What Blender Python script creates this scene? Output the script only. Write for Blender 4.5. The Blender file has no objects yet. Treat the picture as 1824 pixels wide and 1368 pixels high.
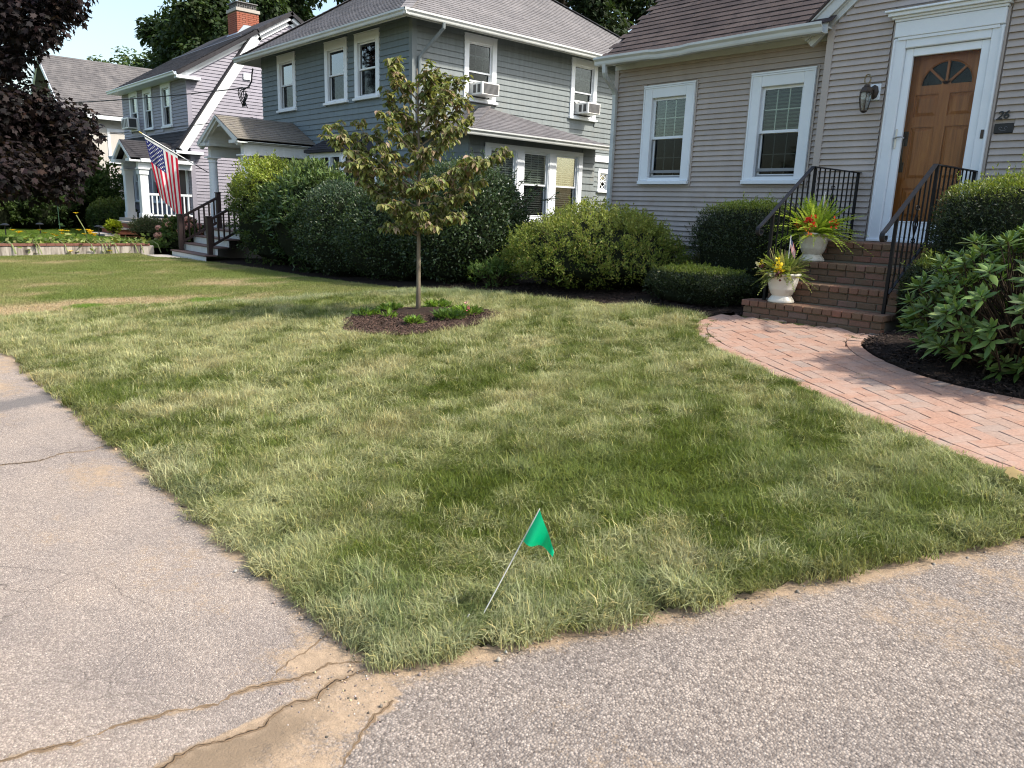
import bpy, bmesh, math, random
import numpy as np
from mathutils import Vector, Matrix

# ------------------------------------------------------------------ camera, sky, sun, exposure
SC = bpy.context.scene
COL = SC.collection
R = math.radians
EYE = 1.55
cam_d = bpy.data.cameras.new('camera')
cam = bpy.data.objects.new('camera', cam_d)
COL.objects.link(cam)
cam_d.sensor_width = 36.0
cam_d.lens = 1341.08 / 1824 * 36
cam_d.clip_start = 0.05
cam_d.clip_end = 1500
_r, _d, _f = (0.6688, 0.7427, 0.0339), (0.1893, -0.1261, -0.9738), (-0.7190, 0.6577, -0.2249)
cam.matrix_world = Matrix(((_r[0], -_d[0], -_f[0], 0), (_r[1], -_d[1], -_f[1], 0), (_r[2], -_d[2], -_f[2], EYE), (0, 0, 0, 1)))
SC.camera = cam

SUN_AZ, SUN_EL = 33.0, 47.0          # azimuth from +X towards +Y
world = bpy.data.worlds.new('World')
SC.world = world
world.use_nodes = True
wn = world.node_tree.nodes
sky = wn.new('ShaderNodeTexSky')
sky.sky_type = 'NISHITA'
sky.sun_disc = False
sky.sun_elevation = R(SUN_EL)
sky.sun_rotation = R(90 - SUN_AZ)
sky.air_density = 1.3
sky.dust_density = 3.0
sky.ozone_density = 1.0
world.node_tree.links.new(sky.outputs['Color'], wn['Background'].inputs['Color'])
wn['Background'].inputs['Strength'].default_value = 0.15
sun_d = bpy.data.lights.new('sun', 'SUN')
sun_d.energy = 3.0
sun_d.angle = R(2.5)
sun_d.color = (1.0, 0.93, 0.82)
sun = bpy.data.objects.new('sun', sun_d)
COL.objects.link(sun)
_sd = Vector((math.cos(R(SUN_AZ)) * math.cos(R(SUN_EL)), math.sin(R(SUN_AZ)) * math.cos(R(SUN_EL)), math.sin(R(SUN_EL))))
sun.rotation_euler = _sd.to_track_quat('Z', 'Y').to_euler()
sun.location = _sd * 60
SC.view_settings.view_transform = 'Standard'
SC.view_settings.look = 'None'
SC.view_settings.exposure = 1.0
SC.view_settings.gamma = 1.0
SC.render.engine = 'CYCLES'
SC.cycles.max_bounces = 5
SC.cycles.diffuse_bounces = 2
SC.cycles.glossy_bounces = 2
SC.cycles.transparent_max_bounces = 8
SC.cycles.transmission_bounces = 3
SC.cycles.caustics_reflective = False
SC.cycles.caustics_refractive = False
SC.cycles.use_denoising = True
SC.cycles.filter_width = 1.1
SC.render.film_transparent = False

rng = np.random.default_rng(7)
random.seed(7)

# ------------------------------------------------------------------ materials
def mat(name, color, rough=0.6, spec=0.4, metallic=0.0):
    m = bpy.data.materials.new(name)
    m.use_nodes = True
    b = m.node_tree.nodes['Principled BSDF']
    b.inputs['Base Color'].default_value = (*color, 1)
    b.inputs['Roughness'].default_value = rough
    b.inputs['Metallic'].default_value = metallic
    b.inputs['Specular IOR Level'].default_value = spec
    return m

class NT:
    """small helper over a material's node tree"""
    def __init__(s, m):
        s.m, s.t = m, m.node_tree
        s.b = s.t.nodes['Principled BSDF']
    def n(s, typ, **kw):
        nd = s.t.nodes.new(typ)
        for k, v in kw.items():
            if k.startswith('i_'):
                nd.inputs[k[2:].replace('_', ' ')].default_value = v
            else:
                setattr(nd, k, v)
        return nd
    def l(s, a, b):
        s.t.links.new(a, b)
    def pos(s):
        return s.n('ShaderNodeNewGeometry').outputs['Position']
    def noise(s, scale, detail=4, rough=0.55, vec=None, dist=0.0):
        nd = s.n('ShaderNodeTexNoise')
        nd.inputs['Scale'].default_value = scale
        nd.inputs['Detail'].default_value = detail
        nd.inputs['Roughness'].default_value = rough
        nd.inputs['Distortion'].default_value = dist
        s.l(vec if vec is not None else s.pos(), nd.inputs['Vector'])
        return nd.outputs['Fac']
    def ramp(s, fac, stops):
        nd = s.n('ShaderNodeValToRGB')
        e = nd.color_ramp.elements
        while len(e) < len(stops):
            e.new(0.5)
        for q, (p, c) in zip(e, stops):
            q.position = p
            q.color = (*c, 1) if len(c) == 3 else c
        s.l(fac, nd.inputs['Fac'])
        return nd.outputs['Color']
    def mapr(s, fac, a, b, c=0.0, d=1.0):
        nd = s.n('ShaderNodeMapRange')
        for k, v in zip(('From Min', 'From Max', 'To Min', 'To Max'), (a, b, c, d)):
            nd.inputs[k].default_value = v
        s.l(fac, nd.inputs['Value'])
        return nd.outputs['Result']
    def mix(s, fac, a, b, mode='MIX'):
        nd = s.n('ShaderNodeMix', data_type='RGBA', blend_type=mode)
        for v, k in ((fac, 0), (a, 6), (b, 7)):
            if isinstance(v, (int, float)):
                nd.inputs[k].default_value = v
            elif isinstance(v, tuple):
                nd.inputs[k].default_value = (*v, 1)
            else:
                s.l(v, nd.inputs[k])
        return nd.outputs[2]
    def math(s, op, a, b=None):
        nd = s.n('ShaderNodeMath', operation=op)
        for i, v in enumerate((a, b)):
            if v is None:
                continue
            if isinstance(v, (int, float)):
                nd.inputs[i].default_value = v
            else:
                s.l(v, nd.inputs[i])
        return nd.outputs[0]
    def vscale(s, vec, sx, sy, sz):
        nd = s.n('ShaderNodeMapping')
        nd.inputs['Scale'].default_value = (sx, sy, sz)
        s.l(vec, nd.inputs['Vector'])
        return nd.outputs['Vector']
    def attr(s, name, typ='GEOMETRY'):
        nd = s.n('ShaderNodeAttribute', attribute_name=name, attribute_type=typ)
        return nd
    def rand(s):
        return s.n('ShaderNodeObjectInfo').outputs['Random']
    def color(s, c):
        s.l(c, s.b.inputs['Base Color'])
    def rough(s, c):
        s.l(c, s.b.inputs['Roughness'])
    def bump(s, h, strength=0.5, dist=0.01):
        nd = s.n('ShaderNodeBump')
        nd.inputs['Strength'].default_value = strength
        nd.inputs['Distance'].default_value = dist
        s.l(h, nd.inputs['Height'])
        s.l(nd.outputs['Normal'], s.b.inputs['Normal'])

def painted(name, col, var=0.06, dirt=None, rough=0.55, streak=(6, 6, 1.2)):
    """painted or vinyl boards: slight board to board shift, faint streaks, mildew"""
    m = mat(name, col, rough, 0.35)
    t = NT(m)
    p = t.pos()
    n1 = t.noise(1.0, 5, 0.6, t.vscale(p, *streak))
    c = t.mix(t.mapr(n1, 0.3, 0.75), tuple(v * (1 - var) for v in col), tuple(min(1, v * (1 + var)) for v in col))
    c = t.mix(1.0, c, t.ramp(t.rand(), [(0, (0.94, 0.94, 0.94)), (1, (1.05, 1.05, 1.05))]), 'MULTIPLY')
    if dirt:
        n2 = t.noise(1.0, 6, 0.7, t.vscale(p, 2.2, 2.2, 3.0))
        z = t.n('ShaderNodeSeparateXYZ')
        t.l(p, z.inputs[0])
        low = t.mapr(z.outputs['Z'], dirt[1], dirt[2], 1.0, 0.0)
        c = t.mix(t.math('MULTIPLY', t.mapr(n2, 0.52, 0.72), low), c, dirt[0])
    t.color(c)
    t.bump(t.noise(1.0, 3, 0.6, t.vscale(p, 40, 40, 160)), 0.12, 0.004)
    return m

def leafmat(name, rough=0.45, trans=0.3, attr='Col', typ='GEOMETRY', tint=(1, 1, 1), spec=0.35):
    m = mat(name, (0.08, 0.12, 0.04), rough, spec)
    t = NT(m)
    a = t.attr(attr, typ).outputs['Color']
    if tint != (1, 1, 1):
        a = t.mix(1.0, a, tint, 'MULTIPLY')
    t.color(a)
    tr = t.n('ShaderNodeBsdfTranslucent')
    t.l(t.mix(1.0, a, (1.25, 1.3, 0.7), 'MULTIPLY'), tr.inputs['Color'])
    ms = t.n('ShaderNodeMixShader')
    ms.inputs[0].default_value = trans
    t.l(t.b.outputs[0], ms.inputs[1])
    t.l(tr.outputs[0], ms.inputs[2])
    t.l(ms.outputs[0], t.t.nodes['Material Output'].inputs['Surface'])
    return m

M = {}
M['taupe'] = painted('taupe vinyl siding', (0.42, 0.364, 0.326), 0.08, ((0.29, 0.215, 0.16), 1.2, 2.6))
M['taupe_trim'] = painted('taupe corner trim', (0.43, 0.375, 0.335), 0.03)
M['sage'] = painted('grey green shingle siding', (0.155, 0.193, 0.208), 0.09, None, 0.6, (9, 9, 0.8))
M['sage_lit'] = painted('weathered grey green shingles', (0.180, 0.207, 0.212), 0.13, ((0.22, 0.215, 0.19), 2.2, 5.2), 0.65, (12, 12, 1.0))  # paler copy of the siding, with sunlight put into its colour
M['lavender'] = painted('lavender grey vinyl siding', (0.275, 0.265, 0.315), 0.05)
M['cream'] = painted('cream siding', (0.6, 0.57, 0.52), 0.06)
M['white'] = painted('white painted trim', (0.76, 0.80, 0.83), 0.04, None, 0.5, (3, 3, 3))
M['offwhite'] = painted('grey white painted wood', (0.62, 0.65, 0.64), 0.07, None, 0.55, (8, 8, 2))
M['gutter'] = painted('white enamel gutter', (0.54, 0.56, 0.545), 0.12, None, 0.42, (2, 2, 8))
M['soffit'] = painted('grey painted soffit', (0.42, 0.44, 0.44), 0.05)  # one even grey for the soffit boards
M['dark'] = mat('dark room', (0.018, 0.02, 0.022), 0.9, 0.1)
M['muntin'] = mat('pale window bars', (0.62, 0.66, 0.6), 0.5)
M['blind'] = mat('pale slatted blinds', (0.60, 0.62, 0.54), 0.6)
M['blind_dim'] = mat('grey green slatted blinds', (0.085, 0.105, 0.082), 0.6)
M['pale_sheet'] = mat('pale sheet behind window panes', (0.74, 0.73, 0.76), 0.9)  # white sheets behind upper panes; on the grey green front they paint sky reflection
M['screen'] = mat('grey insect screen frame', (0.22, 0.23, 0.24), 0.5)
M['iron'] = mat('black painted iron', (0.006, 0.006, 0.007), 0.5, 0.2)
M['rail_top'] = mat('worn black iron hand rail', (0.014, 0.014, 0.016), 0.5, 0.25)
M['brown_wood'] = mat('dark brown painted wood', (0.03, 0.018, 0.017), 0.5)
M['concrete'] = mat('worn concrete', (0.4, 0.37, 0.33), 0.85)
M['metal'] = mat('brushed nickel', (0.5, 0.48, 0.45), 0.35, 0.5, 0.9)
M['bronze'] = mat('aged bronze', (0.06, 0.045, 0.035), 0.45, 0.5, 0.5)
M['black'] = mat('black plastic', (0.012, 0.012, 0.013), 0.45)
M['ac_white'] = mat('white plastic air conditioner', (0.78, 0.78, 0.75), 0.45)
M['ac_grill'] = mat('grey metal fins', (0.07, 0.072, 0.075), 0.5, 0.4, 0.3)
M['red_cloth'] = mat('red cloth', (0.35, 0.03, 0.05), 0.8)

def glass_mat(name, tint, rough=0.02, refl=1.0):
    m = bpy.data.materials.new(name)
    m.use_nodes = True
    nt = m.node_tree
    nt.nodes.remove(nt.nodes['Principled BSDF'])
    tr = nt.nodes.new('ShaderNodeBsdfTransparent')
    tr.inputs[0].default_value = (*tint, 1)
    gl = nt.nodes.new('ShaderNodeBsdfGlossy')
    gl.inputs['Roughness'].default_value = rough
    gl.inputs['Color'].default_value = (0.9, 0.93, 0.95, 1)
    fr = nt.nodes.new('ShaderNodeFresnel')
    fr.inputs['IOR'].default_value = 1.52
    mu = nt.nodes.new('ShaderNodeMath')
    mu.operation = 'MULTIPLY'
    mu.inputs[1].default_value = refl
    mx = nt.nodes.new('ShaderNodeMixShader')
    nt.links.new(fr.outputs[0], mu.inputs[0])
    nt.links.new(mu.outputs[0], mx.inputs[0])
    nt.links.new(tr.outputs[0], mx.inputs[1])
    nt.links.new(gl.outputs[0], mx.inputs[2])
    nt.links.new(mx.outputs[0], nt.nodes['Material Output'].inputs['Surface'])
    return m
M['glass'] = glass_mat('window glass', (0.88, 0.92, 0.89), 0.02, 0.6)
M['glass_sky'] = glass_mat('bright old window glass', (0.80, 0.80, 0.84), 0.03, 2.6)
M['glass_dark'] = glass_mat('screened window glass', (0.50, 0.52, 0.52), 0.06, 0.3)

def shingle_mat(name, ca, cb, cc, scale=1.0, rough=0.9):
    m = mat(name, ca, rough, 0.15)
    t = NT(m)
    p = t.pos()
    c = t.mix(t.mapr(t.noise(1.4, 5, 0.6), 0.35, 0.7), ca, cb)
    c = t.mix(t.mapr(t.noise(1.0, 4, 0.6, t.vscale(p, 7 * scale, 7 * scale, 3)), 0.5, 0.72), c, cc)
    g = t.noise(260 * scale, 2, 0.6)
    c = t.mix(1.0, c, t.ramp(g, [(0.25, (0.7, 0.7, 0.7)), (0.75, (1.3, 1.3, 1.3))]), 'MULTIPLY')
    c = t.mix(1.0, c, t.ramp(t.rand(), [(0, (0.82, 0.82, 0.84)), (1, (1.14, 1.12, 1.1))]), 'MULTIPLY')
    t.color(c)
    t.bump(g, 0.5, 0.004)
    return m
M['roof_brown'] = shingle_mat('brown asphalt shingles', (0.070, 0.054, 0.050), (0.092, 0.073, 0.068), (0.054, 0.044, 0.042))
M['roof_grey'] = shingle_mat('light grey asphalt shingles', (0.165, 0.16, 0.164), (0.215, 0.207, 0.21), (0.125, 0.122, 0.126))
M['roof_black'] = shingle_mat('charcoal asphalt shingles', (0.042, 0.042, 0.047), (0.058, 0.056, 0.060), (0.034, 0.034, 0.038))
M['roof_tan'] = shingle_mat('weathered tan grey shingles', (0.16, 0.145, 0.12), (0.2, 0.185, 0.16), (0.11, 0.105, 0.1))
M['roof_old'] = shingle_mat('streaked old grey shingles', (0.12, 0.115, 0.115), (0.19, 0.18, 0.175), (0.09, 0.088, 0.09), 0.4)

def brick_mat(name, stops, mossy=0.0, rough=0.9, stain=None):
    m = mat(name, (0.3, 0.12, 0.08), rough, 0.2)
    t = NT(m)
    c = t.ramp(t.rand(), stops)
    g = t.noise(60, 4, 0.65)
    c = t.mix(1.0, c, t.ramp(g, [(0.3, (0.78, 0.78, 0.78)), (0.7, (1.18, 1.16, 1.14))]), 'MULTIPLY')
    if stain:
        c = t.mix(t.mapr(t.noise(4.5, 6, 0.68), 0.45, 0.72, 0, mossy), c, stain)
    t.color(c)
    t.bump(g, 0.35, 0.006)
    return m
M['step_brick'] = brick_mat('brown stained step brick', [(0, (0.20, 0.105, 0.072)), (0.35, (0.175, 0.105, 0.072)), (0.7, (0.155, 0.104, 0.068)), (0.93, (0.24, 0.11, 0.08)), (1, (0.17, 0.15, 0.13))], 0.8, 0.9, (0.145, 0.108, 0.068))
M['paver'] = brick_mat('pink grey clay paver', [(0, (0.340, 0.205, 0.148)), (0.4, (0.352, 0.220, 0.163)), (0.75, (0.335, 0.222, 0.170)), (0.94, (0.312, 0.224, 0.178)), (1, (0.28, 0.218, 0.184))], 0.5, 0.92, (0.40, 0.32, 0.27))
M['red_brick'] = brick_mat('red brick', [(0, (0.30, 0.10, 0.065)), (0.6, (0.36, 0.13, 0.08)), (1, (0.25, 0.13, 0.10))], 0.3, 0.9, (0.3, 0.2, 0.16))
M['mortar'] = mat('grey mortar', (0.20, 0.175, 0.14), 0.95, 0.1)
M['joint_sand'] = mat('dark joint sand', (0.06, 0.048, 0.04), 0.95, 0.1)

def ground_mat(name, a, b, c, s=3.0, bump=0.02):
    m = mat(name, a, 0.95, 0.1)
    t = NT(m)
    col = t.mix(t.mapr(t.noise(s, 6, 0.65), 0.35, 0.68), a, b)
    g = t.noise(s * 22, 4, 0.7)
    col = t.mix(t.mapr(g, 0.5, 0.7), col, c)
    t.color(col)
    t.bump(g, 0.8, bump)
    return m
M['soil'] = ground_mat('lawn soil and thatch', (0.10, 0.10, 0.045), (0.13, 0.115, 0.06), (0.075, 0.06, 0.035))
M['ground'] = ground_mat('rough ground', (0.10, 0.11, 0.05), (0.13, 0.12, 0.06), (0.08, 0.07, 0.045), 1.0)
M['mulch'] = ground_mat('dark bark mulch', (0.030, 0.022, 0.018), (0.045, 0.032, 0.026), (0.016, 0.013, 0.011), 9.0, 0.03)
M['mulch_brown'] = ground_mat('brown bark mulch', (0.052, 0.036, 0.028), (0.07, 0.048, 0.037), (0.03, 0.022, 0.018), 9.0, 0.03)
M['bark'] = ground_mat('grey brown bark', (0.20, 0.165, 0.12), (0.27, 0.23, 0.17), (0.11, 0.09, 0.07), 14.0, 0.01)
M['bark_dark'] = ground_mat('dark bark', (0.05, 0.042, 0.035), (0.07, 0.06, 0.05), (0.03, 0.026, 0.022), 6.0, 0.02)
M['stone_wall'] = ground_mat('fieldstone foundation', (0.30, 0.28, 0.25), (0.38, 0.36, 0.33), (0.18, 0.165, 0.15), 5.0, 0.03)

def asphalt(name, light, dark, fine, sandcol, scale):
    m = mat(name, light, 0.9, 0.25)
    t = NT(m)
    p = t.pos()
    v = t.n('ShaderNodeTexVoronoi', feature='F1')
    v.inputs['Scale'].default_value = scale
    t.l(p, v.inputs['Vector'])
    sep = t.n('ShaderNodeSeparateColor')
    t.l(v.outputs['Color'], sep.inputs[0])
    v2 = t.n('ShaderNodeTexVoronoi', feature='F1')
    v2.inputs['Scale'].default_value = scale * 0.5
    t.l(p, v2.inputs['Vector'])
    sep2 = t.n('ShaderNodeSeparateColor')
    t.l(v2.outputs['Color'], sep2.inputs[0])
    stone = t.ramp(sep.outputs[0], [(0.0, dark), (0.35, tuple(0.5 * (x + y) for x, y in zip(light, dark))), (0.7, light), (0.96, tuple(min(1, x * 1.22) for x in light)), (1.0, tuple(min(1, x * 1.45) for x in light))])
    gap = t.mapr(v.outputs['Distance'], 0.30, 0.66, 0.0, 0.5)
    c = t.mix(gap, stone, dark)
    bigst = t.math('MULTIPLY', t.mapr(sep2.outputs[0], 0.80, 0.82), t.mapr(v2.outputs['Distance'], 0.34, 0.42, 1.0, 0.0))
    c = t.mix(t.math('MULTIPLY', bigst, 0.8), c, t.ramp(sep2.outputs[1], [(0, tuple(0.55 * x for x in light)), (0.5, tuple(0.9 * x for x in light)), (1, tuple(min(1, x * 1.35) for x in light))]))
    fn = t.noise(scale * 3.2, 2, 0.6)
    c = t.mix(1.0, c, t.ramp(fn, [(0.3, (0.80, 0.80, 0.80)), (0.7, (1.17, 1.17, 1.17))]), 'MULTIPLY')
    big = t.noise(1.1, 6, 0.62)
    c = t.mix(1.0, c, t.ramp(big, [(0.28, (0.74, 0.75, 0.78)), (0.5, (0.97, 0.97, 0.97)), (0.72, (1.16, 1.13, 1.08))]), 'MULTIPLY')
    spots = t.mapr(t.noise(5.5, 4, 0.6), 0.66, 0.76)
    c = t.mix(t.math('MULTIPLY', spots, 0.35), c, tuple(0.6 * x for x in dark))
    ve = t.n('ShaderNodeTexVoronoi', feature='DISTANCE_TO_EDGE')
    ve.inputs['Scale'].default_value = 2.3
    wob = t.n('ShaderNodeMix', data_type='VECTOR')
    nz_ = t.n('ShaderNodeTexNoise')
    nz_.inputs['Scale'].default_value = 7.0
    nz_.inputs['Detail'].default_value = 5
    t.l(p, nz_.inputs['Vector'])
    wob.inputs[0].default_value = 0.16
    t.l(p, wob.inputs[4])
    t.l(nz_.outputs['Color'], wob.inputs[5])
    t.l(wob.outputs[1], ve.inputs['Vector'])
    hair = t.math('MULTIPLY', t.mapr(ve.outputs['Distance'], 0.0, 0.009, 1.0, 0.0), t.mapr(t.noise(0.7, 3, 0.5), 0.52, 0.6))
    c = t.mix(t.math('MULTIPLY', hair, 0.75), c, tuple(0.45 * x for x in dark))
    a = t.attr('Sand')
    sp = t.n('ShaderNodeSeparateColor')
    t.l(a.outputs['Color'], sp.inputs[0])
    brk = t.noise(9.0, 6, 0.7)
    brk2 = t.noise(90, 4, 0.75)
    # sand lies in the gaps first and then over the stones
    amt = t.math('ADD', sp.outputs[0], t.math('MULTIPLY', t.math('SUBTRACT', brk, 0.5), 1.3))
    amt = t.math('ADD', amt, t.math('MULTIPLY', t.math('SUBTRACT', brk2, 0.5), 1.1))
    amt = t.mapr(amt, 0.36, 0.70, 0.0, 0.92)
    sc = t.mix(t.mapr(t.noise(26, 5, 0.7), 0.35, 0.68), sandcol, tuple(0.66 * x for x in sandcol))
    sc = t.mix(1.0, sc, t.ramp(t.noise(330, 2, 0.6), [(0.3, (0.72, 0.72, 0.72)), (0.7, (1.22, 1.22, 1.22))]), 'MULTIPLY')
    c = t.mix(amt, c, sc)
    c = t.mix(t.math('MULTIPLY', sp.outputs[1], 0.85), c, tuple(0.40 * x for x in sandcol))
    tar = t.mapr(t.math('ADD', sp.outputs[2], t.math('MULTIPLY', t.math('SUBTRACT', brk, 0.5), 0.7)), 0.35, 0.6)
    c = t.mix(t.math('MULTIPLY', tar, 0.8), c, (0.13, 0.12, 0.115))
    t.color(c)
    h = t.math('SUBTRACT', 0.6, v.outputs['Distance'])
    h = t.math('MULTIPLY', h, t.math('SUBTRACT', 1.0, t.math('MULTIPLY', amt, 0.8)))
    h = t.math('ADD', h, t.math('MULTIPLY', t.noise(40, 4, 0.7), t.math('MULTIPLY', amt, 0.8)))
    t.bump(t.math('ADD', h, t.math('MULTIPLY', fn, 0.3)), 0.75, fine)
    return m
M['sidewalk'] = asphalt('worn pale asphalt sidewalk', (0.360, 0.304, 0.258), (0.205, 0.170, 0.146), 0.005, (0.40, 0.295, 0.195), 155)
M['driveway'] = asphalt('coarse asphalt driveway', (0.325, 0.278, 0.238), (0.130, 0.108, 0.094), 0.006, (0.40, 0.295, 0.195), 120)

# ------------------------------------------------------------------ object helpers
def wbase(o):
    v = Vector((0, 0, 0))
    while o is not None:
        v += o.location
        o = o.parent
    return v

def tag(o, label=None, cat=None, group=None, kind=None):
    for k, v in (('label', label), ('category', cat), ('group', group), ('kind', kind)):
        if v:
            o[k] = v
    return o

def thing(name, label, cat, loc, group=None):
    o = bpy.data.objects.new(name, None)
    o.empty_display_size = 0.2
    COL.objects.link(o)
    o.location = loc
    return tag(o, label, cat, group)

def link(name, me, parent=None, loc=None, rot=(0, 0, 0), scl=(1, 1, 1), m=None, kind=None):
    """place mesh data as an object; loc is in world coordinates"""
    o = bpy.data.objects.new(name, me)
    COL.objects.link(o)
    if m is not None and not me.materials:
        me.materials.append(m)
    if parent is not None:
        o.parent = parent
        o.location = Vector(loc) - wbase(parent) if loc is not None else (0, 0, 0)
    elif loc is not None:
        o.location = loc
    o.rotation_euler = rot
    o.scale = scl
    if kind:
        o['kind'] = kind
    return o

def np_mesh(name, V, F, cols=None, smooth=False, attr='Col'):
    V = np.asarray(V, dtype=np.float32)
    F = np.asarray(F, dtype=np.int32)
    me = bpy.data.meshes.new(name)
    k = F.shape[1]
    me.vertices.add(len(V))
    me.vertices.foreach_set('co', V.ravel())
    me.loops.add(F.size)
    me.loops.foreach_set('vertex_index', F.ravel())
    me.polygons.add(len(F))
    me.polygons.foreach_set('loop_start', np.arange(len(F), dtype=np.int32) * k)
    me.update(calc_edges=True)
    if smooth:
        me.polygons.foreach_set('use_smooth', np.ones(len(F), dtype=bool))
    if cols is not None:
        c = np.ones((len(V), 4), dtype=np.float32)
        c[:, :3] = cols
        me.attributes.new(attr, 'FLOAT_COLOR', 'POINT').data.foreach_set('color', c.ravel())
    return me

class MB:
    """collects simple solids; F maps local (u, n, z) to world"""
    def __init__(s, F=None):
        s.v, s.f, s.F = [], [], F
    def add(s, vs, fs):
        o = len(s.v)
        s.v += [tuple(s.F(*p)) if s.F else tuple(p) for p in vs]
        s.f += [tuple(i + o for i in f) for f in fs]
        return s
    def box(s, x0, x1, y0, y1, z0, z1, c=0.0):
        if c <= 0:
            vs = [(x, y, z) for z in (z0, z1) for y in (y0, y1) for x in (x0, x1)]
            fs = [(0, 2, 3, 1), (4, 5, 7, 6), (0, 1, 5, 4), (2, 6, 7, 3), (0, 4, 6, 2), (1, 3, 7, 5)]
            return s.add(vs, fs)
        v, f = cbox(x0, x1, y0, y1, z0, z1, c)
        return s.add(v, f)
    def prism(s, poly, a, b, axis):
        """poly of 2D points extruded from a to b along axis (0,1,2)"""
        n = len(poly)
        def P(q, t):
            q = list(q)
            q.insert(axis, t)
            return tuple(q)
        vs = [P(q, a) for q in poly] + [P(q, b) for q in poly]
        fs = [tuple(range(n))[::-1], tuple(range(n, 2 * n))]
        fs += [(i, (i + 1) % n, (i + 1) % n + n, i + n) for i in range(n)]
        return s.add(vs, fs)
    def bar(s, p, q, w, h, up=(0, 0, 1)):
        p, q, up = Vector(p), Vector(q), Vector(up)
        d = (q - p).normalized()
        if abs(d.dot(up)) > 0.98:
            up = Vector((0, 1, 0))
        sd = d.cross(up).normalized()
        u2 = sd.cross(d)
        vs = []
        for c in (p, q):
            for i, j in ((-1, -1), (1, -1), (1, 1), (-1, 1)):
                vs.append(tuple(c + sd * (i * w / 2) + u2 * (j * h / 2)))
        return s.add(vs, [(3, 2, 1, 0), (4, 5, 6, 7), (0, 1, 5, 4), (1, 2, 6, 5), (2, 3, 7, 6), (3, 0, 4, 7)])
    def tube(s, pts, r, seg=8, cap=True):
        pts = [Vector(p) for p in pts]
        n = len(pts)
        rs = r if hasattr(r, '__len__') else [r] * n
        vs, fs = [], []
        ref = None
        for i, p in enumerate(pts):
            d = (pts[min(i + 1, n - 1)] - pts[max(i - 1, 0)]).normalized()
            if ref is None:
                ref = Vector((0, 0, 1)) if abs(d.z) < 0.9 else Vector((1, 0, 0))
            a = d.cross(ref)
            if a.length < 1e-4:
                a = d.cross(Vector((0.3, 1, 0.2)))
            a.normalize()
            b = d.cross(a)
            ref = b.cross(d) if False else ref
            for k in range(seg):
                t = 2 * math.pi * k / seg
                vs.append(tuple(p + (a * math.cos(t) + b * math.sin(t)) * rs[i]))
        for i in range(n - 1):
            for k in range(seg):
                k2 = (k + 1) % seg
                fs.append((i * seg + k, i * seg + k2, (i + 1) * seg + k2, (i + 1) * seg + k))
        if cap:
            fs.append(tuple(range(seg))[::-1])
            fs.append(tuple(range((n - 1) * seg, n * seg)))
        return s.add(vs, fs)
    def lathe(s, prof, c, seg=24):
        vs, fs = [], []
        n = len(prof)
        for k in range(seg):
            t = 2 * math.pi * k / seg
            for r, z in prof:
                vs.append((c[0] + r * math.cos(t), c[1] + r * math.sin(t), c[2] + z))
        for k in range(seg):
            k2 = (k + 1) % seg
            for i in range(n - 1):
                fs.append((k * n + i, k2 * n + i, k2 * n + i + 1, k * n + i + 1))
        return s.add(vs, fs)
    def quad(s, a, b, c, d):
        return s.add([a, b, c, d], [(0, 1, 2, 3)])
    def mesh(s, name, off=None, smooth=False):
        me = bpy.data.meshes.new(name)
        vs = s.v if off is None else [(x - off[0], y - off[1], z - off[2]) for x, y, z in s.v]
        me.from_pydata(vs, [], s.f)
        me.update()
        if smooth:
            me.polygons.foreach_set('use_smooth', [True] * len(me.polygons))
        return me
    def build(s, name, m, parent=None, smooth=False, kind=None, fix=True):
        off = wbase(parent) if parent is not None else None
        me = s.mesh(name, off, smooth)
        if fix and len(s.f) < 4000:
            bm = bmesh.new()
            bm.from_mesh(me)
            bmesh.ops.recalc_face_normals(bm, faces=bm.faces)
            bm.to_mesh(me)
            bm.free()
            if smooth:
                me.polygons.foreach_set('use_smooth', [True] * len(me.polygons))
        me.materials.append(m if not isinstance(m, str) else M[m])
        return link(name, me, parent, kind=kind)

def cbox(x0, x1, y0, y1, z0, z1, c):
    X, Y, Z = (x0, x1), (y0, y1), (z0, z1)
    vs, idx = [], {}
    for i in (0, 1):
        for j in (0, 1):
            for k in (0, 1):
                sx, sy, sz = (1 if i == 0 else -1), (1 if j == 0 else -1), (1 if k == 0 else -1)
                idx[i, j, k, 0] = len(vs); vs.append((X[i], Y[j] + sy * c, Z[k] + sz * c))
                idx[i, j, k, 1] = len(vs); vs.append((X[i] + sx * c, Y[j], Z[k] + sz * c))
                idx[i, j, k, 2] = len(vs); vs.append((X[i] + sx * c, Y[j] + sy * c, Z[k]))
    f = []
    for a in (0, 1):
        f.append([idx[a, j, k, 0] for j, k in ((0, 0), (1, 0), (1, 1), (0, 1))][::(1 if a else -1)])
        f.append([idx[i, a, k, 1] for i, k in ((0, 0), (0, 1), (1, 1), (1, 0))][::(1 if a else -1)])
        f.append([idx[i, j, a, 2] for i, j in ((0, 0), (1, 0), (1, 1), (0, 1))][::(1 if a else -1)])
    for a in (0, 1):
        for b in (0, 1):
            f.append([idx[a, b, 0, 0], idx[a, b, 0, 1], idx[a, b, 1, 1], idx[a, b, 1, 0]])
            f.append([idx[a, 0, b, 0], idx[a, 0, b, 2], idx[a, 1, b, 2], idx[a, 1, b, 0]])
            f.append([idx[0, a, b, 1], idx[0, a, b, 2], idx[1, a, b, 2], idx[1, a, b, 1]])
    for i in (0, 1):
        for j in (0, 1):
            for k in (0, 1):
                f.append([idx[i, j, k, 0], idx[i, j, k, 1], idx[i, j, k, 2]])
    return vs, f

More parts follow.
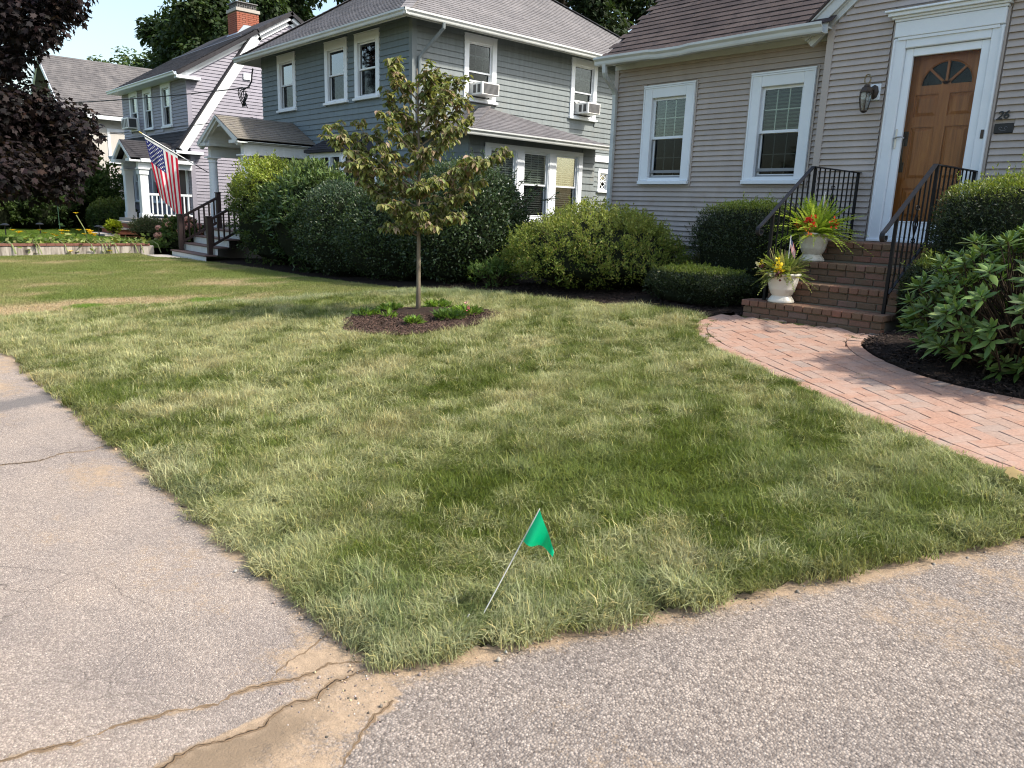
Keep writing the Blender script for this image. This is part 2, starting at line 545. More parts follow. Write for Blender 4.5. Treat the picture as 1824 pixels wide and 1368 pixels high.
def in_poly(P, poly):
    x, y = P[:, 0], P[:, 1]
    res = np.zeros(len(P), dtype=bool)
    n = len(poly)
    for i in range(n):
        x1, y1 = poly[i]
        x2, y2 = poly[(i + 1) % n]
        if y1 == y2:
            continue
        c = ((y1 > y) != (y2 > y)) & (x < (x2 - x1) * (y - y1) / (y2 - y1) + x1)
        res ^= c
    return res

def seg_dist(P, line):
    d = np.full(len(P), 1e9)
    for (x1, y1), (x2, y2) in zip(line[:-1], line[1:]):
        vx, vy = x2 - x1, y2 - y1
        L2 = vx * vx + vy * vy + 1e-12
        t = np.clip(((P[:, 0] - x1) * vx + (P[:, 1] - y1) * vy) / L2, 0, 1)
        d = np.minimum(d, np.hypot(P[:, 0] - x1 - t * vx, P[:, 1] - y1 - t * vy))
    return d

class Noise2:
    """cheap smooth pseudo noise in [-1, 1] from a few rotated sines"""
    def __init__(s, seed, scale, octs=4):
        g = np.random.default_rng(seed)
        s.k = []
        for o in range(octs):
            for _ in range(4):
                a = g.uniform(0, 2 * np.pi)
                fq = scale * (1.9 ** o) * g.uniform(0.7, 1.3)
                s.k.append((np.cos(a) * fq, np.sin(a) * fq, g.uniform(0, 6.28), 0.55 ** o))
        s.w = sum(k[3] for k in s.k) * 0.45
    def __call__(s, x, y):
        r = 0
        for a, b, p, w in s.k:
            r = r + w * np.sin(a * x + b * y + p + 0.7 * np.sin(b * x * 0.7 - a * y * 0.6))
        return np.clip(r / s.w, -1, 1)

# ------------------------------------------------------------------ terrain
def gz(x, y):
    """height of the ground: the yard rises from the sidewalk towards the houses"""
    x = np.asarray(x, dtype=float)
    y = np.asarray(y, dtype=float)
    t = np.clip((x + 16) / 11, 0, 1)
    t = t * t * (3 - 2 * t)
    s = 0.012 + 0.076 * t
    return s * np.clip(y - 1.25, 0, 7.5)

def gzf(x, y):
    return float(gz(x, y))

LAWN_EDGE_Y = 1.22
DRIVE_A, DRIVE_B = (-1.96, 1.24), (-0.10, 5.20)
PATH_L = [(-4.46, 7.10), (-4.47, 6.86), (-4.40, 6.56), (-4.24, 6.28), (-4.04, 6.06), (-3.78, 5.86), (-3.50, 5.68), (-3.03, 5.43), (-2.55, 5.17), (-2.11, 4.93), (-1.66, 4.69), (-1.28, 4.52), (-0.92, 4.38), (-0.46, 4.28)]
PATH_R = [(-2.80, 7.10), (-2.84, 6.92), (-2.80, 6.74), (-2.68, 6.55), (-2.51, 6.36), (-2.24, 6.15), (-1.98, 6.00), (-1.76, 5.92), (-1.50, 5.88), (-1.2, 5.86), (-0.7, 5.86), (0.18, 5.86)]
BED = [(-4.46, 6.92), (-4.75, 6.98), (-5.5, 6.86), (-6.44, 6.66), (-7.2, 6.72), (-7.9, 6.80), (-8.7, 6.62), (-9.5, 6.38), (-10.6, 6.50), (-11.7, 6.62), (-13.2, 6.80), (-14.7, 6.98), (-16.2, 7.02), (-17.6, 6.80), (-18.6, 6.62), (-19.5, 6.55)]
LAWN = [(-21.5, LAWN_EDGE_Y), DRIVE_A, (-0.62, 4.06), (-0.46, 4.28)] + PATH_L[::-1][1:-1] + BED[1:] + [(-19.9, 6.0), (-21.5, 6.0)]

def grid_sheet(name, x0, x1, y0, y1, step, keep, zf, m, cols=None, skirt=0.0, kind='structure', parent=None, snap=None):
    xs = np.arange(x0, x1 + step / 2, step)
    ys = np.arange(y0, y1 + step / 2, step)
    X, Y = np.meshgrid(xs, ys)
    nx = len(xs)
    P = np.stack([X.ravel(), Y.ravel()], 1)
    ins = keep(P)
    i, j = np.meshgrid(np.arange(nx - 1), np.arange(len(ys) - 1))
    a = (j * nx + i).ravel()
    F = np.stack([a, a + 1, a + 1 + nx, a + nx], 1)
    F = F[ins[F].any(1)] if snap is not None else F[ins[F].all(1)]
    if snap is not None:
        P = snap(P)
    Z = zf(P[:, 0], P[:, 1])
    V = np.column_stack([P, Z])
    if skirt:
        e = np.concatenate([F[:, [0, 1]], F[:, [1, 2]], F[:, [2, 3]], F[:, [3, 0]]])
        key = np.sort(e, 1)
        _, inv, cnt = np.unique(key, axis=0, return_inverse=True, return_counts=True)
        be = e[cnt[inv.ravel()] == 1]
        low = V.copy()
        low[:, 2] -= skirt
        n = len(V)
        V = np.concatenate([V, low])
        F = np.concatenate([F, np.column_stack([be[:, 1], be[:, 0], be[:, 0] + n, be[:, 1] + n])])
    used = np.unique(F)
    re = np.full(len(V), -1)
    re[used] = np.arange(len(used))
    V2, F2 = V[used], re[F]
    c = cols(V2) if cols is not None else None
    me = np_mesh(name, V2, F2, c, True, 'Sand')
    me.materials.append(M[m])
    return tag(link(name, me, parent), kind=kind)

# one big sheet out to the horizon
xs = np.unique(np.concatenate([np.linspace(-400, -60, 8), np.linspace(-60, 20, 81), np.linspace(20, 400, 10)]))
ys = np.unique(np.concatenate([np.linspace(-400, -20, 8), np.linspace(-20, 40, 61), np.linspace(40, 500, 10)]))
GX, GY = np.meshgrid(xs, ys)
nx = len(xs)
ii, jj = np.meshgrid(np.arange(nx - 1), np.arange(len(ys) - 1))
aa = (jj * nx + ii).ravel()
gm = np_mesh('ground', np.column_stack([GX.ravel(), GY.ravel(), gz(GX.ravel(), GY.ravel()) - 0.05]), np.stack([aa, aa + 1, aa + 1 + nx, aa + nx], 1), None, True)
gm.materials.append(M['ground'])
tag(link('ground', gm), kind='structure')

# ---- sidewalk and driveway: cracks are real dips, sand is a stain laid along edges and cracks
SEAM = [(-2.00, 1.20), (-2.01, 1.08), (-1.96, 1.0), (-1.99, 0.90), (-1.94, 0.80), (-1.98, 0.62), (-1.95, 0.44), (-1.99, 0.2), (-2.02, 0.0), (-1.98, -0.6), (-2.03, -1.6), (-2.0, -4)]
CRACK1 = [(-2.05, 1.22), (-2.11, 1.12), (-2.10, 1.0), (-2.15, 0.86), (-2.13, 0.74), (-2.19, 0.6), (-2.22, 0.48), (-2.21, 0.36), (-2.27, 0.2), (-2.30, 0.05), (-2.36, -0.3), (-2.40, -0.8)]
CRACK1B = [(-2.13, 0.92), (-2.2, 1.0), (-2.23, 1.1), (-2.28, 1.2)]
CRACK2 = [(-5.12, 1.2), (-5.05, 1.08), (-5.10, 0.95), (-5.02, 0.8), (-5.06, 0.62), (-5.0, 0.4), (-5.06, 0.1), (-5.0, -0.4), (-5.05, -1.0)]
CRACK3 = [(-1.62, 0.86), (-1.50, 0.74), (-1.52, 0.6), (-1.44, 0.5), (-1.46, 0.3)]
EDGE = [(-30, LAWN_EDGE_Y - 0.02), DRIVE_A, (-0.66, 4.0)]
nzA, nzB = Noise2(3, 2.4), Noise2(5, 9.0)

def seam_x(y):
    q = sorted((b, a) for a, b in SEAM)
    return np.interp(y, [t[0] for t in q], [t[1] for t in q])

def pave_z(x, y):
    P = np.column_stack([x, y])
    z = gz(x, y) * 0 + np.clip(y - 1.25, 0, 20) * 0.080
    z = z + 0.006 * nzA(x, y)
    for cr, w, dp in ((SEAM, 0.022, 0.001), (CRACK1, 0.016, 0.001), (CRACK2, 0.016, 0.001)):
        d = seg_dist(P, cr) + 0.006 * nzB(x * 3, y * 3)
        z = z - dp * np.clip(1 - d / w, 0, 1)
    return z

def pave_cols(V):
    P = V[:, :2]
    x, y = P[:, 0], P[:, 1]
    n1, n2 = nzA(x, y), nzB(x, y)
    e = seg_dist(P, EDGE)
    sand = 0.95 * np.exp(-np.clip(e - 0.01, 0, 9) / (0.035 + 0.035 * (n1 + 1)))
    for cr, w in ((SEAM, 0.020), (CRACK1, 0.012), (CRACK1B, 0.010), (CRACK2, 0.008), (CRACK3, 0.012)):
        d = seg_dist(P, cr)
        sand = np.maximum(sand, 0.95 * np.clip(1.25 - d / w, 0, 1))
    # sandy wash around the corner and between the crack and the driveway
    tri = in_poly(P, [(-1.96, 1.24), (-2.0, 0.9), (-1.97, 0.5), (-2.0, 0.2), (-1.72, 0.2), (-1.60, 0.62), (-1.66, 0.95), (-1.80, 1.2)])
    sand = np.where(tri, np.maximum(sand, 0.72 + 0.22 * n2), sand)
    cd = np.hypot(x + 2.12, y - 1.16)
    sand = np.maximum(sand, 0.8 * np.exp(-(cd / 0.30) ** 2))
    for cx, cy, r, a in ((-4.55, 1.0, 0.42, 0.62), (-3.2, 0.95, 0.5, 0.42), (-7.2, 0.9, 0.5, 0.62), (-8.2, 1.0, 0.6, 0.7), (-3.9, 0.6, 0.4, 0.35), (-6.2, 0.75, 0.5, 0.4), (-0.75, 2.9, 0.5, 0.5), (-0.6, 3.4, 0.6, 0.45), (-1.2, 1.5, 0.35, 0.35), (-0.3, 2.6, 0.5, 0.3), (-2.7, 0.95, 0.25, 0.38)):
        sand = np.maximum(sand, a * np.exp(-((x - cx) ** 2 + (1.6 * (y - cy)) ** 2) / r ** 2))
    wet_crack = 0.9 * np.clip(1.6 - np.hypot((x + 1.90) / 0.085, (y - 0.74) / 0.19) + 0.55 * n2, 0, 1)
    wet_crack = np.where(x > seam_x(y) + 0.01, wet_crack, 0)
    for cr, w, k in ((SEAM, 0.020, 0.8), (CRACK2, 0.020, 1.0), (CRACK1, 0.014, 0.45)):  # same channel darkens seam and crack lines, besides the wet sand
        wet_crack = np.maximum(wet_crack, k * np.clip(1.2 - (seg_dist(P, cr) + 0.006 * n2) / w, 0, 1) * (0.75 + 0.35 * n1))
    tar = np.exp(-((x + 6.6 + 0.3 * (y - 1)) / 0.24) ** 2) * np.clip((y - 0.2) / 0.3, 0, 1) * 0.75
    return np.column_stack([np.clip(sand, 0, 1), wet_crack, tar])

grid_sheet('sidewalk', -30.0, -1.84, -5.0, LAWN_EDGE_Y + 0.04, 0.16, lambda P: ((P[:, 0] < -9.0) | (P[:, 1] < -1.0)) & (P[:, 0] < -2.0), pave_z, 'sidewalk', pave_cols)
bpy.data.objects['sidewalk'].location.z = -0.012
sw = grid_sheet('sidewalk', -9.4, -1.84, -1.4, LAWN_EDGE_Y + 0.05, 0.028, lambda P: P[:, 0] < seam_x(P[:, 1]), pave_z, 'sidewalk', pave_cols, snap=lambda P: np.column_stack([np.minimum(P[:, 0], seam_x(P[:, 1]) - 0.0004), P[:, 1]]))
def drive_keep(P):
    (x1, y1), (x2, y2) = DRIVE_A, DRIVE_B
    side = (x2 - x1) * (P[:, 1] - y1) - (y2 - y1) * (P[:, 0] - x1)
    return np.where(P[:, 1] > 1.22, side < 0.06, P[:, 0] > seam_x(P[:, 1]))
grid_sheet('driveway', -2.08, 2.4, -1.4, 5.6, 0.028, drive_keep, pave_z, 'driveway', pave_cols, snap=lambda P: np.column_stack([np.where(P[:, 1] > 1.22, P[:, 0], np.maximum(P[:, 0], seam_x(P[:, 1]) + 0.0004)), P[:, 1]]))
dr2 = grid_sheet('driveway', -2.1, 9.0, -5.0, 14.0, 0.2, lambda P: ((P[:, 0] > 2.2) | (P[:, 1] > 5.4) | (P[:, 1] < -1.2)) & drive_keep(P) & (P[:, 0] > np.where(P[:, 1] > 5.2, 0.2 + (P[:, 1] - 5.2) * 0.05, -5)), pave_z, 'driveway', pave_cols)
dr2.location.z = -0.012

# cracks: flat jagged ribbons of dirt with a narrower dark line along them
def jag(line, seed, amp=0.006, step=0.007):
    g = np.random.default_rng(seed)
    p = np.array(line, float)
    s = np.concatenate([[0], np.cumsum(np.hypot(*np.diff(p, axis=0).T))])
    q = np.arange(0, s[-1], step)
    x, y = np.interp(q, s, p[:, 0]), np.interp(q, s, p[:, 1])
    j = sum(a * np.interp(q, np.arange(0, s[-1] + d, d), g.normal(0, 1, len(np.arange(0, s[-1] + d, d)))) for a, d in ((amp, 0.09), (amp * 0.6, 0.035), (amp * 0.6, 0.012)))
    k = sum(a * np.interp(q, np.arange(0, s[-1] + d, d), g.uniform(0, 1, len(np.arange(0, s[-1] + d, d)))) for a, d in ((0.5, 0.12), (0.3, 0.035), (0.2, 0.012)))
    t = np.gradient(np.column_stack([x, y]), axis=0)
    t = t / np.maximum(np.hypot(*t.T), 1e-9)[:, None]
    n = np.column_stack([-t[:, 1], t[:, 0]])
    return np.column_stack([x, y]) + n * j[:, None], n, k
def crack_ribbon(name, line, seed, wfill, wopen, parent, mf, mo):
    c, n, k = jag(line, seed)
    g = np.random.default_rng(seed + 1)
    for nm, w, z, m, thr in ((name + '_fill', wfill, 0.0012, mf, 0.10), (name, wopen, 0.0022, mo, 0.30)):
        ww = np.clip((k - thr) / (1 - thr), 0, 1) * w * (1 + 0.25 * g.normal(0, 1, len(k)))
        off = n * (0.25 * w * g.normal(0, 0.4, len(k)))[:, None] if nm == name else 0
        a, b = c + n * ww[:, None] / 2 + off, c - n * ww[:, None] / 2 + off
        V = np.concatenate([a, b])
        zz = pave_z(V[:, 0], V[:, 1])
        zc = pave_z(c[:, 0], c[:, 1])
        V = np.column_stack([V, np.maximum(zz, np.concatenate([zc, zc])) + z])
        m_ = len(c)
        i = np.arange(m_ - 1)
        me = np_mesh(nm, V, np.stack([i, i + 1, i + 1 + m_, i + m_], 1))
        me.materials.append(m)
        link(nm, me, parent)
M['crack_sand'] = ground_mat('sandy dirt in cracks', (0.29, 0.205, 0.13), (0.23, 0.16, 0.10), (0.17, 0.12, 0.078), 30.0, 0.006)
M['crack_dark'] = ground_mat('dark crack line', (0.045, 0.034, 0.025), (0.075, 0.055, 0.04), (0.02, 0.016, 0.013), 60.0, 0.004)
_drv = [o for o in SC.objects if o.name.startswith('driveway')][0]
for k_, (ln, wf, wo, par) in enumerate(((CRACK1, 0.032, 0.004, sw), (CRACK1B, 0.020, 0.002, sw), (CRACK2, 0.015, 0.010, sw), (SEAM[:8], 0.030, 0.009, _drv), (CRACK3, 0.016, 0.005, _drv), ([(-1.80, 1.18), (-1.74, 1.02), (-1.66, 0.92), (-1.62, 0.80), (-1.58, 0.62), (-1.60, 0.4)], 0.024, 0.003, _drv))):
    crack_ribbon('crack', ln, 300 + 7 * k_, wf, wo, par, M['crack_sand'], M['crack_dark'])
# ---- lawn soil sheet, planting beds
nzC = Noise2(11, 3.0)
def lawn_keep(P):
    d = seg_dist(P, [DRIVE_A, DRIVE_B])
    near = (d < 0.5) | (np.abs(P[:, 1] - LAWN_EDGE_Y) < 0.3)
    w = 0.014 * nzC(P[:, 0] * 3, P[:, 1] * 3)
    return in_poly(P + np.column_stack([w, w]) * near[:, None], LAWN)
MULCH_C, MULCH_R = (-6.84, 4.80), (0.86, 0.80)
def mulch_ring(P, k=1.0):
    x, y = P[:, 0] - MULCH_C[0], P[:, 1] - MULCH_C[1]
    # long axis across the view
    u, v = (x * 0.669 + y * 0.743), (-x * 0.743 + y * 0.669)
    a = np.arctan2(v, u)
    return np.hypot(u / (0.83 * k), v / (0.80 * k)) < 1 + 0.05 * np.sin(3 * a + 1) + 0.03 * np.sin(7 * a)
grid_sheet('lawn', -22.0, 0.0, 1.1, 7.3, 0.05, lawn_keep, lambda x, y: gz(x, y) + 0.022 + 0.008 * nzC(x, y), 'soil', None, 0.06)
BED_POLY = BED + [(-19.5, 10.4), (-8.2, 10.2), (-4.2, 9.6), (-4.2, 7.2), (-4.46, 7.2)]
grid_sheet('planting_bed', -19.6, -4.1, 6.3, 10.4, 0.10, lambda P: in_poly(P, BED_POLY), lambda x, y: gz(x, y) + 0.012 + 0.02 * nzB(x, y), 'mulch')
BED2 = [(-2.78, 7.3)] + PATH_R[1:] + [(0.4, 9.6), (-2.78, 9.6)]
grid_sheet('planting_bed', -2.9, 0.5, 5.7, 9.6, 0.04, lambda P: in_poly(P, BED2), lambda x, y: gz(x, y) + 0.03 + 0.018 * nzB(x, y), 'mulch', None, 0.05)
grid_sheet('mulch_ring', -8.0, -5.8, 3.7, 5.9, 0.03, mulch_ring, lambda x, y: gz(x, y) + 0.045 + 0.015 * nzB(x, y) + 0.03 * np.exp(-((x + 7.25) ** 2 + (y - 5.1) ** 2) / 0.12), 'mulch_brown', None, 0.05)

def chips(name, P, zoff, cols, smin, smax, label):
    n = len(P)
    s = rng.uniform(smin, smax, n)
    th = rng.uniform(0, 6.28, n)
    tl = rng.normal(0, 0.35, n)
    D = np.column_stack([np.cos(th) * np.cos(tl), np.sin(th) * np.cos(tl), np.sin(tl)])
    S = np.column_stack([-np.sin(th), np.cos(th), rng.normal(0, 0.3, n)])
    W = s * rng.uniform(0.2, 0.45, n)
    C = np.column_stack([P, gz(P[:, 0], P[:, 1]) + zoff])
    up = np.array([0, 0, 1.0]) * (W * 0.4)[:, None]
    a, b = D * (s / 2)[:, None], S * (W / 2)[:, None]
    V = np.stack([C - a - b, C + a - b * 0.7, C + a + b * 0.7, C - a + b, C - a * 0.8 - b * 0.6 + up, C + a * 0.8 - b * 0.5 + up, C + a * 0.8 + b * 0.5 + up, C - a * 0.8 + b * 0.6 + up], 1).reshape(-1, 3)
    o = (np.arange(n) * 8)[:, None, None]
    F = (np.array([[4, 5, 6, 7], [0, 1, 5, 4], [1, 2, 6, 5], [2, 3, 7, 6], [3, 0, 4, 7]])[None] + o).reshape(-1, 4)
    c = np.repeat(cols[rng.integers(0, len(cols), n)] * rng.uniform(0.7, 1.3, (n, 1)), 8, 0)
    me = np_mesh(name, V, F, c)
    me.materials.append(M['chip'])
    return tag(link(name, me), label, 'mulch', kind='stuff')
M['chip'] = mat('bark chips', (0.05, 0.035, 0.03), 0.95, 0.1)
NT(M['chip']).color(NT(M['chip']).attr('Col').outputs['Color'])
Pm = rng.uniform((-8.0, 3.7), (-5.8, 5.9), (14000, 2))
Pm = Pm[mulch_ring(Pm, 1.04)]
chips('bark_mulch', Pm, 0.055, np.array([[0.075, 0.047, 0.036], [0.05, 0.032, 0.025], [0.10, 0.065, 0.052], [0.035, 0.025, 0.02]]), 0.010, 0.042, 'loose brown bark chips round the young tree')
Pm = rng.uniform((-2.9, 5.7), (0.4, 7.4), (12000, 2))
Pm = Pm[in_poly(Pm, BED2)]
chips('bark_mulch', Pm, 0.036, np.array([[0.03, 0.022, 0.018], [0.05, 0.036, 0.03], [0.018, 0.014, 0.012]]), 0.012, 0.05, 'loose black bark chips under the rhododendron by the path')
Pm = rng.uniform((-9.5, 6.3), (-4.2, 7.8), (9000, 2))
Pm = Pm[in_poly(Pm, BED_POLY)]
chips('bark_mulch', Pm, 0.02, np.array([[0.03, 0.022, 0.018], [0.05, 0.036, 0.03], [0.018, 0.014, 0.012]]), 0.012, 0.05, 'loose black bark chips along the bed under the clipped bushes')

# ------------------------------------------------------------------ brick paver path
PATH_POLY = PATH_L + PATH_R[::-1]
path = grid_sheet('path', -4.6, 0.3, 4.2, 7.3, 0.05, lambda P: in_poly(P, PATH_POLY), lambda x, y: gz(x, y) + 0.004, 'joint_sand')

def smooth_line(pts, step):
    p = np.array(pts)
    # Catmull-Rom
    out = []
    for i in range(len(p) - 1):
        p0, p1, p2, p3 = p[max(i - 1, 0)], p[i], p[i + 1], p[min(i + 2, len(p) - 1)]
        for t in np.linspace(0, 1, 12, endpoint=False):
            out.append(0.5 * (2 * p1 + (p2 - p0) * t + (2 * p0 - 5 * p1 + 4 * p2 - p3) * t * t + (3 * p1 - p0 - 3 * p2 + p3) * t ** 3))
    out.append(p[-1])
    out = np.array(out)
    s = np.concatenate([[0], np.cumsum(np.hypot(*np.diff(out, axis=0).T))])
    q = np.arange(0, s[-1], step)
    return np.column_stack([np.interp(q, s, out[:, 0]), np.interp(q, s, out[:, 1])])

def paver_mesh(poly, c=0.004, h=0.03):
    """poly: convex 2D outline about the origin, chamfered top"""
    n = len(poly)
    q = np.array(poly)
    cen = q.mean(0)
    ins = cen + (q - cen) * (1 - c / np.maximum(np.hypot(*(q - cen).T), 0.02))[:, None]
    vs = [(x, y, -h) for x, y in q] + [(x, y, -c) for x, y in q] + [(x, y, 0) for x, y in ins]
    fs = [(i, (i + 1) % n, (i + 1) % n + n, i + n) for i in range(n)] + [(i + n, (i + 1) % n + n, (i + 1) % n + 2 * n, i + 2 * n) for i in range(n)] + [tuple(range(2 * n, 3 * n))]
    me = bpy.data.meshes.new('paver')
    me.from_pydata(vs, [], fs)
    me.materials.append(M['paver'])
    return me
PLX, PWX = 0.198, 0.098
whole = paver_mesh([(-PLX / 2, -PWX / 2), (PLX / 2, -PWX / 2), (PLX / 2, PWX / 2), (-PLX / 2, PWX / 2)])
border = paver_mesh([(-0.0485, -0.06), (0.0485, -0.06), (0.0485, 0.06), (-0.0485, 0.06)])

def slope_rot(x, y, yaw):
    e = 0.05
    dx, dy = (gzf(x + e, y) - gzf(x - e, y)) / (2 * e), (gzf(x, y + e) - gzf(x, y - e)) / (2 * e)
    nrm = Vector((-dx + random.gauss(0, 0.006), -dy + random.gauss(0, 0.006), 1)).normalized()
    return (nrm.to_track_quat('Z', 'Y').to_matrix() @ Matrix.Rotation(yaw, 3, 'Z')).to_euler() if False else (Vector((0, 0, 1)).rotation_difference(nrm).to_matrix() @ Matrix.Rotation(yaw, 3, 'Z')).to_euler()

pavers = []      # (distance, mesh, loc, yaw)
BL = smooth_line(PATH_L, 0.1005)
cum = 0
innerL = []
for i in range(len(BL) - 1):
    d = BL[i + 1] - BL[i]
    d = d / np.hypot(*d)
    nrm = np.array([-d[1], d[0]])     # towards the path
    c = (BL[i] + BL[i + 1]) / 2 + nrm * 0.062
    innerL.append(BL[i] + nrm * 0.128)
    pavers.append((np.hypot(*c), border, (c[0], c[1], gzf(*c) + 0.024 + random.uniform(-0.003, 0.003)), math.atan2(d[1], d[0])))
BR = smooth_line(PATH_R, 0.1005)
innerR = []
for i in range(len(BR) - 1):
    d = BR[i + 1] - BR[i]
    d = d / np.hypot(*d)
    nrm = np.array([d[1], -d[0]])
    c = (BR[i] + BR[i + 1]) / 2 + nrm * 0.062
    innerR.append(BR[i] + nrm * 0.128)
    pavers.append((np.hypot(*c), border, (c[0], c[1], gzf(*c) + 0.024 + random.uniform(-0.002, 0.002)), math.atan2(d[1], d[0])))
INNER = np.array(innerL + innerR[::-1])

def clip_half(poly, p, n):
    out = []
    for i in range(len(poly)):
        a, b = poly[i], poly[(i + 1) % len(poly)]
        da, db = np.dot(a - p, n), np.dot(b - p, n)
        if da >= 0:
            out.append(a)
        if (da >= 0) != (db >= 0):
            out.append(a + (b - a) * da / (da - db))
    return out
TH = R(-31.0)
ax, ay = np.array([math.cos(TH), math.sin(TH)]), np.array([-math.sin(TH), math.cos(TH)])
W = 0.1008
inner_edges = [(np.array(a), np.array(b)) for a, b in zip(innerL[:-1], innerL[1:])] + [(np.array(b), np.array(a)) for a, b in zip(innerR[:-1], innerR[1:])]
emid = np.array([(a + b) / 2 for a, b in inner_edges])
for i in range(-70, 71):
    for j in range(-70, 71):
        k = (i - j) % 4
        if k not in (0, 2):
            continue
        # herringbone on a unit grid: horizontals start where (i-j)%4==0, verticals where (i-j)%4==2
        if k == 0:
            cu, cv, vert = i + 1.0, j + 0.5, False
        else:
            cu, cv, vert = i + 0.5 , j - 0.0, True
            cv = j + 0.0
        c = np.array([-2.4, 5.9]) + ax * (cu * W) + ay * (cv * W)
        if c[1] > 7.15 or c[1] < 4.2 or c[0] < -4.6 or c[0] > 0.25:
            continue
        yaw = TH + (math.pi / 2 if vert else 0)
        d = np.array([math.cos(yaw), math.sin(yaw)])
        s = np.array([-d[1], d[0]])
        cs = [c - d * PLX / 2 - s * PWX / 2, c + d * PLX / 2 - s * PWX / 2, c + d * PLX / 2 + s * PWX / 2, c - d * PLX / 2 + s * PWX / 2]
        ins = in_poly(np.array(cs), INNER)
        if not ins.any() and not in_poly(c[None], INNER)[0]:
            continue
        z = gzf(*c) + 0.024 + random.uniform(-0.0025, 0.0025)
        if ins.all():
            pavers.append((np.hypot(*c), whole, (c[0], c[1], z), yaw))
        else:
            poly = cs
            for e in np.argsort(np.hypot(*(emid - c).T))[:2]:
                a, b = inner_edges[e]
                t = (b - a) / np.hypot(*(b - a))
                poly = clip_half(poly, a, np.array([-t[1], t[0]]))
                if len(poly) < 3:
                    break
            if len(poly) < 3:
                continue
            pl = np.array(poly)
            cc = pl.mean(0)
            x, y = pl.T
            area = 0.5 * abs(np.dot(x, np.roll(y, -1)) - np.dot(y, np.roll(x, -1)))
            if area < 0.0012:
                continue
            pavers.append((np.hypot(*cc), paver_mesh(pl - cc), (cc[0], cc[1], gzf(*cc) + 0.024), 0.0))
pavers.sort(key=lambda t: t[0])
rest_v, rest_f = [], []
for k, (dist, me, loc, yaw) in enumerate(pavers):
    rot = slope_rot(loc[0], loc[1], yaw)
    if k < 300:
        link('paver', me, path, loc, rot)
    else:
        mw = Matrix.Translation(loc) @ rot.to_matrix().to_4x4()
        o = len(rest_v)
        rest_v += [tuple(mw @ v.co) for v in me.vertices]
        rest_f += [tuple(i + o for i in p.vertices) for p in me.polygons]
if rest_v:
    me = bpy.data.meshes.new('far_pavers')
    me.from_pydata(rest_v, [], rest_f)
    m2 = M['paver'].copy()
    t = NT(m2)
    for nd in list(m2.node_tree.nodes):
        if nd.bl_idname == 'ShaderNodeObjectInfo':
            v = t.n('ShaderNodeTexVoronoi', feature='F1')
            v.inputs['Scale'].default_value = 7.5
            t.l(t.pos(), v.inputs['Vector'])
            sep = t.n('ShaderNodeSeparateColor')
            t.l(v.outputs['Color'], sep.inputs[0])
            for lk in list(m2.node_tree.links):
                if lk.from_node == nd:
                    t.l(sep.outputs[0], lk.to_socket)
    me.materials.append(m2)
    link('far_pavers', me, path, kind='stuff')

# ------------------------------------------------------------------ brick steps
steps = thing('brick_steps', 'red brown brick front steps with four risers up to the wooden door', 'steps', (-3.55, 7.2, 0.5))
SX0, SX1 = -4.20, -2.82
unit_h = MB().box(-0.0465, 0.0465, 0, 0.2, 0, 0.060, 0.005).mesh('brick')      # header, laid flat
unit_s = MB().box(-0.0985, 0.0985, 0, 0.095, 0, 0.058, 0.005).mesh('brick')
for me in (unit_h, unit_s):
    me.materials.append(M['step_brick'])
TREADS = [(7.20, 0.710, -4.30, 7.50), (7.50, 0.915, SX0, 7.82), (7.82, 1.120, SX0, 8.15), (8.15, 1.335, SX0, 9.28)]
core = MB()
zb = 0.40
for (y0, z, x0, yb), znext in zip(TREADS, [0.5] + [t[1] for t in TREADS[:-1]]):
    core.box(x0 + 0.03, SX1 - 0.03, y0 + 0.034, 9.28, zb if y0 == 7.2 else znext - 0.02, z - 0.006)
core.build('mortar_core', 'mortar', steps)
for si, (y0, z, x0, yb) in enumerate(TREADS):
    # nosing of headers laid flat, slightly proud
    n = int(round((SX1 - x0) / 0.1005))
    w = (SX1 - x0) / n
    for i in range(n):
        link('brick', unit_h, steps, (x0 + (i + 0.5) * w, y0 + random.uniform(-0.004, 0.002), z - 0.060 + random.uniform(-0.0015, 0.0015)), (random.gauss(0, 0.006), 0, random.gauss(0, 0.012)), (w / 0.1015, 1, 1))
    # back of tread
    rows = 1 if si < 3 else 5
    for r_ in range(rows):
        yy = y0 + 0.21 + r_ * 0.2045
        if si < 3:
            m_ = int(round((SX1 - x0) / 0.2075))
            ws = (SX1 - x0) / m_
            for i in range(m_):
                link('brick', unit_s, steps, (x0 + (i + 0.5) * ws, yy, z - 0.060), (0, 0, random.gauss(0, 0.006)), (ws / 0.2075, 1, 1))
        else:
            for i in range(n):
                link('brick', unit_h, steps, (x0 + (i + 0.5) * w, yy, z - 0.061 + random.uniform(-0.001, 0.001)), (0, 0, random.gauss(0, 0.006)), (w / 0.1015, 1, 1))
    # two courses of stretchers under the nosing
    zt = z - 0.068
    for c_ in range(2):
        off = 0.5 if c_ == 0 else 0.0
        zc = zt - 0.062 * (c_ + 1) - (0.004 if c_ else 0)
        m_ = int(round((SX1 - x0 - 0.03) / 0.2075))
        ws = (SX1 - x0 - 0.03) / m_
        for i in range(m_ + (1 if off else 0)):
            a = max(x0 + 0.015, x0 + 0.015 + (i - off) * ws)
            b = min(SX1 - 0.015, x0 + 0.015 + (i + 1 - off) * ws)
            if b - a < 0.03:
                continue
            link('brick', unit_s, steps, ((a + b) / 2, y0 + 0.018 + random.uniform(-0.002, 0.002), zc), (0, 0, random.gauss(0, 0.004)), ((b - a - 0.010) / 0.197, 1, 1))
        # left flank of the lowest step
    if si == 0:
        for c_ in range(3):
            link('brick', unit_s, steps, (x0 + 0.11, 7.40, zt - 0.062 * (c_ + 1)), (0, 0, math.pi / 2), (0.9, 1, 1))
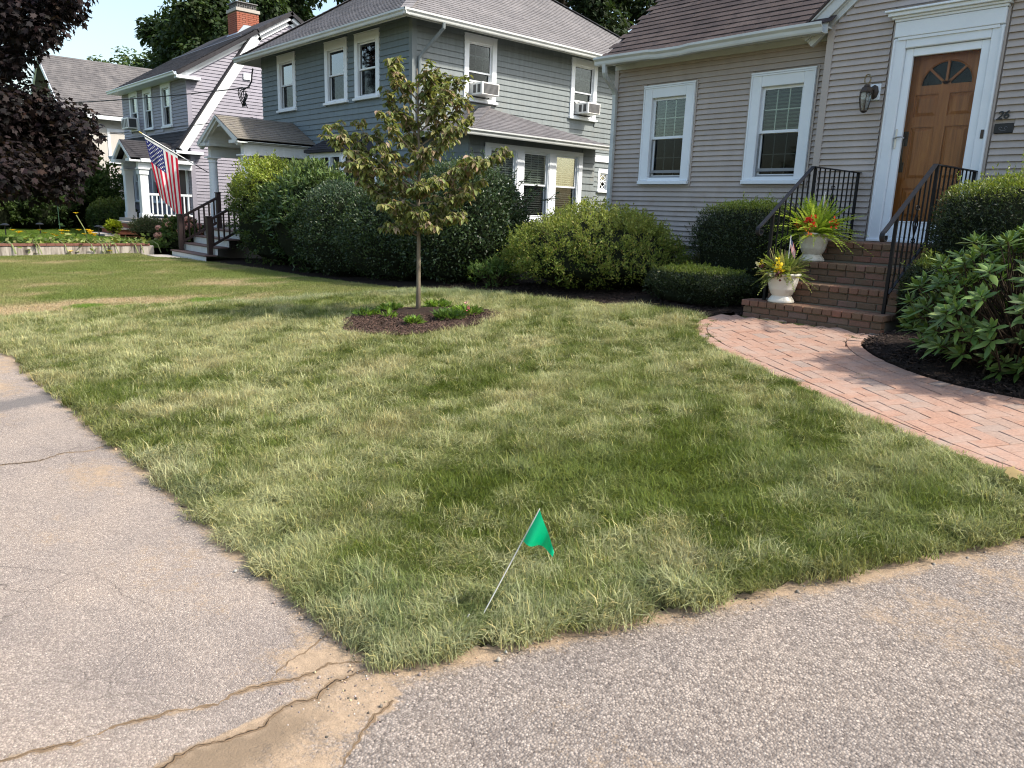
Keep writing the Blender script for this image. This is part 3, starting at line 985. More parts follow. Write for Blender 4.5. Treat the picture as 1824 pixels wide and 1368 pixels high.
link('brick', unit_s, steps, (-2.88, 7.19, 0.47), (0, 0, 0), (0.5, 1.2, 1.2))
# ------------------------------------------------------------------ house building kit
def front(w):
    return lambda u, n, z: (u, w - n, z)
def side(w):
    return lambda u, n, z: (w + n, u, z)

_board_cache = {}
def board_mesh(exp, proud, m):
    k = (exp, proud, m)
    if k not in _board_cache:
        mb = MB()
        mb.prism([(0.0, 0.0), (-proud, 0.0), (-proud, 0.005), (-proud * 0.18, exp + 0.004), (0.0, exp + 0.004)], 0, 1, 0)
        me = mb.mesh('clapboard')
        me.materials.append(M[m])
        _board_cache[k] = me
    return _board_cache[k]

def clad(wall, kind, w, u0, u1, z0, z1, exp, proud, m, openings=(), clip=None, n0=0.0):
    """lay boards in courses on a wall plane, cut round openings; clip(z) -> (u0, u1) for gables"""
    me = board_mesh(exp, proud, m)
    z = z0
    while z < z1 - 0.02:
        a, b = (u0, u1) if clip is None else clip(z + exp * 0.5)
        if b - a > 0.05:
            cuts = [(o[0], o[1]) for o in openings if o[2] < z + exp * 0.98 and o[3] > z + 0.002]
            segs = [(a, b)]
            for c0, c1 in cuts:
                ns = []
                for s0, s1 in segs:
                    if c1 <= s0 or c0 >= s1:
                        ns.append((s0, s1))
                    else:
                        if c0 > s0:
                            ns.append((s0, c0))
                        if c1 < s1:
                            ns.append((c1, s1))
                segs = ns
            pieces = []
            for s0, s1 in segs:
                cut = s0
                while s1 - cut > 3.9:
                    nx_ = cut + random.uniform(1.6, 3.7)
                    pieces.append((cut, nx_ - 0.0025))
                    cut = nx_
                pieces.append((cut, s1))
            for s0, s1 in pieces:
                if s1 - s0 < 0.03:
                    continue
                if kind == 'front':
                    link('clapboard', me, wall, (s0, w - n0, z + random.uniform(-0.002, 0.002)), (random.gauss(0, 0.01), random.gauss(0, 0.0004), 0), (s1 - s0, 1, 1))
                else:
                    link('clapboard', me, wall, (w + n0, s0, z + random.uniform(-0.002, 0.002)), (random.gauss(0, 0.01), random.gauss(0, 0.0004), math.pi / 2), (s1 - s0, 1, 1))
        z += exp

def backing(F, u0, u1, z0, z1, openings, th=0.15):
    mb = MB(F)
    us = sorted({u0, u1} | {min(max(o[i], u0), u1) for o in openings for i in (0, 1)})
    zs = sorted({z0, z1} | {min(max(o[i], z0), z1) for o in openings for i in (2, 3)})
    for a, b in zip(us[:-1], us[1:]):
        for c, d in zip(zs[:-1], zs[1:]):
            uc, zc = (a + b) / 2, (c + d) / 2
            if any(o[0] < uc < o[1] and o[2] < zc < o[3] for o in openings):
                continue
            mb.box(a, b, -th, -0.002, c, d)
    return mb

def window(house, F, u0, u1, z0, z1, tw=0.11, head=None, sill=0.05, cols=3, rows=2, low=False, glass=('glass', 'glass_dark'), blind=None, split=0.5, raised=0.0, trim='white', mitre=True, proud=0.03, sillout=0.03, screen=True):
    """outer casing u0..u1, z0..z1. returns opening rectangle"""
    head = head or tw
    a, b, c, d = u0 + tw, u1 - tw, z0 + sill + 0.045, z1 - head
    cs = MB(F)
    cs.box(u0, a, -0.05, proud, z0 + sill, z1, 0.006)
    cs.box(b, u1, -0.05, proud, z0 + sill, z1, 0.006)
    cs.box(a, b, -0.05, proud - 0.002, d, z1 - 0.001, 0.006)
    cs.box(u0 - 0.005, u1 + 0.005, -0.05, proud + 0.006, z1 + 0.001, z1 + 0.022)
    if mitre:
        cs.box(u0 + 0.004, u0 + 0.022, proud - 0.004, proud + 0.010, z0 + sill, z1 - 0.004)
        cs.box(u1 - 0.022, u1 - 0.004, proud - 0.004, proud + 0.010, z0 + sill, z1 - 0.004)
        cs.box(u0 + 0.022, u1 - 0.022, proud - 0.004, proud + 0.010, z1 - 0.024, z1 - 0.004)
    w = cs.build('window', trim, house)
    sl = MB(F)
    sl.box(u0 - sillout, u1 + sillout, -0.05, proud + 0.045, z0, z0 + sill - 0.002, 0.006)
    sl.box(a, b, -0.05, proud - 0.012, z0 + sill - 0.002, c)
    sl.build('sill', trim, w)
    zm = c + (d - c) * split
    sw = 0.036
    # recess (dark room behind)
    rc = MB(F)
    D = 0.55
    rc.quad((a - .3, -D, c - .3), (b + .3, -D, c - .3), (b + .3, -D, d + .3), (a - .3, -D, d + .3))
    for q in (((a - .3, -0.16, c - .3), (a - .3, -D, c - .3), (a - .3, -D, d + .3), (a - .3, -0.16, d + .3)), ((b + .3, -0.16, c - .3), (b + .3, -D, c - .3), (b + .3, -D, d + .3), (b + .3, -0.16, d + .3)), ((a - .3, -0.16, c - .3), (b + .3, -0.16, c - .3), (b + .3, -D, c - .3), (a - .3, -D, c - .3)), ((a - .3, -0.16, d + .3), (b + .3, -0.16, d + .3), (b + .3, -D, d + .3), (a - .3, -D, d + .3))):
        rc.quad(*q)
    rc.build('room_recess', 'dark', w)
    def sash(zlo, zhi, n, name, thick=0.03, mt=trim):
        s = MB(F)
        s.box(a, a + sw, n - thick, n, zlo, zhi)
        s.box(b - sw, b, n - thick, n, zlo, zhi)
        s.box(a + sw, b - sw, n - thick, n - 0.001, zlo, zlo + sw)
        s.box(a + sw, b - sw, n - thick, n - 0.001, zhi - sw, zhi)
        return s.build(name, mt, w)
    up = sash(zm - 0.012, d, -0.012, 'sash')
    lo = sash(c + raised, zm + 0.02 + raised, -0.045, 'sash')
    def pane(zlo, zhi, n, g):
        p = MB(F)
        p.box(a + sw * 0.9, b - sw * 0.9, n - 0.004, n, zlo, zhi)
        return p.build('pane', g, w)
    pane(zm - 0.012 + sw * 0.9, d - sw * 0.9, -0.026, glass[0])
    pane(c + raised + sw * 0.9, zm + 0.02 + raised - sw * 0.9, -0.060, glass[1])
    def grid(zlo, zhi, n):
        g = MB(F)
        for i in range(1, cols):
            x = a + sw + (b - a - 2 * sw) * i / cols
            g.box(x - 0.006, x + 0.006, n - 0.008, n, zlo, zhi)
        for j in range(1, rows):
            z = zlo + (zhi - zlo) * j / rows
            g.box(a + sw, b - sw, n - 0.0075, n - 0.0005, z - 0.006, z + 0.006)
        g.build('muntin_grid', 'muntin', w)
    if cols > 1:
        grid(zm + sw * 0.8, d - sw * 0.9, -0.031)
    if low:
        grid(c + raised + sw, zm + raised - sw * 0.6, -0.068)
    if screen and raised == 0:
        s = MB(F)
        s.box(a, a + 0.018, -0.030, -0.016, c, zm - 0.013)
        s.box(b - 0.018, b, -0.030, -0.016, c, zm - 0.013)
        s.box(a + 0.018, b - 0.018, -0.030, -0.017, c, c + 0.022)
        s.box(a + 0.018, b - 0.018, -0.030, -0.017, c + 0.07, c + 0.11) if low else None
        s.build('screen_frame', 'screen', w)
    if blind:
        s = MB(F)
        zt, zb_ = d + 0.02, blind[0]
        pit = blind[1]
        z = zt
        while z > zb_:
            s.quad((a - 0.02, -0.09, z), (b + 0.02, -0.09, z), (b + 0.02, -0.09 - pit * 0.5, z + pit * 0.60), (a - 0.02, -0.09 - pit * 0.5, z + pit * 0.60))
            z -= pit
        s.box(a - 0.01, b + 0.01, -0.125, -0.098, zb_ - 0.02, zb_)
        s.build('blind', 'blind' if len(blind) < 3 else blind[2], w, fix=False)
    return w

def opening(u0, u1, z0, z1, k=0.03):
    return (u0 + k, u1 - k, z0 + k, z1 - k)

def ogee_gutter(mb, pts, h=0.12, d=0.12, inward=(0, 1)):
    """K style gutter along a straight run, outward = -inward"""
    (x0, y0, z0), (x1, y1, z1) = pts
    ix, iy = inward
    prof = [(d, 0), (0.045, 0), (0.035, 0.02), (0.030, 0.055), (0.0, 0.085), (0.0, h), (0.012, h), (0.012, h - 0.008), (0.016, 0.09), (0.045, 0.06), (0.05, 0.012), (d, 0.012)]
    n = len(prof)
    vs = [(x0 + p * ix, y0 + p * iy, z0 + q) for p, q in prof] + [(x1 + p * ix, y1 + p * iy, z1 + q) for p, q in prof]
    mb.add(vs, [(i, (i + 1) % n, (i + 1) % n + n, i + n) for i in range(n)] + [tuple(range(n)), tuple(range(n, 2 * n))])

# ------------------------------------------------------------------ taupe house with the wooden door
YB, YD = 9.5, 9.3
H1 = thing('clapboard_house', 'taupe clapboard house with brown shingle roof and carved wooden front door', 'house', (-5.5, 9.5, 0.6))
W1, W2 = (-7.62, -6.71, 2.00, 3.40), (-5.83, -4.93, 2.00, 3.40)
ops = [opening(*W1), opening(*W2)]
wall = backing(front(YB), -8.20, -4.6, 1.10, 3.80, ops).build('wall', 'taupe', H1)
clad(wall, 'front', YB, -8.20, -4.72, 1.124, 3.74, 0.0706, 0.030, 'taupe', [(-7.60, -6.73, 2.0, 3.40), (-5.81, -4.95, 2.0, 3.40)])
MB().box(-8.20, -4.3, YB + 0.03, YB + 0.35, 0.3, 1.12).build('foundation', 'stone_wall', H1)
# rounded field stones of the foundation
stone_me = []
for k in range(4):
    bm = bmesh.new()
    bmesh.ops.create_icosphere(bm, subdivisions=2, radius=1.0)
    for v in bm.verts:
        v.co *= 1 + 0.12 * math.sin(3 * v.co.x + k) * math.cos(4 * v.co.z + 2 * k)
    me = bpy.data.meshes.new('foundation_stone')
    bm.to_mesh(me)
    bm.free()
    me.materials.append(M['stone_wall'])
    stone_me.append(me)
fnd = [o for o in H1.children if o.name.startswith('foundation')][0]
for i in range(18):
    for j in range(3):
        link('foundation_stone', stone_me[(i + j) % 4], fnd, (-8.05 + i * 0.19 + (j % 2) * 0.1, YB + 0.03, 0.62 + j * 0.17), (0, random.uniform(0, 3), 0), (0.095, 0.035, 0.08))
# projecting gable bay with the door
dops = [(-3.93, -2.84, 1.30, 3.56)]
wall2 = backing(front(YD), -4.72, -1.98, 1.0, 3.80, dops, 0.19).build('wall', 'taupe', H1)
GPX, GP = -3.35, 0.86
def gclip(z):
    if z < 3.80:
        return (-4.66, -2.04)
    h = (z - 3.80) / GP
    return (-4.72 + h, -1.98 - h)
clad(wall2, 'front', YD, -4.66, -2.04, 1.158, 5.0, 0.0706, 0.030, 'taupe', [(-3.99, -2.81, 1.0, 3.86), (-4.15, -4.03, 2.95, 3.12), (-2.80, -2.62, 2.5, 2.6)], gclip)
g = MB()
g.prism([(-4.72, 3.80), (-1.98, 3.80), (GPX, 3.80 + 1.37 * GP)], YD + 0.002, YD + 0.19, 1)
g.build('gable_wall', 'taupe', H1)
for xa, xb, ya, yb, zt_ in ((-4.745, -4.66, YD - 0.034, YD + 0.19, 3.80), (-2.04, -1.955, YD - 0.034, YD + 0.19, 3.80), (-8.225, -8.15, YB - 0.034, YB + 0.12, 3.70)):
    MB().box(xa, xb, ya, yb, 1.1, zt_).build('corner_board', 'taupe_trim', H1)
# rakes and roof of the gable bay
for s in (-1, 1):
    rk = MB()
    def RP(t, off, y):          # along the slope from the foot, off perpendicular
        ln = math.hypot(1, GP)
        return (GPX + s * (1.60 - t / ln) + s * off * GP / ln, y, 3.80 - 0.20 * GP + t * GP / ln + off / ln)
    L = 1.60 * math.hypot(1, GP)
    def plank(o0, o1, y0, y1):
        vs = [RP(t, o, y) for y in (y0, y1) for t, o in ((0, o0), (L, o0), (L, o1), (0, o1))]
        rk.add(vs, [(0, 1, 2, 3), (4, 7, 6, 5), (0, 4, 5, 1), (1, 5, 6, 2), (2, 6, 7, 3), (3, 7, 4, 0)])
    plank(-0.02, 0.045, YD - 0.045, YD + 0.02)
    plank(0.045, 0.06, YD - 0.06, YD + 0.02)
    plank(0.06, 0.17, YD - 0.10, YD + 0.02)
    plank(0.17, 0.19, YD - 0.12, YD + 0.02)
    rk.build('rake_board', 'gutter', H1)
    rs = MB()
    vs = [RP(t, o, y) for y in (YD - 0.14, YD + 1.6) for t, o in ((-0.03, 0.192), (L + 0.01, 0.192), (L + 0.01, 0.215), (-0.03, 0.215))]
    rs.add(vs, [(0, 1, 2, 3), (4, 7, 6, 5), (0, 4, 5, 1), (1, 5, 6, 2), (2, 6, 7, 3), (3, 7, 4, 0)])
    rs.build('gable_roof', 'roof_brown', H1)
# small gutter stub where the gable meets the main eave
gs = MB()
ogee_gutter(gs, ((-5.11, YD - 0.02, 3.86), (-4.97, YD - 0.02, 3.86)), 0.10, 0.10)
gs.build('gutter_stub', 'gutter', H1)
# wall to the right of the bay and the body of the house
wall3 = backing(front(YB), -2.0, 4.0, 1.0, 3.80, []).build('wall', 'taupe', H1)
clad(wall3, 'front', YB, -1.95, 4.0, 1.124, 3.74, 0.0706, 0.030, 'taupe', [])
bd = MB()
bd.box(-8.19, 4.0, 10.3, 17.5, 0.5, 3.78)
bd.box(-8.215, -8.19, 9.5, 17.5, 1.1, 3.78)
bd.build('house_body', 'taupe', H1)
# eave: frieze, soffit, fascia, gutter, downspout
EY, EZ, RP_ = 9.14, 3.83, 0.82
ev = MB()
ev.box(-8.22, -4.70, YB - 0.045, YB - 0.002, 3.70, 3.80)
ev.box(-8.26, -4.70, 9.17, YB - 0.045, 3.775, 3.795)
ev.box(-8.26, -4.70, 9.145, 9.168, 3.715, 3.86)
ev.build('eave_trim', 'gutter', H1)
gt = MB()
pts = np.linspace(-8.30, -4.72, 26)
for i in range(25):
    def dz(x):
        return 3.715 + 0.006 * math.sin(x * 2.1) + (-0.012 if -7.2 < x < -6.7 else 0)
    ogee_gutter(gt, ((pts[i], 9.025, dz(pts[i])), (pts[i + 1], 9.025, dz(pts[i + 1]))), 0.115, 0.118)
gt.build('gutter', 'gutter', H1)
ds = MB()
def rect_tube(mb, pts, w=0.065, d=0.05):
    for p, q in zip(pts[:-1], pts[1:]):
        v = Vector(q) - Vector(p)
        e = v.normalized() * 0.008
        mb.bar(Vector(p) - e, Vector(q) + e, w, d, (0, 1, 0))
rect_tube(ds, [(-8.12, 9.09, 3.73), (-8.12, 9.10, 3.62), (-8.13, 9.14, 3.56), (-8.15, 9.26, 3.49), (-8.17, 9.38, 3.42), (-8.175, 9.43, 3.35), (-8.175, 9.44, 3.2), (-8.18, 9.44, 0.75)])
ds.build('downspout', 'gutter', H1)
# main roof
rf = MB()
ry = 4.2
for xa, xb, ya in ((-8.20, -4.74, 0.0), (-4.74, -1.96, 0.40), (-1.96, 4.2, 0.0)):
    rf.prism([(EY + ya, EZ + ya * RP_), (EY + ry, EZ + ry * RP_), (EY + ry, EZ + ry * RP_ - 0.16), (EY + 0.16 + ya, EZ - 0.02 + ya * RP_)], xa, xb, 0)
rf.prism([(EY + ry, EZ + ry * RP_), (EY + 2 * ry, EZ), (EY + 2 * ry - 0.16, EZ - 0.02), (EY + ry, EZ + ry * RP_ - 0.16)], -8.20, 4.2, 0)
roof = rf.build('roof', 'roof_brown', H1)
rb = MB()
rb.prism([(EY + 0.02, EZ - 0.01), (EY + ry, EZ + ry * RP_ - 0.01), (EY + ry, EZ + ry * RP_ - 0.16), (EY + 0.10, EZ - 0.10)], -8.245, -8.202, 0)
rb.build('rake_board', 'gutter', H1)
gw = MB()
gw.prism([(9.5, 3.78), (17.4, 3.78), (EY + ry, EZ + ry * RP_ - 0.2)], -8.19, -8.0, 0)
gw.build('gable_wall', 'taupe', H1)
shg = MB().box(0, 1, 0, 1, 0, 0.007).mesh('shingle')
shg.materials.append(M['roof_brown'])
pang = math.atan(RP_)
ca, sa = math.cos(pang), math.sin(pang)
nrow = 0
rest = MB()
for r_ in range(34):
    s0 = -0.02 + r_ * 0.134
    y, z = EY + s0 * ca, EZ + s0 * sa
    x = -8.265 + (0.15 if r_ % 2 else 0) - (0.06 if r_ % 3 else 0)
    x0 = x
    while x0 < 4.1:
        w = 0.302
        a, b = max(x0, -8.265), min(x0 + w, 4.2)
        # proud at the lower edge
        lift = 0.016 + random.uniform(0, 0.002)
        L = 0.15
        if -4.74 < (a + b) / 2 < -1.96 and s0 * ca < 0.42:
            x0 += w
            continue
        if b - a > 0.04:
            if r_ < 22 and b < -4.45 and nrow < 290:
                nrow += 1
                link('shingle', shg, roof, (a + 0.003, y - sa * lift, z + ca * lift), (pang - 0.075, 0, random.gauss(0, 0.004)), (b - a - 0.006, L, 1))
            else:
                p0 = Vector((a + 0.003, y - sa * lift, z + ca * lift))
                d = Vector((0, math.cos(pang - 0.075), math.sin(pang - 0.075)))
                nn = Vector((0, -d.z, d.y)) * 0.007
                wv = Vector((b - a - 0.006, 0, 0))
                vs = [p0, p0 + wv, p0 + wv + d * L, p0 + d * L]
                rest.add([tuple(v) for v in vs] + [tuple(v + nn) for v in vs], [(4, 5, 6, 7), (0, 1, 5, 4), (1, 2, 6, 5), (3, 0, 4, 7)])
        x0 += w
rest.build('far_shingles', 'roof_brown', roof, kind='stuff')
# windows
FB = front(YB)
for W_, bz in ((W1, 2.43), (W2, 2.45)):
    window(H1, FB, *W_, tw=0.155, head=0.16, sill=0.055, cols=3, rows=2, low=True, blind=(bz + 0.28, 0.045, 'blind_dim'), proud=0.045, sillout=-0.004)
j = MB(FB)
for W_ in (W1, W2):
    j.box(W_[0] - 0.022, W_[0] - 0.002, -0.01, 0.036, W_[2] - 0.01, W_[3] + 0.024)
    j.box(W_[1] + 0.006, W_[1] + 0.030, -0.01, 0.036, W_[2] - 0.02, W_[3] + 0.024)
    j.box(W_[0] - 0.022, W_[1] + 0.03, -0.01, 0.034, W_[2] - 0.03, W_[2] - 0.003)
j.build('siding_channel', 'taupe_trim', H1)

# door, storm door, casing and cornice
FD = front(YD)
cs = MB(FD)
cs.box(-3.945, -3.815, -0.06, 0.045, 1.345, 3.575, 0.008)
cs.box(-2.965, -2.85, -0.06, 0.045, 1.345, 3.575, 0.008)
cs.box(-3.815, -2.965, -0.06, 0.043, 3.455, 3.574, 0.008)
cs.box(-3.945, -3.925, 0.045, 0.062, 1.345, 3.555)
cs.box(-2.87, -2.85, 0.045, 0.062, 1.345, 3.555)
cs.box(-3.945, -2.85, -0.06, 0.066, 3.576, 3.735, 0.006)
cs.box(-3.90, -2.895, 0.043, 0.058, 3.545, 3.574)
casing = cs.build('door_casing', 'white', H1)
cr = MB(FD)
for z0, z1, pr in ((3.737, 3.765, 0.075), (3.765, 3.79, 0.10), (3.79, 3.83, 0.135), (3.83, 3.852, 0.165)):
    cr.box(-3.945 - (pr - 0.066), -2.85 + (pr - 0.066), 0.0, pr, z0, z1, 0.004)
cr.build('cornice', 'white', casing)
tc = MB(FD)
tc.box(-3.972, -3.947, -0.01, 0.03, 1.34, 3.74)
tc.box(-2.848, -2.825, -0.01, 0.03, 1.34, 3.74)
tc.build('siding_channel', 'taupe_trim', H1)
# slab
wood = mat('varnished oak door', (0.28, 0.105, 0.028), 0.42, 0.4)
t = NT(wood)
p = t.pos()
wv = t.noise(1.0, 6, 0.65, t.vscale(p, 26, 26, 1.6), 0.6)
c = t.ramp(wv, [(0.3, (0.165, 0.055, 0.011)), (0.5, (0.30, 0.105, 0.021)), (0.72, (0.40, 0.160, 0.036))])
c = t.mix(t.mapr(t.noise(2.2, 3), 0.45, 0.75, 0, 0.5), c, (0.24, 0.072, 0.014))
t.color(c)
t.bump(wv, 0.15, 0.003)
sl = MB(FD)
NB = -0.12
DX0, DX1, DZ0, DZ1 = -3.82, -2.96, 1.40, 3.44
dc = (DX0 + DX1) / 2
fz, fr = 3.065, 0.27
# stiles and rails with holes: panels are separate pieces
px = (DX0 + 0.13, dc - 0.055, dc + 0.055, DX1 - 0.13)
pz = ((1.62, 1.95), (2.05, 2.62), (2.73, 2.97))
sl.box(DX0, px[0], NB - 0.04, NB, DZ0, DZ1)
sl.box(px[3], DX1, NB - 0.04, NB, DZ0, DZ1)
sl.box(px[1], px[2], NB - 0.04, NB - 0.0005, DZ0, 2.97)
zs = [DZ0, 1.62, 1.95, 2.05, 2.62, 2.73, 2.97, fz]
for a, b in ((0, 1), (2, 3), (4, 5), (6, 7)):
    sl.box(px[0], px[3], NB - 0.04, NB - 0.001, zs[a], zs[b])
# arched opening over the fan light
seg = 18
outer = [(px[0], DZ1), (px[3], DZ1)]
arc = [(dc + fr * math.cos(math.pi * k / seg), fz + fr * 0.93 * math.sin(math.pi * k / seg)) for k in range(seg + 1)]
for k in range(seg):
    (x0, z0), (x1, z1) = arc[k], arc[k + 1]
    sl.prism([(x0, z0), (x0, DZ1), (x1, DZ1), (x1, z1)], NB - 0.04, NB - 0.0015, 1)
sl.box(px[0], dc - fr, NB - 0.04, NB - 0.0015, fz, DZ1)
sl.box(dc + fr, px[3], NB - 0.04, NB - 0.0015, fz, DZ1)
door = sl.build('door', wood, H1)
for i in (0, 2):
    for z0, z1 in pz:
        a, b = px[i], px[i + 1]
        q = MB(FD)
        q.box(a, b, NB - 0.04, NB - 0.018, z0, z1)
        q.add([(a + .012, NB - .018, z0 + .012), (b - .012, NB - .018, z0 + .012), (b - .012, NB - .018, z1 - .012), (a + .012, NB - .018, z1 - .012), (a + .045, NB - .003, z0 + .045), (b - .045, NB - .003, z0 + .045), (b - .045, NB - .003, z1 - .045), (a + .045, NB - .003, z1 - .045)], [(4, 5, 6, 7), (0, 1, 5, 4), (1, 2, 6, 5), (2, 3, 7, 6), (3, 0, 4, 7)])
        q.build('door_panel', wood, door)
fl = MB(FD)
fl.box(dc - fr, dc + fr, NB - 0.03, NB - 0.024, fz, fz + fr)
fl.build('pane', 'glass_dark', door)
fb = MB(FD)
fb.quad((dc - fr, NB - 0.2, fz - .1), (dc + fr, NB - 0.2, fz - .1), (dc + fr, NB - 0.2, fz + .4), (dc - fr, NB - 0.2, fz + .4))
fb.build('room_recess', 'dark', door)
for ang in (45, 90, 135):
    q = MB(FD)
    q.bar((dc, NB - 0.012, fz), (dc + (fr + .005) * math.cos(R(ang)), NB - 0.012, fz + (fr * .93 + .005) * math.sin(R(ang))), 0.024, 0.026, (0, 1, 0))
    q.build('fanlight_bar', wood, door)
q = MB(FD)
q.tube([(dc + (fr - 0.004) * math.cos(math.pi * k / 20), NB - 0.008, fz + (fr * 0.93 - 0.004) * math.sin(math.pi * k / 20)) for k in range(21)], 0.012, 6)
q.box(dc - 0.045, dc + 0.045, NB - 0.02, NB + 0.001, fz - 0.015, fz + 0.035)
q.build('fanlight_arch', wood, door)
q = MB(FD)
q.tube([(DX0 + 0.085, NB + 0.03, 2.48), (DX0 + 0.085, NB + 0.055, 2.40), (DX0 + 0.085, NB + 0.05, 2.28), (DX0 + 0.085, NB + 0.02, 2.22)], 0.011, 8)
q.box(DX0 + 0.055, DX0 + 0.115, NB, NB + 0.012, 2.42, 2.58, 0.004)
q.box(DX0 + 0.065, DX0 + 0.105, NB, NB + 0.012, 2.13, 2.24, 0.004)
q.build('handle', 'bronze', door)
# storm door frame
sd = MB(FD)
S0, S1, SZ0, SZ1 = -3.815, -2.965, 1.365, 3.452
sd.box(S0, S0 + 0.085, -0.035, 0.012, SZ0, SZ1, 0.005)
sd.box(S1 - 0.085, S1, -0.035, 0.012, SZ0, SZ1, 0.005)
sd.box(S0 + 0.085, S1 - 0.085, -0.035, 0.011, SZ1 - 0.085, SZ1, 0.005)
sd.box(S0 + 0.085, S1 - 0.085, -0.035, 0.011, SZ0, SZ0 + 0.20, 0.005)
sd.box(S0 + 0.10, S1 - 0.10, 0.011, 0.02, SZ0 + 0.03, SZ0 + 0.15, 0.005)
sd.box(S0 + 0.086, S1 - 0.086, 0.0, 0.016, SZ0 + 0.2, SZ0 + 0.215)
storm = sd.build('storm_door', 'white', H1)
gp = MB(FD)
gp.box(S0 + 0.08, S1 - 0.08, -0.02, -0.016, SZ0 + 0.19, SZ1 - 0.08)
gp.build('pane', glass_mat('clear storm door glass', (0.96, 0.96, 0.95), 0.02, 0.14), storm)
q = MB(FD)
q.box(S0 + 0.012, S0 + 0.034, 0.012, 0.02, 2.38, 2.60, 0.004)
q.tube([(S0 + 0.023, 0.02, 2.50), (S0 + 0.023, 0.055, 2.50), (S0 + 0.05, 0.062, 2.505), (S0 + 0.10, 0.062, 2.51), (S0 + 0.13, 0.055, 2.49)], 0.009, 8)
q.build('handle', 'metal', storm)
for z in (1.75, 2.5, 3.2):
    MB(FD).box(S1 - 0.008, S1 + 0.006, 0.012, 0.024, z - 0.06, z + 0.06).build('hinge', 'white', storm)
MB(FD).box(-3.95, -2.84, -0.1, 0.07, 1.337, 1.364, 0.004).build('threshold', 'white', casing)
q = MB(FD)
q.box(-2.913, -2.883, 0.045, 0.056, 2.455, 2.545, 0.004)
q.build('door_bell', 'bronze', casing)
# house number and letter plate
def text_mesh(name, body, size, loc, m, parent, shear=0.0, ext=0.004, rot=(math.pi / 2, 0, 0)):
    cu = bpy.data.curves.new(name, 'FONT')
    cu.body = body
    cu.size = size
    cu.extrude = ext
    cu.shear = shear
    cu.align_x = 'CENTER'
    cu.align_y = 'CENTER'
    cu.offset = 0.002
    tmp = bpy.data.objects.new(name, cu)
    COL.objects.link(tmp)
    dg = bpy.context.evaluated_depsgraph_get()
    me = bpy.data.meshes.new_from_object(tmp.evaluated_get(dg))
    COL.objects.unlink(tmp)
    bpy.data.objects.remove(tmp)
    me.materials.clear()
    me.materials.append(M[m])
    return link(name, me, parent, loc, rot)
nums = thing('house_number', 'black metal house number 26 on the siding beside the door', 'house number', (-2.73, YD - 0.02, 2.64))
text_mesh('digit', '2', 0.115, (-2.765, YD - 0.036, 2.675), 'black', nums, 0.25)
text_mesh('digit', '6', 0.115, (-2.705, YD - 0.036, 2.680), 'black', nums, 0.15)
pl = thing('wall_plaque', 'small black plaque with curled emblem under the house number', 'plaque', (-2.71, YD - 0.01, 2.50))
MB(FD).box(-2.80, -2.62, 0.0, 0.03, 2.50, 2.60, 0.006).build('plate', 'black', pl)
q = MB(FD)
for s in (-1, 1):
    q.tube([(-2.715 + s * 0.026 + 0.014 * math.cos(a), 0.031, 2.552 + 0.013 * math.sin(a)) for a in np.linspace(0.2, 5.2, 12)], 0.0028, 5)
q.box(-2.74, -2.69, 0.028, 0.033, 2.525, 2.529)
q.build('emblem', mat('dull grey relief', (0.12, 0.12, 0.13), 0.5), pl)
# wall lantern
lan = thing('wall_lantern', 'bronze carriage lantern on a white mounting block left of the door', 'lantern', (-4.10, YD - 0.03, 3.0))
MB(FD).box(-4.15, -4.03, -0.01, 0.035, 2.93, 3.11, 0.006).build('mounting_block', 'white', lan)
q = MB()
q.lathe([(0.0, 0.0), (0.055, 0.0), (0.05, 0.02), (0.02, 0.03), (0, 0.03)], (0, 0, 0), 8)
me = q.mesh('back_plate')
me.materials.append(M['bronze'])
link('back_plate', me, lan, (-4.10, YD - 0.035, 3.02), (math.pi / 2, 0, 0), (1, 1.5, 1))
lc = (-4.135, YD - 0.16, 0)
q = MB()
q.tube([(-4.10, YD - 0.05, 3.04), (-4.115, YD - 0.10, 3.06), (-4.13, YD - 0.15, 3.07), (lc[0], lc[1], 3.06)], 0.010, 6)
q.tube([(lc[0] + 0.035 * math.cos(a), lc[1], 3.15 + 0.05 * math.sin(a)) for a in np.linspace(-1.2, 4.3, 16)], 0.008, 6)
q.build('arm', mat('polished brass loop', (0.25, 0.2, 0.12), 0.3, 0.5, 0.8), lan)
q = MB()
q.lathe([(0.012, 0.125), (0.03, 0.12), (0.035, 0.10), (0.058, 0.085), (0.07, 0.05), (0.075, 0.045), (0.075, 0.035), (0.06, 0.03)], (lc[0], lc[1], 2.97), 6)
q.lathe([(0.0, -0.02), (0.02, -0.015), (0.042, 0.0), (0.042, 0.01), (0.0, 0.012)], (lc[0], lc[1], 2.80), 6)
for k in range(6):
    a = 2 * math.pi * k / 6
    q.tube([(lc[0] + 0.068 * math.cos(a), lc[1] + 0.068 * math.sin(a), 3.0), (lc[0] + 0.066 * math.cos(a), lc[1] + 0.066 * math.sin(a), 2.93), (lc[0] + 0.042 * math.cos(a), lc[1] + 0.042 * math.sin(a), 2.81)], 0.0055, 5)
q.build('cage', 'bronze', lan)
q = MB()
q.lathe([(0.064, 0.2), (0.062, 0.13), (0.039, 0.01)], (lc[0], lc[1], 2.80), 6)
q.build('lantern_glass', glass_mat('frosted lantern glass', (0.8, 0.82, 0.8), 0.15, 2.5), lan)

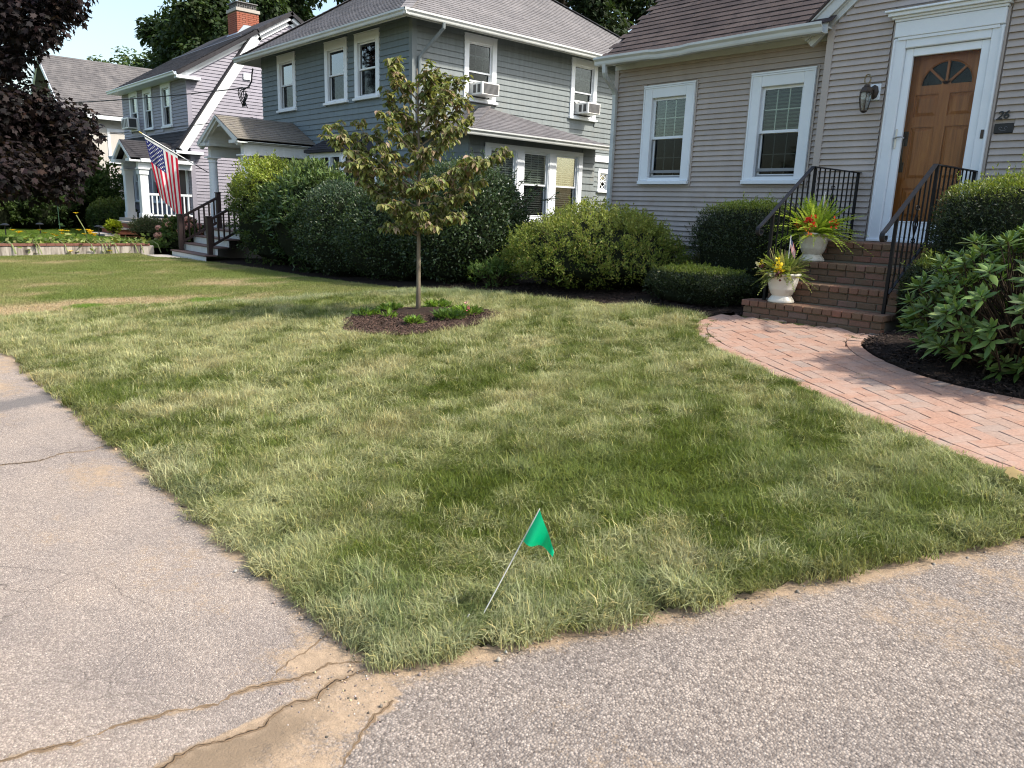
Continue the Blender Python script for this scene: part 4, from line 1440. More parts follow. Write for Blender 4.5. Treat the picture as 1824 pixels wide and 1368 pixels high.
# ------------------------------------------------------------------ iron stair rails
def iron_rail(label, X, scroll_at):
    t = thing('iron_railing', label, 'railing', (X, 7.35, 0.71), 'black iron rails of the front steps')
    knee, wallp, vol = (8.12, 2.12), (9.27, 2.12), (7.14, 1.47)
    hr = MB()
    hr.bar((X, wallp[0], wallp[1]), (X, knee[0] - 0.01, knee[1]), 0.042, 0.012)
    hr.bar((X, knee[0], knee[1] + 0.002), (X, vol[0], vol[1]), 0.042, 0.014)
    dv = Vector((0, vol[0] - knee[0], vol[1] - knee[1])).normalized()
    n = 12
    cx = Vector((X, vol[0], vol[1])) + Vector((0, dv.z, -dv.y)) * 0.0
    c0 = Vector((X, vol[0] + 0.012, vol[1] - 0.045))
    pts = [c0 + Vector((0, -math.cos(a) * r, math.sin(a) * r)) for a, r in zip(np.linspace(1.1, -3.6, n), np.linspace(0.052, 0.026, n))]
    for p, q in zip(pts[:-1], pts[1:]):
        hr.bar(p, q, 0.042, 0.012, (1, 0, 0)) if False else hr.bar(p, q + (q - p) * 0.15, 0.042, 0.012)
    hr.build('handrail', 'rail_top', t)
    def zt(y):
        return knee[1] if y >= knee[0] else knee[1] + (y - knee[0]) * (knee[1] - vol[1]) / (knee[0] - vol[0])
    def zbm(y):
        return 1.41 if y >= 8.2 else 1.41 + (y - 8.2) * 0.66
    br = MB()
    br.bar((X, 9.27, 1.41), (X, 8.19, 1.41), 0.028, 0.01)
    br.bar((X, 8.2, 1.41), (X, 7.42, zbm(7.42)), 0.028, 0.01)
    br.build('bottom_rail', 'rail_top', t)
    for y, zf in ((7.38, 0.708), (8.17, 1.333), (9.23, 1.333)):
        MB().box(X - 0.014, X + 0.014, y - 0.014, y + 0.014, zf, zt(y) - 0.006).build('post', 'iron', t)
    ys = [7.50, 7.61, 7.72, 7.83, 7.94, 8.05] + [8.28 + 0.118 * k for k in range(8)]
    for y in ys:
        MB().box(X - 0.0065, X + 0.0065, y - 0.0065, y + 0.0065, zbm(y), zt(y) - 0.005).build('baluster', 'iron', t)
    for y in (7.83, 8.634):
        q = MB()
        zc = (zt(y) + zbm(y)) / 2
        q.bar((X, y - 0.0, zc + 0.11), (X, y - 0.055, zc), 0.012, 0.007)
        q.bar((X, y - 0.055, zc), (X, y, zc - 0.11), 0.012, 0.007)
        q.bar((X, y, zc + 0.11), (X, y + 0.055, zc), 0.012, 0.007)
        q.bar((X, y + 0.055, zc), (X, y, zc - 0.11), 0.012, 0.007)
        for s in (-1, 1):
            for v in (-1, 1):
                q.tube([(X, y + s * (0.024 + 0.020 * math.cos(a)), zc + v * (0.155 + 0.020 * math.sin(a))) for a in np.linspace(-2.6, 2.4, 12)], 0.005, 5)
        q.build('scroll_ornament', 'iron', t)
    return t
iron_rail('black iron stair rail beside the white flower pots', -4.14, True)
iron_rail('black iron stair rail in front of the wooden door beside the rhododendron', -2.90, True)
# ------------------------------------------------------------------ roofs laid in courses (one joined part per slope)
def slope_courses(name, m, parent, a, b, c, d, exp=0.13, th=0.012, tab=0.0):
    """quad slope: a-b is the eave (left to right), d-c the top edge; rows of overlapping strips"""
    a, b, c, d = (Vector(v) for v in (a, b, c, d))
    L = max((d - a).length, (c - b).length)
    h = ((d + c) / 2 - (a + b) / 2)
    n = max(2, int(((d + c) / 2 - (a + b) / 2).length / exp))
    nrm = (b - a).cross(h).normalized()
    if nrm.z < 0:
        nrm = -nrm
    mb = MB()
    for i in range(n):
        t0, t1 = i / n, min(1, (i + 1.15) / n)
        p0, p1 = a.lerp(d, t0), b.lerp(c, t0)
        q0, q1 = a.lerp(d, t1), b.lerp(c, t1)
        w = (p1 - p0).length
        if w < 0.02:
            continue
        k = max(1, int(w / tab)) if tab else 1
        for j in range(k):
            s0, s1 = j / k, (j + 1) / k
            if tab:
                sh = 0.5 / k if i % 2 else 0
                s0, s1 = max(0, s0 - sh), (1 if j == k - 1 else s1 - sh) - 0.004 / max(w, 0.1)
            l = nrm * (th + (random.uniform(0, 0.004) if tab else 0))
            A, B = p0.lerp(p1, s0), p0.lerp(p1, s1)
            C_, D_ = q0.lerp(q1, s1), q0.lerp(q1, s0)
            mb.add([tuple(A), tuple(B), tuple(C_), tuple(D_), tuple(A + l), tuple(B + l), tuple(C_ + nrm * 0.003), tuple(D_ + nrm * 0.003)], [(4, 5, 6, 7), (0, 1, 5, 4), (1, 2, 6, 5), (3, 0, 4, 7)])
    return mb.build(name, m, parent, kind='stuff', fix=False)

# ------------------------------------------------------------------ grey green house
YG, XG, XGL, YGB = 10.2, -14.77, -22.45, 19.2
H2 = thing('shingle_house', 'grey green two storey house with light grey hip roof and white columned porch', 'house', (-18.6, 10.2, 0.1))
FW = [(-21.38, -20.30, 4.02, 5.52), (-18.66, -17.54, 4.02, 5.52), (-17.18, -16.08, 4.02, 5.52)]
FDOOR = (-21.2, -20.1, 0.85, 3.0)
ops = [opening(*w) for w in FW] + [FDOOR]
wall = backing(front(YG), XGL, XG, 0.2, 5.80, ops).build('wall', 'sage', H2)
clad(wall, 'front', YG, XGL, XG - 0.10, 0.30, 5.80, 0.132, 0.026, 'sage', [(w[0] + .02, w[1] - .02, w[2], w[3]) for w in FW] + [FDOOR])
SWN = [(11.63, 12.62, 4.02, 5.49), (15.22, 16.24, 3.98, 5.49)]
LAT = (16.5, 17.0, 2.12, 2.75)
ops = [opening(*w) for w in SWN] + [opening(*LAT)]
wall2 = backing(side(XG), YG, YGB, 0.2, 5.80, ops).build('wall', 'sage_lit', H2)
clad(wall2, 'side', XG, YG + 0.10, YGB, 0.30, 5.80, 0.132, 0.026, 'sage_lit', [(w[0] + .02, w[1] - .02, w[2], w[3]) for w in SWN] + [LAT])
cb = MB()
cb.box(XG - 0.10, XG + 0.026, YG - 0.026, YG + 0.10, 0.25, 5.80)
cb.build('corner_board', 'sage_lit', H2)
bd = MB()
bd.box(XGL + 0.02, XG - 0.72, YG + 0.72, YGB, 0.0, 5.7)
bd.box(XGL, XGL + 0.02, YG, YGB, 0.0, 5.7)
bd.build('house_body', 'sage', H2)
# hip roof
OV, EZ2, PG = 0.52, 5.57, 0.68
x0, x1, y0, y1 = XGL - OV, XG + OV, YG - OV, YGB + OV
hw = (x1 - x0) / 2
RZ = EZ2 + hw * PG
rA, rB = ((x0 + x1) / 2, y0 + hw, RZ), ((x0 + x1) / 2, y1 - hw, RZ)
rf = MB()
e = [(x0, y0, EZ2), (x1, y0, EZ2), (x1, y1, EZ2), (x0, y1, EZ2)]
lowr = [(p[0], p[1], p[2] - 0.10) for p in e + [rA, rB]]
rf.add(e + [rA, rB] + lowr, [(0, 1, 4), (1, 2, 5, 4), (2, 3, 5), (3, 0, 4, 5), (6, 10, 7), (7, 10, 11, 8), (8, 11, 9), (9, 11, 10, 6), (0, 6, 7, 1), (1, 7, 8, 2), (2, 8, 9, 3), (3, 9, 6, 0)])
roof = rf.build('roof', 'roof_grey', H2)
slope_courses('shingle_courses', 'roof_grey', roof, e[0], e[1], rA, rA, 0.125, 0.014, 0.5)
slope_courses('shingle_courses', 'roof_grey', roof, e[1], e[2], rB, rA, 0.125, 0.014, 0.5)
for p in (e[0], e[1], e[2]):
    q = MB()
    top = rA if p != e[2] else rB
    d = Vector(top) - Vector(p)
    n = int(d.length / 0.22)
    for i in range(n):
        a, b = Vector(p) + d * (i / n), Vector(p) + d * ((i + 1.2) / n)
        q.bar(a + Vector((0, 0, 0.022)), b + Vector((0, 0, 0.012)), 0.24, 0.012)
    q.build('hip_cap', 'roof_grey', roof, kind='stuff')
# sloped soffit and fascia, gutters
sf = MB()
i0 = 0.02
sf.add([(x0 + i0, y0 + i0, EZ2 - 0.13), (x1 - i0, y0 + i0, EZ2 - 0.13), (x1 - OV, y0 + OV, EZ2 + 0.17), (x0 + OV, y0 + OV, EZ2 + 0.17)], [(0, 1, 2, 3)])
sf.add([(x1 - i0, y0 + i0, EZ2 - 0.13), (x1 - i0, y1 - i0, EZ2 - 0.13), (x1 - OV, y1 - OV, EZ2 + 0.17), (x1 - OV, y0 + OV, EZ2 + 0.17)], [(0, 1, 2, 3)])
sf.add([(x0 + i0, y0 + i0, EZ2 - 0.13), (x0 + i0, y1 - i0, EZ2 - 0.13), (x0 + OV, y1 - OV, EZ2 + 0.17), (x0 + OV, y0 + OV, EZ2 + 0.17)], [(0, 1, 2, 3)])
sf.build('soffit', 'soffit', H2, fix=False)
fs = MB()
fs.box(x0, x1, y0, y0 + 0.022, EZ2 - 0.14, EZ2 - 0.02)
fs.box(x1 - 0.022, x1, y0 + 0.022, y1, EZ2 - 0.14, EZ2 - 0.02)
fs.box(x0, x0 + 0.022, y0 + 0.022, y1, EZ2 - 0.14, EZ2 - 0.02)
fs.build('fascia', 'gutter', H2)
gt = MB()
ogee_gutter(gt, ((x0 - 0.02, y0 - 0.12, EZ2 - 0.12), (x1 + 0.12, y0 - 0.12, EZ2 - 0.12)), 0.125, 0.12, (0, 1))
gt.build('gutter', 'gutter', H2)
gt = MB()
ogee_gutter(gt, ((x1 + 0.12, y0 - 0.12, EZ2 - 0.122), (x1 + 0.12, y1, EZ2 - 0.122)), 0.125, 0.12, (-1, 0))
gt.build('gutter', 'gutter', H2)
ds = MB()
ds.tube([(x1 + 0.05, 10.62, EZ2 - 0.11), (x1 + 0.05, 10.62, EZ2 - 0.22), (x1 - 0.05, 10.58, EZ2 - 0.32), (XG + 0.12, 10.38, EZ2 - 0.72), (XG + 0.075, 10.34, EZ2 - 0.82), (XG + 0.075, 10.34, 0.4)], 0.04, 8)
ds.build('downspout', 'sage_lit', H2)
for w in FW:
    window(H2, front(YG), *w, tw=0.15, head=0.20, sill=0.06, cols=3, rows=2, glass=('glass_sky', 'glass_dark'), blind=(w[2] + 0.75, 0.03, 'pale_sheet'), trim='white', mitre=False, proud=0.045, sillout=0.04)  # pale sheet close behind the upper panes paints their sky reflection
for w in SWN:
    window(H2, side(XG), *w, tw=0.14, head=0.15, sill=0.06, cols=3, rows=2, glass=('glass_dark', 'glass_dark'), blind=None, trim='white', mitre=False, proud=0.045, sillout=0.04, raised=0.36, screen=False, split=0.47)
lw = window(H2, side(XG), *LAT, tw=0.09, head=0.10, sill=0.04, cols=1, rows=1, trim='white', mitre=False, screen=False)
q = MB(side(XG))
for k in (-1, 0, 1):
    for s in (-1, 1):
        q.bar((16.75 - 0.14, -0.02, 2.44 + k * 0.16 - s * 0.1), (16.75 + 0.14, -0.02, 2.44 + k * 0.16 + s * 0.1), 0.016, 0.012, (0, 1, 0))
q.build('lattice_bar', 'white', lw)
MB(side(XG)).box(15.3, 17.6, 0.02, 0.05, 2.95, 3.12).build('belt_board', 'white', H2)

# side sun room with hipped roof
XS, YS0, YS1 = -13.05, 10.46, 14.44
ZS = 3.03
SO = 0.38
sops = [(11.02, 11.84, 1.30, 2.90), (12.02, 12.86, 1.30, 2.90), (13.05, 13.86, 1.30, 2.90)]
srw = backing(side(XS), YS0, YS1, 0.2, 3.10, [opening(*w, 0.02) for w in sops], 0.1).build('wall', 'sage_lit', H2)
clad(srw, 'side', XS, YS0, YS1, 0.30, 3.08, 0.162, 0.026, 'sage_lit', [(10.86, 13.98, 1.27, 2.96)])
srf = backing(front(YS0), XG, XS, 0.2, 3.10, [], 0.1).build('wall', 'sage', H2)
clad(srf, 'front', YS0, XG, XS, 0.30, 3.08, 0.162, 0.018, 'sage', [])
srb = MB()
srb.box(XG, XS - 0.1, YS1 - 0.1, YS1, 0.2, 3.1)
srb.build('wall', 'sage', H2)
tr = MB(side(XS))
for a, b in ((10.88, 11.04), (11.82, 12.04), (12.84, 13.07), (13.84, 13.98)):
    tr.box(a, b, -0.05, 0.045, 1.34, 2.955, 0.005)
tr.box(10.88, 13.98, -0.05, 0.048, 2.86, 2.956, 0.005)
tr.box(10.84, 14.02, -0.05, 0.075, 1.275, 1.335, 0.006)
tr.build('window_casing', 'white', H2)
for a, b, c, d in sops:
    window(H2, side(XS), a, b, c + 0.03, d, tw=0.05, head=0.06, sill=0.04, cols=3, rows=2, glass=('glass', 'glass_dark'), blind=(1.5, 0.05), trim='white', mitre=False, proud=0.03, sillout=0.0)
gx, g0, g1 = XS + SO, YS0 - SO, YS1 + 0.16
EZ3 = 3.14
apex = (XG, (g0 + g1) / 2, 3.95)
rr = MB()
rr.add([(gx, g0, EZ3), (gx, g1, EZ3), apex, (XG, g0, EZ3), (XG, g1, EZ3), (gx, g0, EZ3 - 0.06), (gx, g1, EZ3 - 0.06), (XG, g0, EZ3 - 0.06), (XG, g1, EZ3 - 0.06)], [(0, 1, 2), (3, 0, 2), (1, 4, 2), (5, 7, 8, 6), (0, 5, 6, 1), (3, 7, 5, 0), (1, 6, 8, 4)])
rr = rr.build('sunroom_roof', 'roof_grey', H2)
slope_courses('shingle_courses', 'roof_grey', rr, (gx, g0, EZ3), (gx, g1, EZ3), apex, apex, 0.13, 0.012, 0.5)
slope_courses('shingle_courses', 'roof_grey', rr, (XG, g0, EZ3), (gx, g0, EZ3), apex, apex, 0.13, 0.012, 0.5)
for c in ((gx, g0),):
    q = MB()
    p = Vector((c[0], c[1], EZ3))
    d = Vector(apex) - p
    n = int(d.length / 0.2)
    for i in range(n):
        q.bar(p + d * (i / n) + Vector((0, 0, 0.03)), p + d * min(1, (i + 1.2) / n) + Vector((0, 0, 0.02)), 0.26, 0.012)
    q.build('hip_cap', 'roof_grey', rr, kind='stuff')
gt = MB()
ogee_gutter(gt, ((gx + 0.11, g0 - 0.11, EZ3 - 0.10), (gx + 0.11, g1 + 0.02, EZ3 - 0.12)), 0.115, 0.11, (-1, 0))
ogee_gutter(gt, ((XG, g0 - 0.11, EZ3 - 0.101), (gx + 0.11, g0 - 0.11, EZ3 - 0.101)), 0.115, 0.11, (0, 1))
gt.build('gutter', 'gutter', H2)

# front bay window with its little roof
bx0, bx1, by = -18.78, -16.3, 9.55
bw = MB()
bw.add([(bx0, YG, 0.3), (bx0 + 0.45, by, 0.3), (bx1 - 0.45, by, 0.3), (bx1, YG, 0.3), (bx0, YG, 1.35), (bx0 + 0.45, by, 1.35), (bx1 - 0.45, by, 1.35), (bx1, YG, 1.35)], [(0, 1, 5, 4), (1, 2, 6, 5), (2, 3, 7, 6), (4, 5, 6, 7)])
bay = bw.build('bay_window', 'sage', H2, fix=False)
bt = MB()
corners = [(bx0, YG), (bx0 + 0.45, by), (bx1 - 0.45, by), (bx1, YG)]
for p, q in zip(corners[:-1], corners[1:]):
    pv, qv = Vector((*p, 0)), Vector((*q, 0))
    for z in (1.38, 2.74):
        bt.bar(pv + Vector((0, 0, z)), qv + Vector((0, 0, z)), 0.06, 0.16)
    L = (qv - pv).length
    k = 3 if L > 1.2 else 1
    for i in range(k + 1):
        c = pv.lerp(qv, i / k)
        bt.bar(c + Vector((0, 0, 1.46)), c + Vector((0, 0, 2.66)), 0.13, 0.07, (qv - pv).normalized())
    for i in range(k):
        a, b = pv.lerp(qv, i / k), pv.lerp(qv, (i + 1) / k)
        bt.bar(a + Vector((0, 0.02, 2.05)), b + Vector((0, 0.02, 2.05)), 0.03, 0.04)
bt.build('bay_frame', 'white', bay)
bg = MB()
for p, q in zip(corners[:-1], corners[1:]):
    bg.quad((p[0], p[1] + 0.03, 1.4), (q[0], q[1] + 0.03, 1.4), (q[0], q[1] + 0.03, 2.7), (p[0], p[1] + 0.03, 2.7))
bg.build('pane', 'glass_dark', bay, fix=False)
q = MB()
q.box(bx0 + 0.55, bx0 + 0.75, 9.75, 9.85, 1.5, 2.15)
q.build('red_cloth', 'red_cloth', bay)
br = MB()
ro = 0.16
top = [(bx0 + 0.42, YG, 3.26), (bx1 - 0.42, YG, 3.26)]
ev = [(bx0 - 0.10, YG, 2.83), (bx0 + 0.38, by - ro, 2.83), (bx1 - 0.38, by - ro, 2.83), (bx1 + 0.10, YG, 2.83)]
br.add(ev + top + [(p[0], p[1], 2.78) for p in ev], [(0, 1, 4), (1, 2, 5, 4), (2, 3, 5), (0, 6, 7, 1), (1, 7, 8, 2), (2, 8, 9, 3), (6, 9, 8, 7)])
brf = br.build('bay_roof', 'roof_black', H2, fix=False)
slope_courses('shingle_courses', 'roof_black', brf, ev[0], ev[1], top[0], top[0], 0.12, 0.012)
slope_courses('shingle_courses', 'roof_black', brf, ev[1], ev[2], top[1], top[0], 0.12, 0.012, 0.4)
MB(front(YG)).add([(-19.25, 0.022, 3.09), (-18.62, 0.022, 3.09), (-18.78, 0.022, 2.90), (-19.12, 0.022, 2.90), (-19.25, 0.035, 3.09), (-18.62, 0.035, 3.09), (-18.78, 0.035, 2.90), (-19.12, 0.035, 2.90)], [(4, 5, 6, 7), (0, 1, 5, 4), (1, 2, 6, 5), (2, 3, 7, 6), (3, 0, 4, 7)]).build('filler_board', 'white', H2)

# gabled porch
PX, PY = -20.56, 8.02
por = MB()
def pslope(s):
    # roof slab one side
    a, b = (PX, 3.70), (PX + s * 1.36, 3.06)
    por.prism([(a[0], a[1]), (b[0], b[1]), (b[0], b[1] - 0.05), (a[0], a[1] - 0.06)], PY, YG - 0.025, 1)
pslope(-1)
pslope(1)
porch = por.build('porch_roof', 'roof_tan', H2)
slope_courses('shingle_courses', 'roof_tan', porch, (PX + 1.38, PY - 0.01, 3.055), (PX + 1.38, YG - 0.025, 3.055), (PX, YG - 0.025, 3.705), (PX, PY - 0.01, 3.705), 0.125, 0.014, 0.33)
slope_courses('shingle_courses', 'roof_tan', porch, (PX - 1.38, YG - 0.025, 3.055), (PX - 1.38, PY - 0.01, 3.055), (PX, PY - 0.01, 3.705), (PX, YG - 0.025, 3.705), 0.125, 0.014, 0.33)
tr = MB()
for s in (-1, 1):
    # side entablature and cornice
    xa, xb = PX + s * 1.00, PX + s * 1.18
    tr.box(min(xa, xb), max(xa, xb), PY + 0.22, YG - 0.03, 2.70, 2.97)
    xa, xb = PX + s * 0.96, PX + s * 1.27
    tr.box(min(xa, xb), max(xa, xb), PY + 0.06, YG - 0.03, 2.97, 3.00)
    xa, xb = PX + s * 0.96, PX + s * 1.36
    tr.box(min(xa, xb), max(xa, xb), PY + 0.02, YG - 0.03, 3.00, 3.055)
    # eave return on the front
    xa, xb = PX + s * 0.80, PX + s * 1.36
    tr.box(min(xa, xb), max(xa, xb), PY + 0.0, PY + 0.26, 2.965, 3.045)
    # raking fascia
    for o0, o1, yy in ((0.0, -0.07, PY - 0.015), (-0.07, -0.15, PY + 0.03)):
        tr.prism([(PX, 3.69 + o0), (PX + s * 1.36, 3.05 + o0), (PX + s * 1.36 - s * 0.12, 3.05 + o1), (PX, 3.69 + o1 + 0.02)], yy, yy + 0.10, 1)
# arched pediment board
arc = [(PX + 0.78 * math.cos(a), 2.97 + 0.46 * math.sin(a)) for a in np.linspace(0, math.pi, 21)]
out = [(PX + 1.16 * (1 - 2 * k / 20), 3.50 - 0.47 * abs(1 - 2 * k / 20) * 1.16 + 0.02) for k in range(21)]
for k in range(20):
    tr.prism([arc[k], out[k], out[k + 1], arc[k + 1]], PY + 0.10, PY + 0.16, 1)
    tr.prism([arc[k], arc[k + 1], (arc[k + 1][0], arc[k + 1][1] + 0.03), (arc[k][0], arc[k][1] + 0.03)], PY + 0.16, YG - 0.05, 1)
tr.build('porch_trim', 'offwhite', porch)
def tuscan(parent, x, y, z0, z1, r, m='white'):
    q = MB()
    h = z1 - z0
    q.lathe([(0, 0), (r * 1.45, 0), (r * 1.45, 0.06), (r * 1.2, 0.075), (r * 1.25, 0.10), (r * 1.02, 0.12), (r * 1.0, h * 0.35), (r * 0.86, h - 0.16), (r * 0.98, h - 0.15), (r * 0.98, h - 0.13), (r * 0.88, h - 0.12), (r * 0.9, h - 0.07), (r * 1.25, h - 0.04), (r * 1.25, h - 0.03), (0, h - 0.03)], (x, y, z0), 20)
    q.box(x - r * 1.35, x + r * 1.35, y - r * 1.35, y + r * 1.35, z1 - 0.035, z1 - 0.001)
    return q.build('column', m, parent, smooth=False)
for s in (-1, 1):
    tuscan(H2, PX + s * 1.09, PY + 0.30, 0.80, 2.70, 0.125)
    tuscan(H2, PX + s * 1.09, YG - 0.16, 0.80, 2.70, 0.10)
pf = MB()
pf.box(PX - 1.3, PX + 1.5, PY + 0.05, YG - 0.03, 0.70, 0.80)
pf.box(PX - 1.25, PX + 1.45, PY + 0.12, YG - 0.03, 0.0, 0.70)
pf.build('porch_floor', mat('grey painted porch floor', (0.25, 0.22, 0.2), 0.7), H2)
MB(front(YG)).box(FDOOR[0], FDOOR[1], -0.10, -0.05, FDOOR[2], FDOOR[3]).build('door', mat('dark green door', (0.03, 0.035, 0.035), 0.5), H2)
q = MB(front(YG))
q.box(FDOOR[0] - 0.1, FDOOR[0] + 0.02, -0.05, 0.04, 0.85, 3.02)
q.box(FDOOR[1] - 0.02, FDOOR[1] + 0.1, -0.05, 0.04, 0.85, 3.02)
q.build('door_casing', 'offwhite', H2)
# wooden steps and brown rails
st = thing('porch_steps', 'white riser wooden steps with brown treads at the grey green porch', 'steps', (-19.9, 7.4, 0.08))
for k in range(4):
    y, z = 6.86 + k * 0.29, 0.23 + k * 0.19
    MB().box(-21.05, -18.7, y - 0.02, y + 0.30, z - 0.035, z, 0.006).build('tread', mat('worn brown tread', (0.13, 0.085, 0.075), 0.7) if k == 0 else bpy.data.materials['worn brown tread'], st)
    MB().box(-21.02, -18.73, y + 0.01, y + 0.05, z - 0.2, z - 0.037).build('riser', 'offwhite', st)
for x, lab in ((-20.85, 'dark brown wooden porch rail on the flag side of the steps'), (-18.85, 'dark brown wooden porch rail half hidden by the big bushes')):
    rl = thing('porch_railing', lab, 'railing', (x, 7.05, 0.1), 'brown rails of the grey green porch')
    for y, z0, z1 in ((7.06, 0.23, 1.13), (8.10, 0.80, 1.72)):
        q = MB()
        q.box(x - 0.055, x + 0.055, y - 0.055, y + 0.055, z0, z1, 0.006)
        q.box(x - 0.07, x + 0.07, y - 0.07, y + 0.07, z1, z1 + 0.03, 0.006)
        q.build('post', 'brown_wood', rl)
    q = MB()
    q.bar((x, 7.06, 1.05), (x, 8.10, 1.62), 0.07, 0.06)
    q.build('handrail', 'brown_wood', rl)
    MB().bar((x, 7.06, 0.42), (x, 8.10, 0.98), 0.05, 0.06).build('bottom_rail', 'brown_wood', rl)
    for k in range(7):
        t = (k + 0.7) / 7.6
        y = 7.06 + 1.04 * t
        MB().box(x - 0.018, x + 0.018, y - 0.018, y + 0.018, 0.42 + 0.56 * t, 1.03 + 0.57 * t).build('baluster', 'brown_wood', rl)
rl = thing('porch_railing', 'level dark brown rail along the side of the grey green porch', 'railing', (-19.3, 8.3, 0.8))
MB().bar((-19.35, 8.4, 1.62), (-19.35, 10.1, 1.62), 0.07, 0.06).build('handrail', 'brown_wood', rl)
MB().bar((-19.35, 8.4, 0.95), (-19.35, 10.1, 0.95), 0.05, 0.06).build('bottom_rail', 'brown_wood', rl)
for k in range(11):
    MB().box(-19.368, -19.332, 8.5 + k * 0.15 - 0.018, 8.5 + k * 0.15 + 0.018, 0.95, 1.6).build('baluster', 'brown_wood', rl)

# window air conditioners
def ac_unit(label, F, u0, u1, z0, z1, out=0.42, horiz=True):
    t = thing('air_conditioner', label, 'air conditioner', tuple(F((u0 + u1) / 2, 0.05, z0)), 'window air conditioners')
    b = MB(F)
    b.box(u0, u1, -0.1, out, z0, z1, 0.012)
    b.build('body', 'ac_white', t)
    g_ = MB(F)
    g_.box(u0 + 0.05, u1 - 0.035, out - 0.004, out + 0.004, z0 + 0.03, z1 - 0.03)
    g_.build('back_grille', 'ac_grill', t)
    n = 9
    for k in range(n):
        z = z0 + 0.045 + (z1 - z0 - 0.09) * k / (n - 1)
        MB(F).box(u0 + 0.055, u1 - 0.04, out + 0.003, out + 0.010, z - 0.006, z + 0.006).build('fin', mat('light grey fin', (0.16, 0.16, 0.16), 0.5) if 'light grey fin' not in bpy.data.materials else bpy.data.materials['light grey fin'], t)
    sg = MB(F)
    for uu in (u0 - 0.004, u1 + 0.004):
        for k in range(2):
            sg.box(uu - 0.003, uu + 0.003, 0.10 + k * 0.16, 0.20 + k * 0.16, z0 + 0.05, z1 - 0.05)
    sg.build('side_vent', 'ac_grill', t)
    MB(F).box(u0 - 0.03, u1 + 0.03, -0.04, -0.012, z1 - 0.002, z1 + 0.02).build('filler_rail', 'ac_white', t)
ac_unit('white window air conditioner over the sun room hip, nearer the house corner', side(XG), 11.86, 12.40, 4.16, 4.44)
ac_unit('white window air conditioner under the far upper window of the grey green side wall', side(XG), 15.50, 16.00, 4.12, 4.40)

# ------------------------------------------------------------------ lavender gambrel house
YL, XL, XLL = 9.6, -26.83, -33.95
H3 = thing('gambrel_house', 'lavender gambrel house with black roof, front dormer and red brick chimney', 'house', (-30.4, 9.6, 0.6))
ZE, ZBk, ZP = 3.21, 7.21, 8.01
YE, YBk, YP = 9.17, 11.93, 13.26
def gam(z):
    if z < ZE:
        return (9.6, 2 * YP - 9.6)
    if z < ZBk:
        y = YE + (z - ZE) / (ZBk - ZE) * (YBk - YE)
    else:
        y = YBk + (z - ZBk) / (ZP - ZBk) * (YP - YBk)
    return (y, 2 * YP - y)
def gam2(z):
    a, b = gam(z)
    if 3.6 < z:          # the dormer cheek is flush with the gable wall
        lim = YL if z < 5.6 else YL + (z - 5.6) / (ZBk - 5.6) * (YBk - YL)
        a = min(a, lim) if z < ZBk else a
    return (a, b)
prof = [(9.6, 0.7), (9.6, ZE), (YL, 3.6), (YL, 5.6), (YBk, ZBk), (YP, ZP), (2 * YP - YBk, ZBk), (2 * YP - YE, ZE), (2 * YP - 9.6, ZE), (2 * YP - 9.6, 0.7)]
w = MB()
w.prism(prof, XL - 0.25, XL - 0.002, 0)
w.box(XLL, XL - 0.25, 10.4, 16.9, 0.0, 5.5)
w.box(XLL, XL - 0.25, 11.6, 15.0, 5.5, 7.1)
w.box(XLL, XLL + 0.1, 9.6, 16.9, 0.0, 5.5)
wall = w.build('wall', 'lavender', H3)
clad(wall, 'side', XL, 9.6, 17, 0.75, ZP, 0.107, 0.024, 'lavender', [], gam2)
# front walls
LW = [(-32.96, -31.95, 4.0, 5.42), (-31.3, -30.3, 3.95, 5.42), (-29.32, -28.3, 3.95, 5.42)]
fw = backing(front(YL - 0.02), XLL, XL, 3.72, 5.62, [opening(*q) for q in LW], 0.018).build('wall', 'lavender', H3)
clad(fw, 'front', YL - 0.02, XLL, XL, 3.74, 5.62, 0.107, 0.024, 'lavender', [(q[0] + .02, q[1] - .02, q[2], q[3]) for q in LW])
DR = (-28.0, -27.1, 0.85, 2.85)
PW = (-30.9, -29.3, 1.35, 2.95)
PW2 = (-33.1, -31.6, 1.35, 2.95)
fw2 = backing(front(YL - 0.02), XLL, XL, 0.7, 3.2, [DR, opening(*PW), opening(*PW2)], 0.018).build('wall', 'lavender', H3)
clad(fw2, 'front', YL - 0.02, XLL, XL, 0.75, 3.1, 0.107, 0.024, 'lavender', [DR, PW, PW2])
for q in LW:
    window(H3, front(YL - 0.02), *q, tw=0.15, head=0.15, sill=0.07, cols=3, rows=2, blind=(q[2] + 0.75, 0.04, 'pale_sheet'), mitre=False, proud=0.045)
for q in (PW, PW2):
    m_ = (q[0] + q[1]) / 2
    window(H3, front(YL - 0.02), q[0], m_, q[2], q[3], tw=0.10, cols=3, rows=2, mitre=False, proud=0.045, blind=(2.2, 0.04, 'pale_sheet'))
    window(H3, front(YL - 0.02), m_ + 0.002, q[1], q[2], q[3], tw=0.10, cols=3, rows=2, mitre=False, proud=0.043, blind=(2.2, 0.04, 'pale_sheet'))
MB(front(YL)).box(DR[0], DR[1], 0.0, 0.03, DR[2], DR[3]).build('door', mat('dark red door', (0.06, 0.03, 0.03), 0.5), H3)
cb = MB()
cb.box(XL - 0.03, XL + 0.024, YL - 0.045, YL + 0.10, 0.72, 3.1)
cb.box(XL - 0.03, XL + 0.024, YL - 0.045, YL + 0.10, 3.72, 5.55)
cb.build('corner_board', 'lavender', H3)
MB(front(YL)).box(XL - 0.42, XL - 0.32, 0.02, 0.09, 0.75, 2.95).build('downspout', 'white', H3)
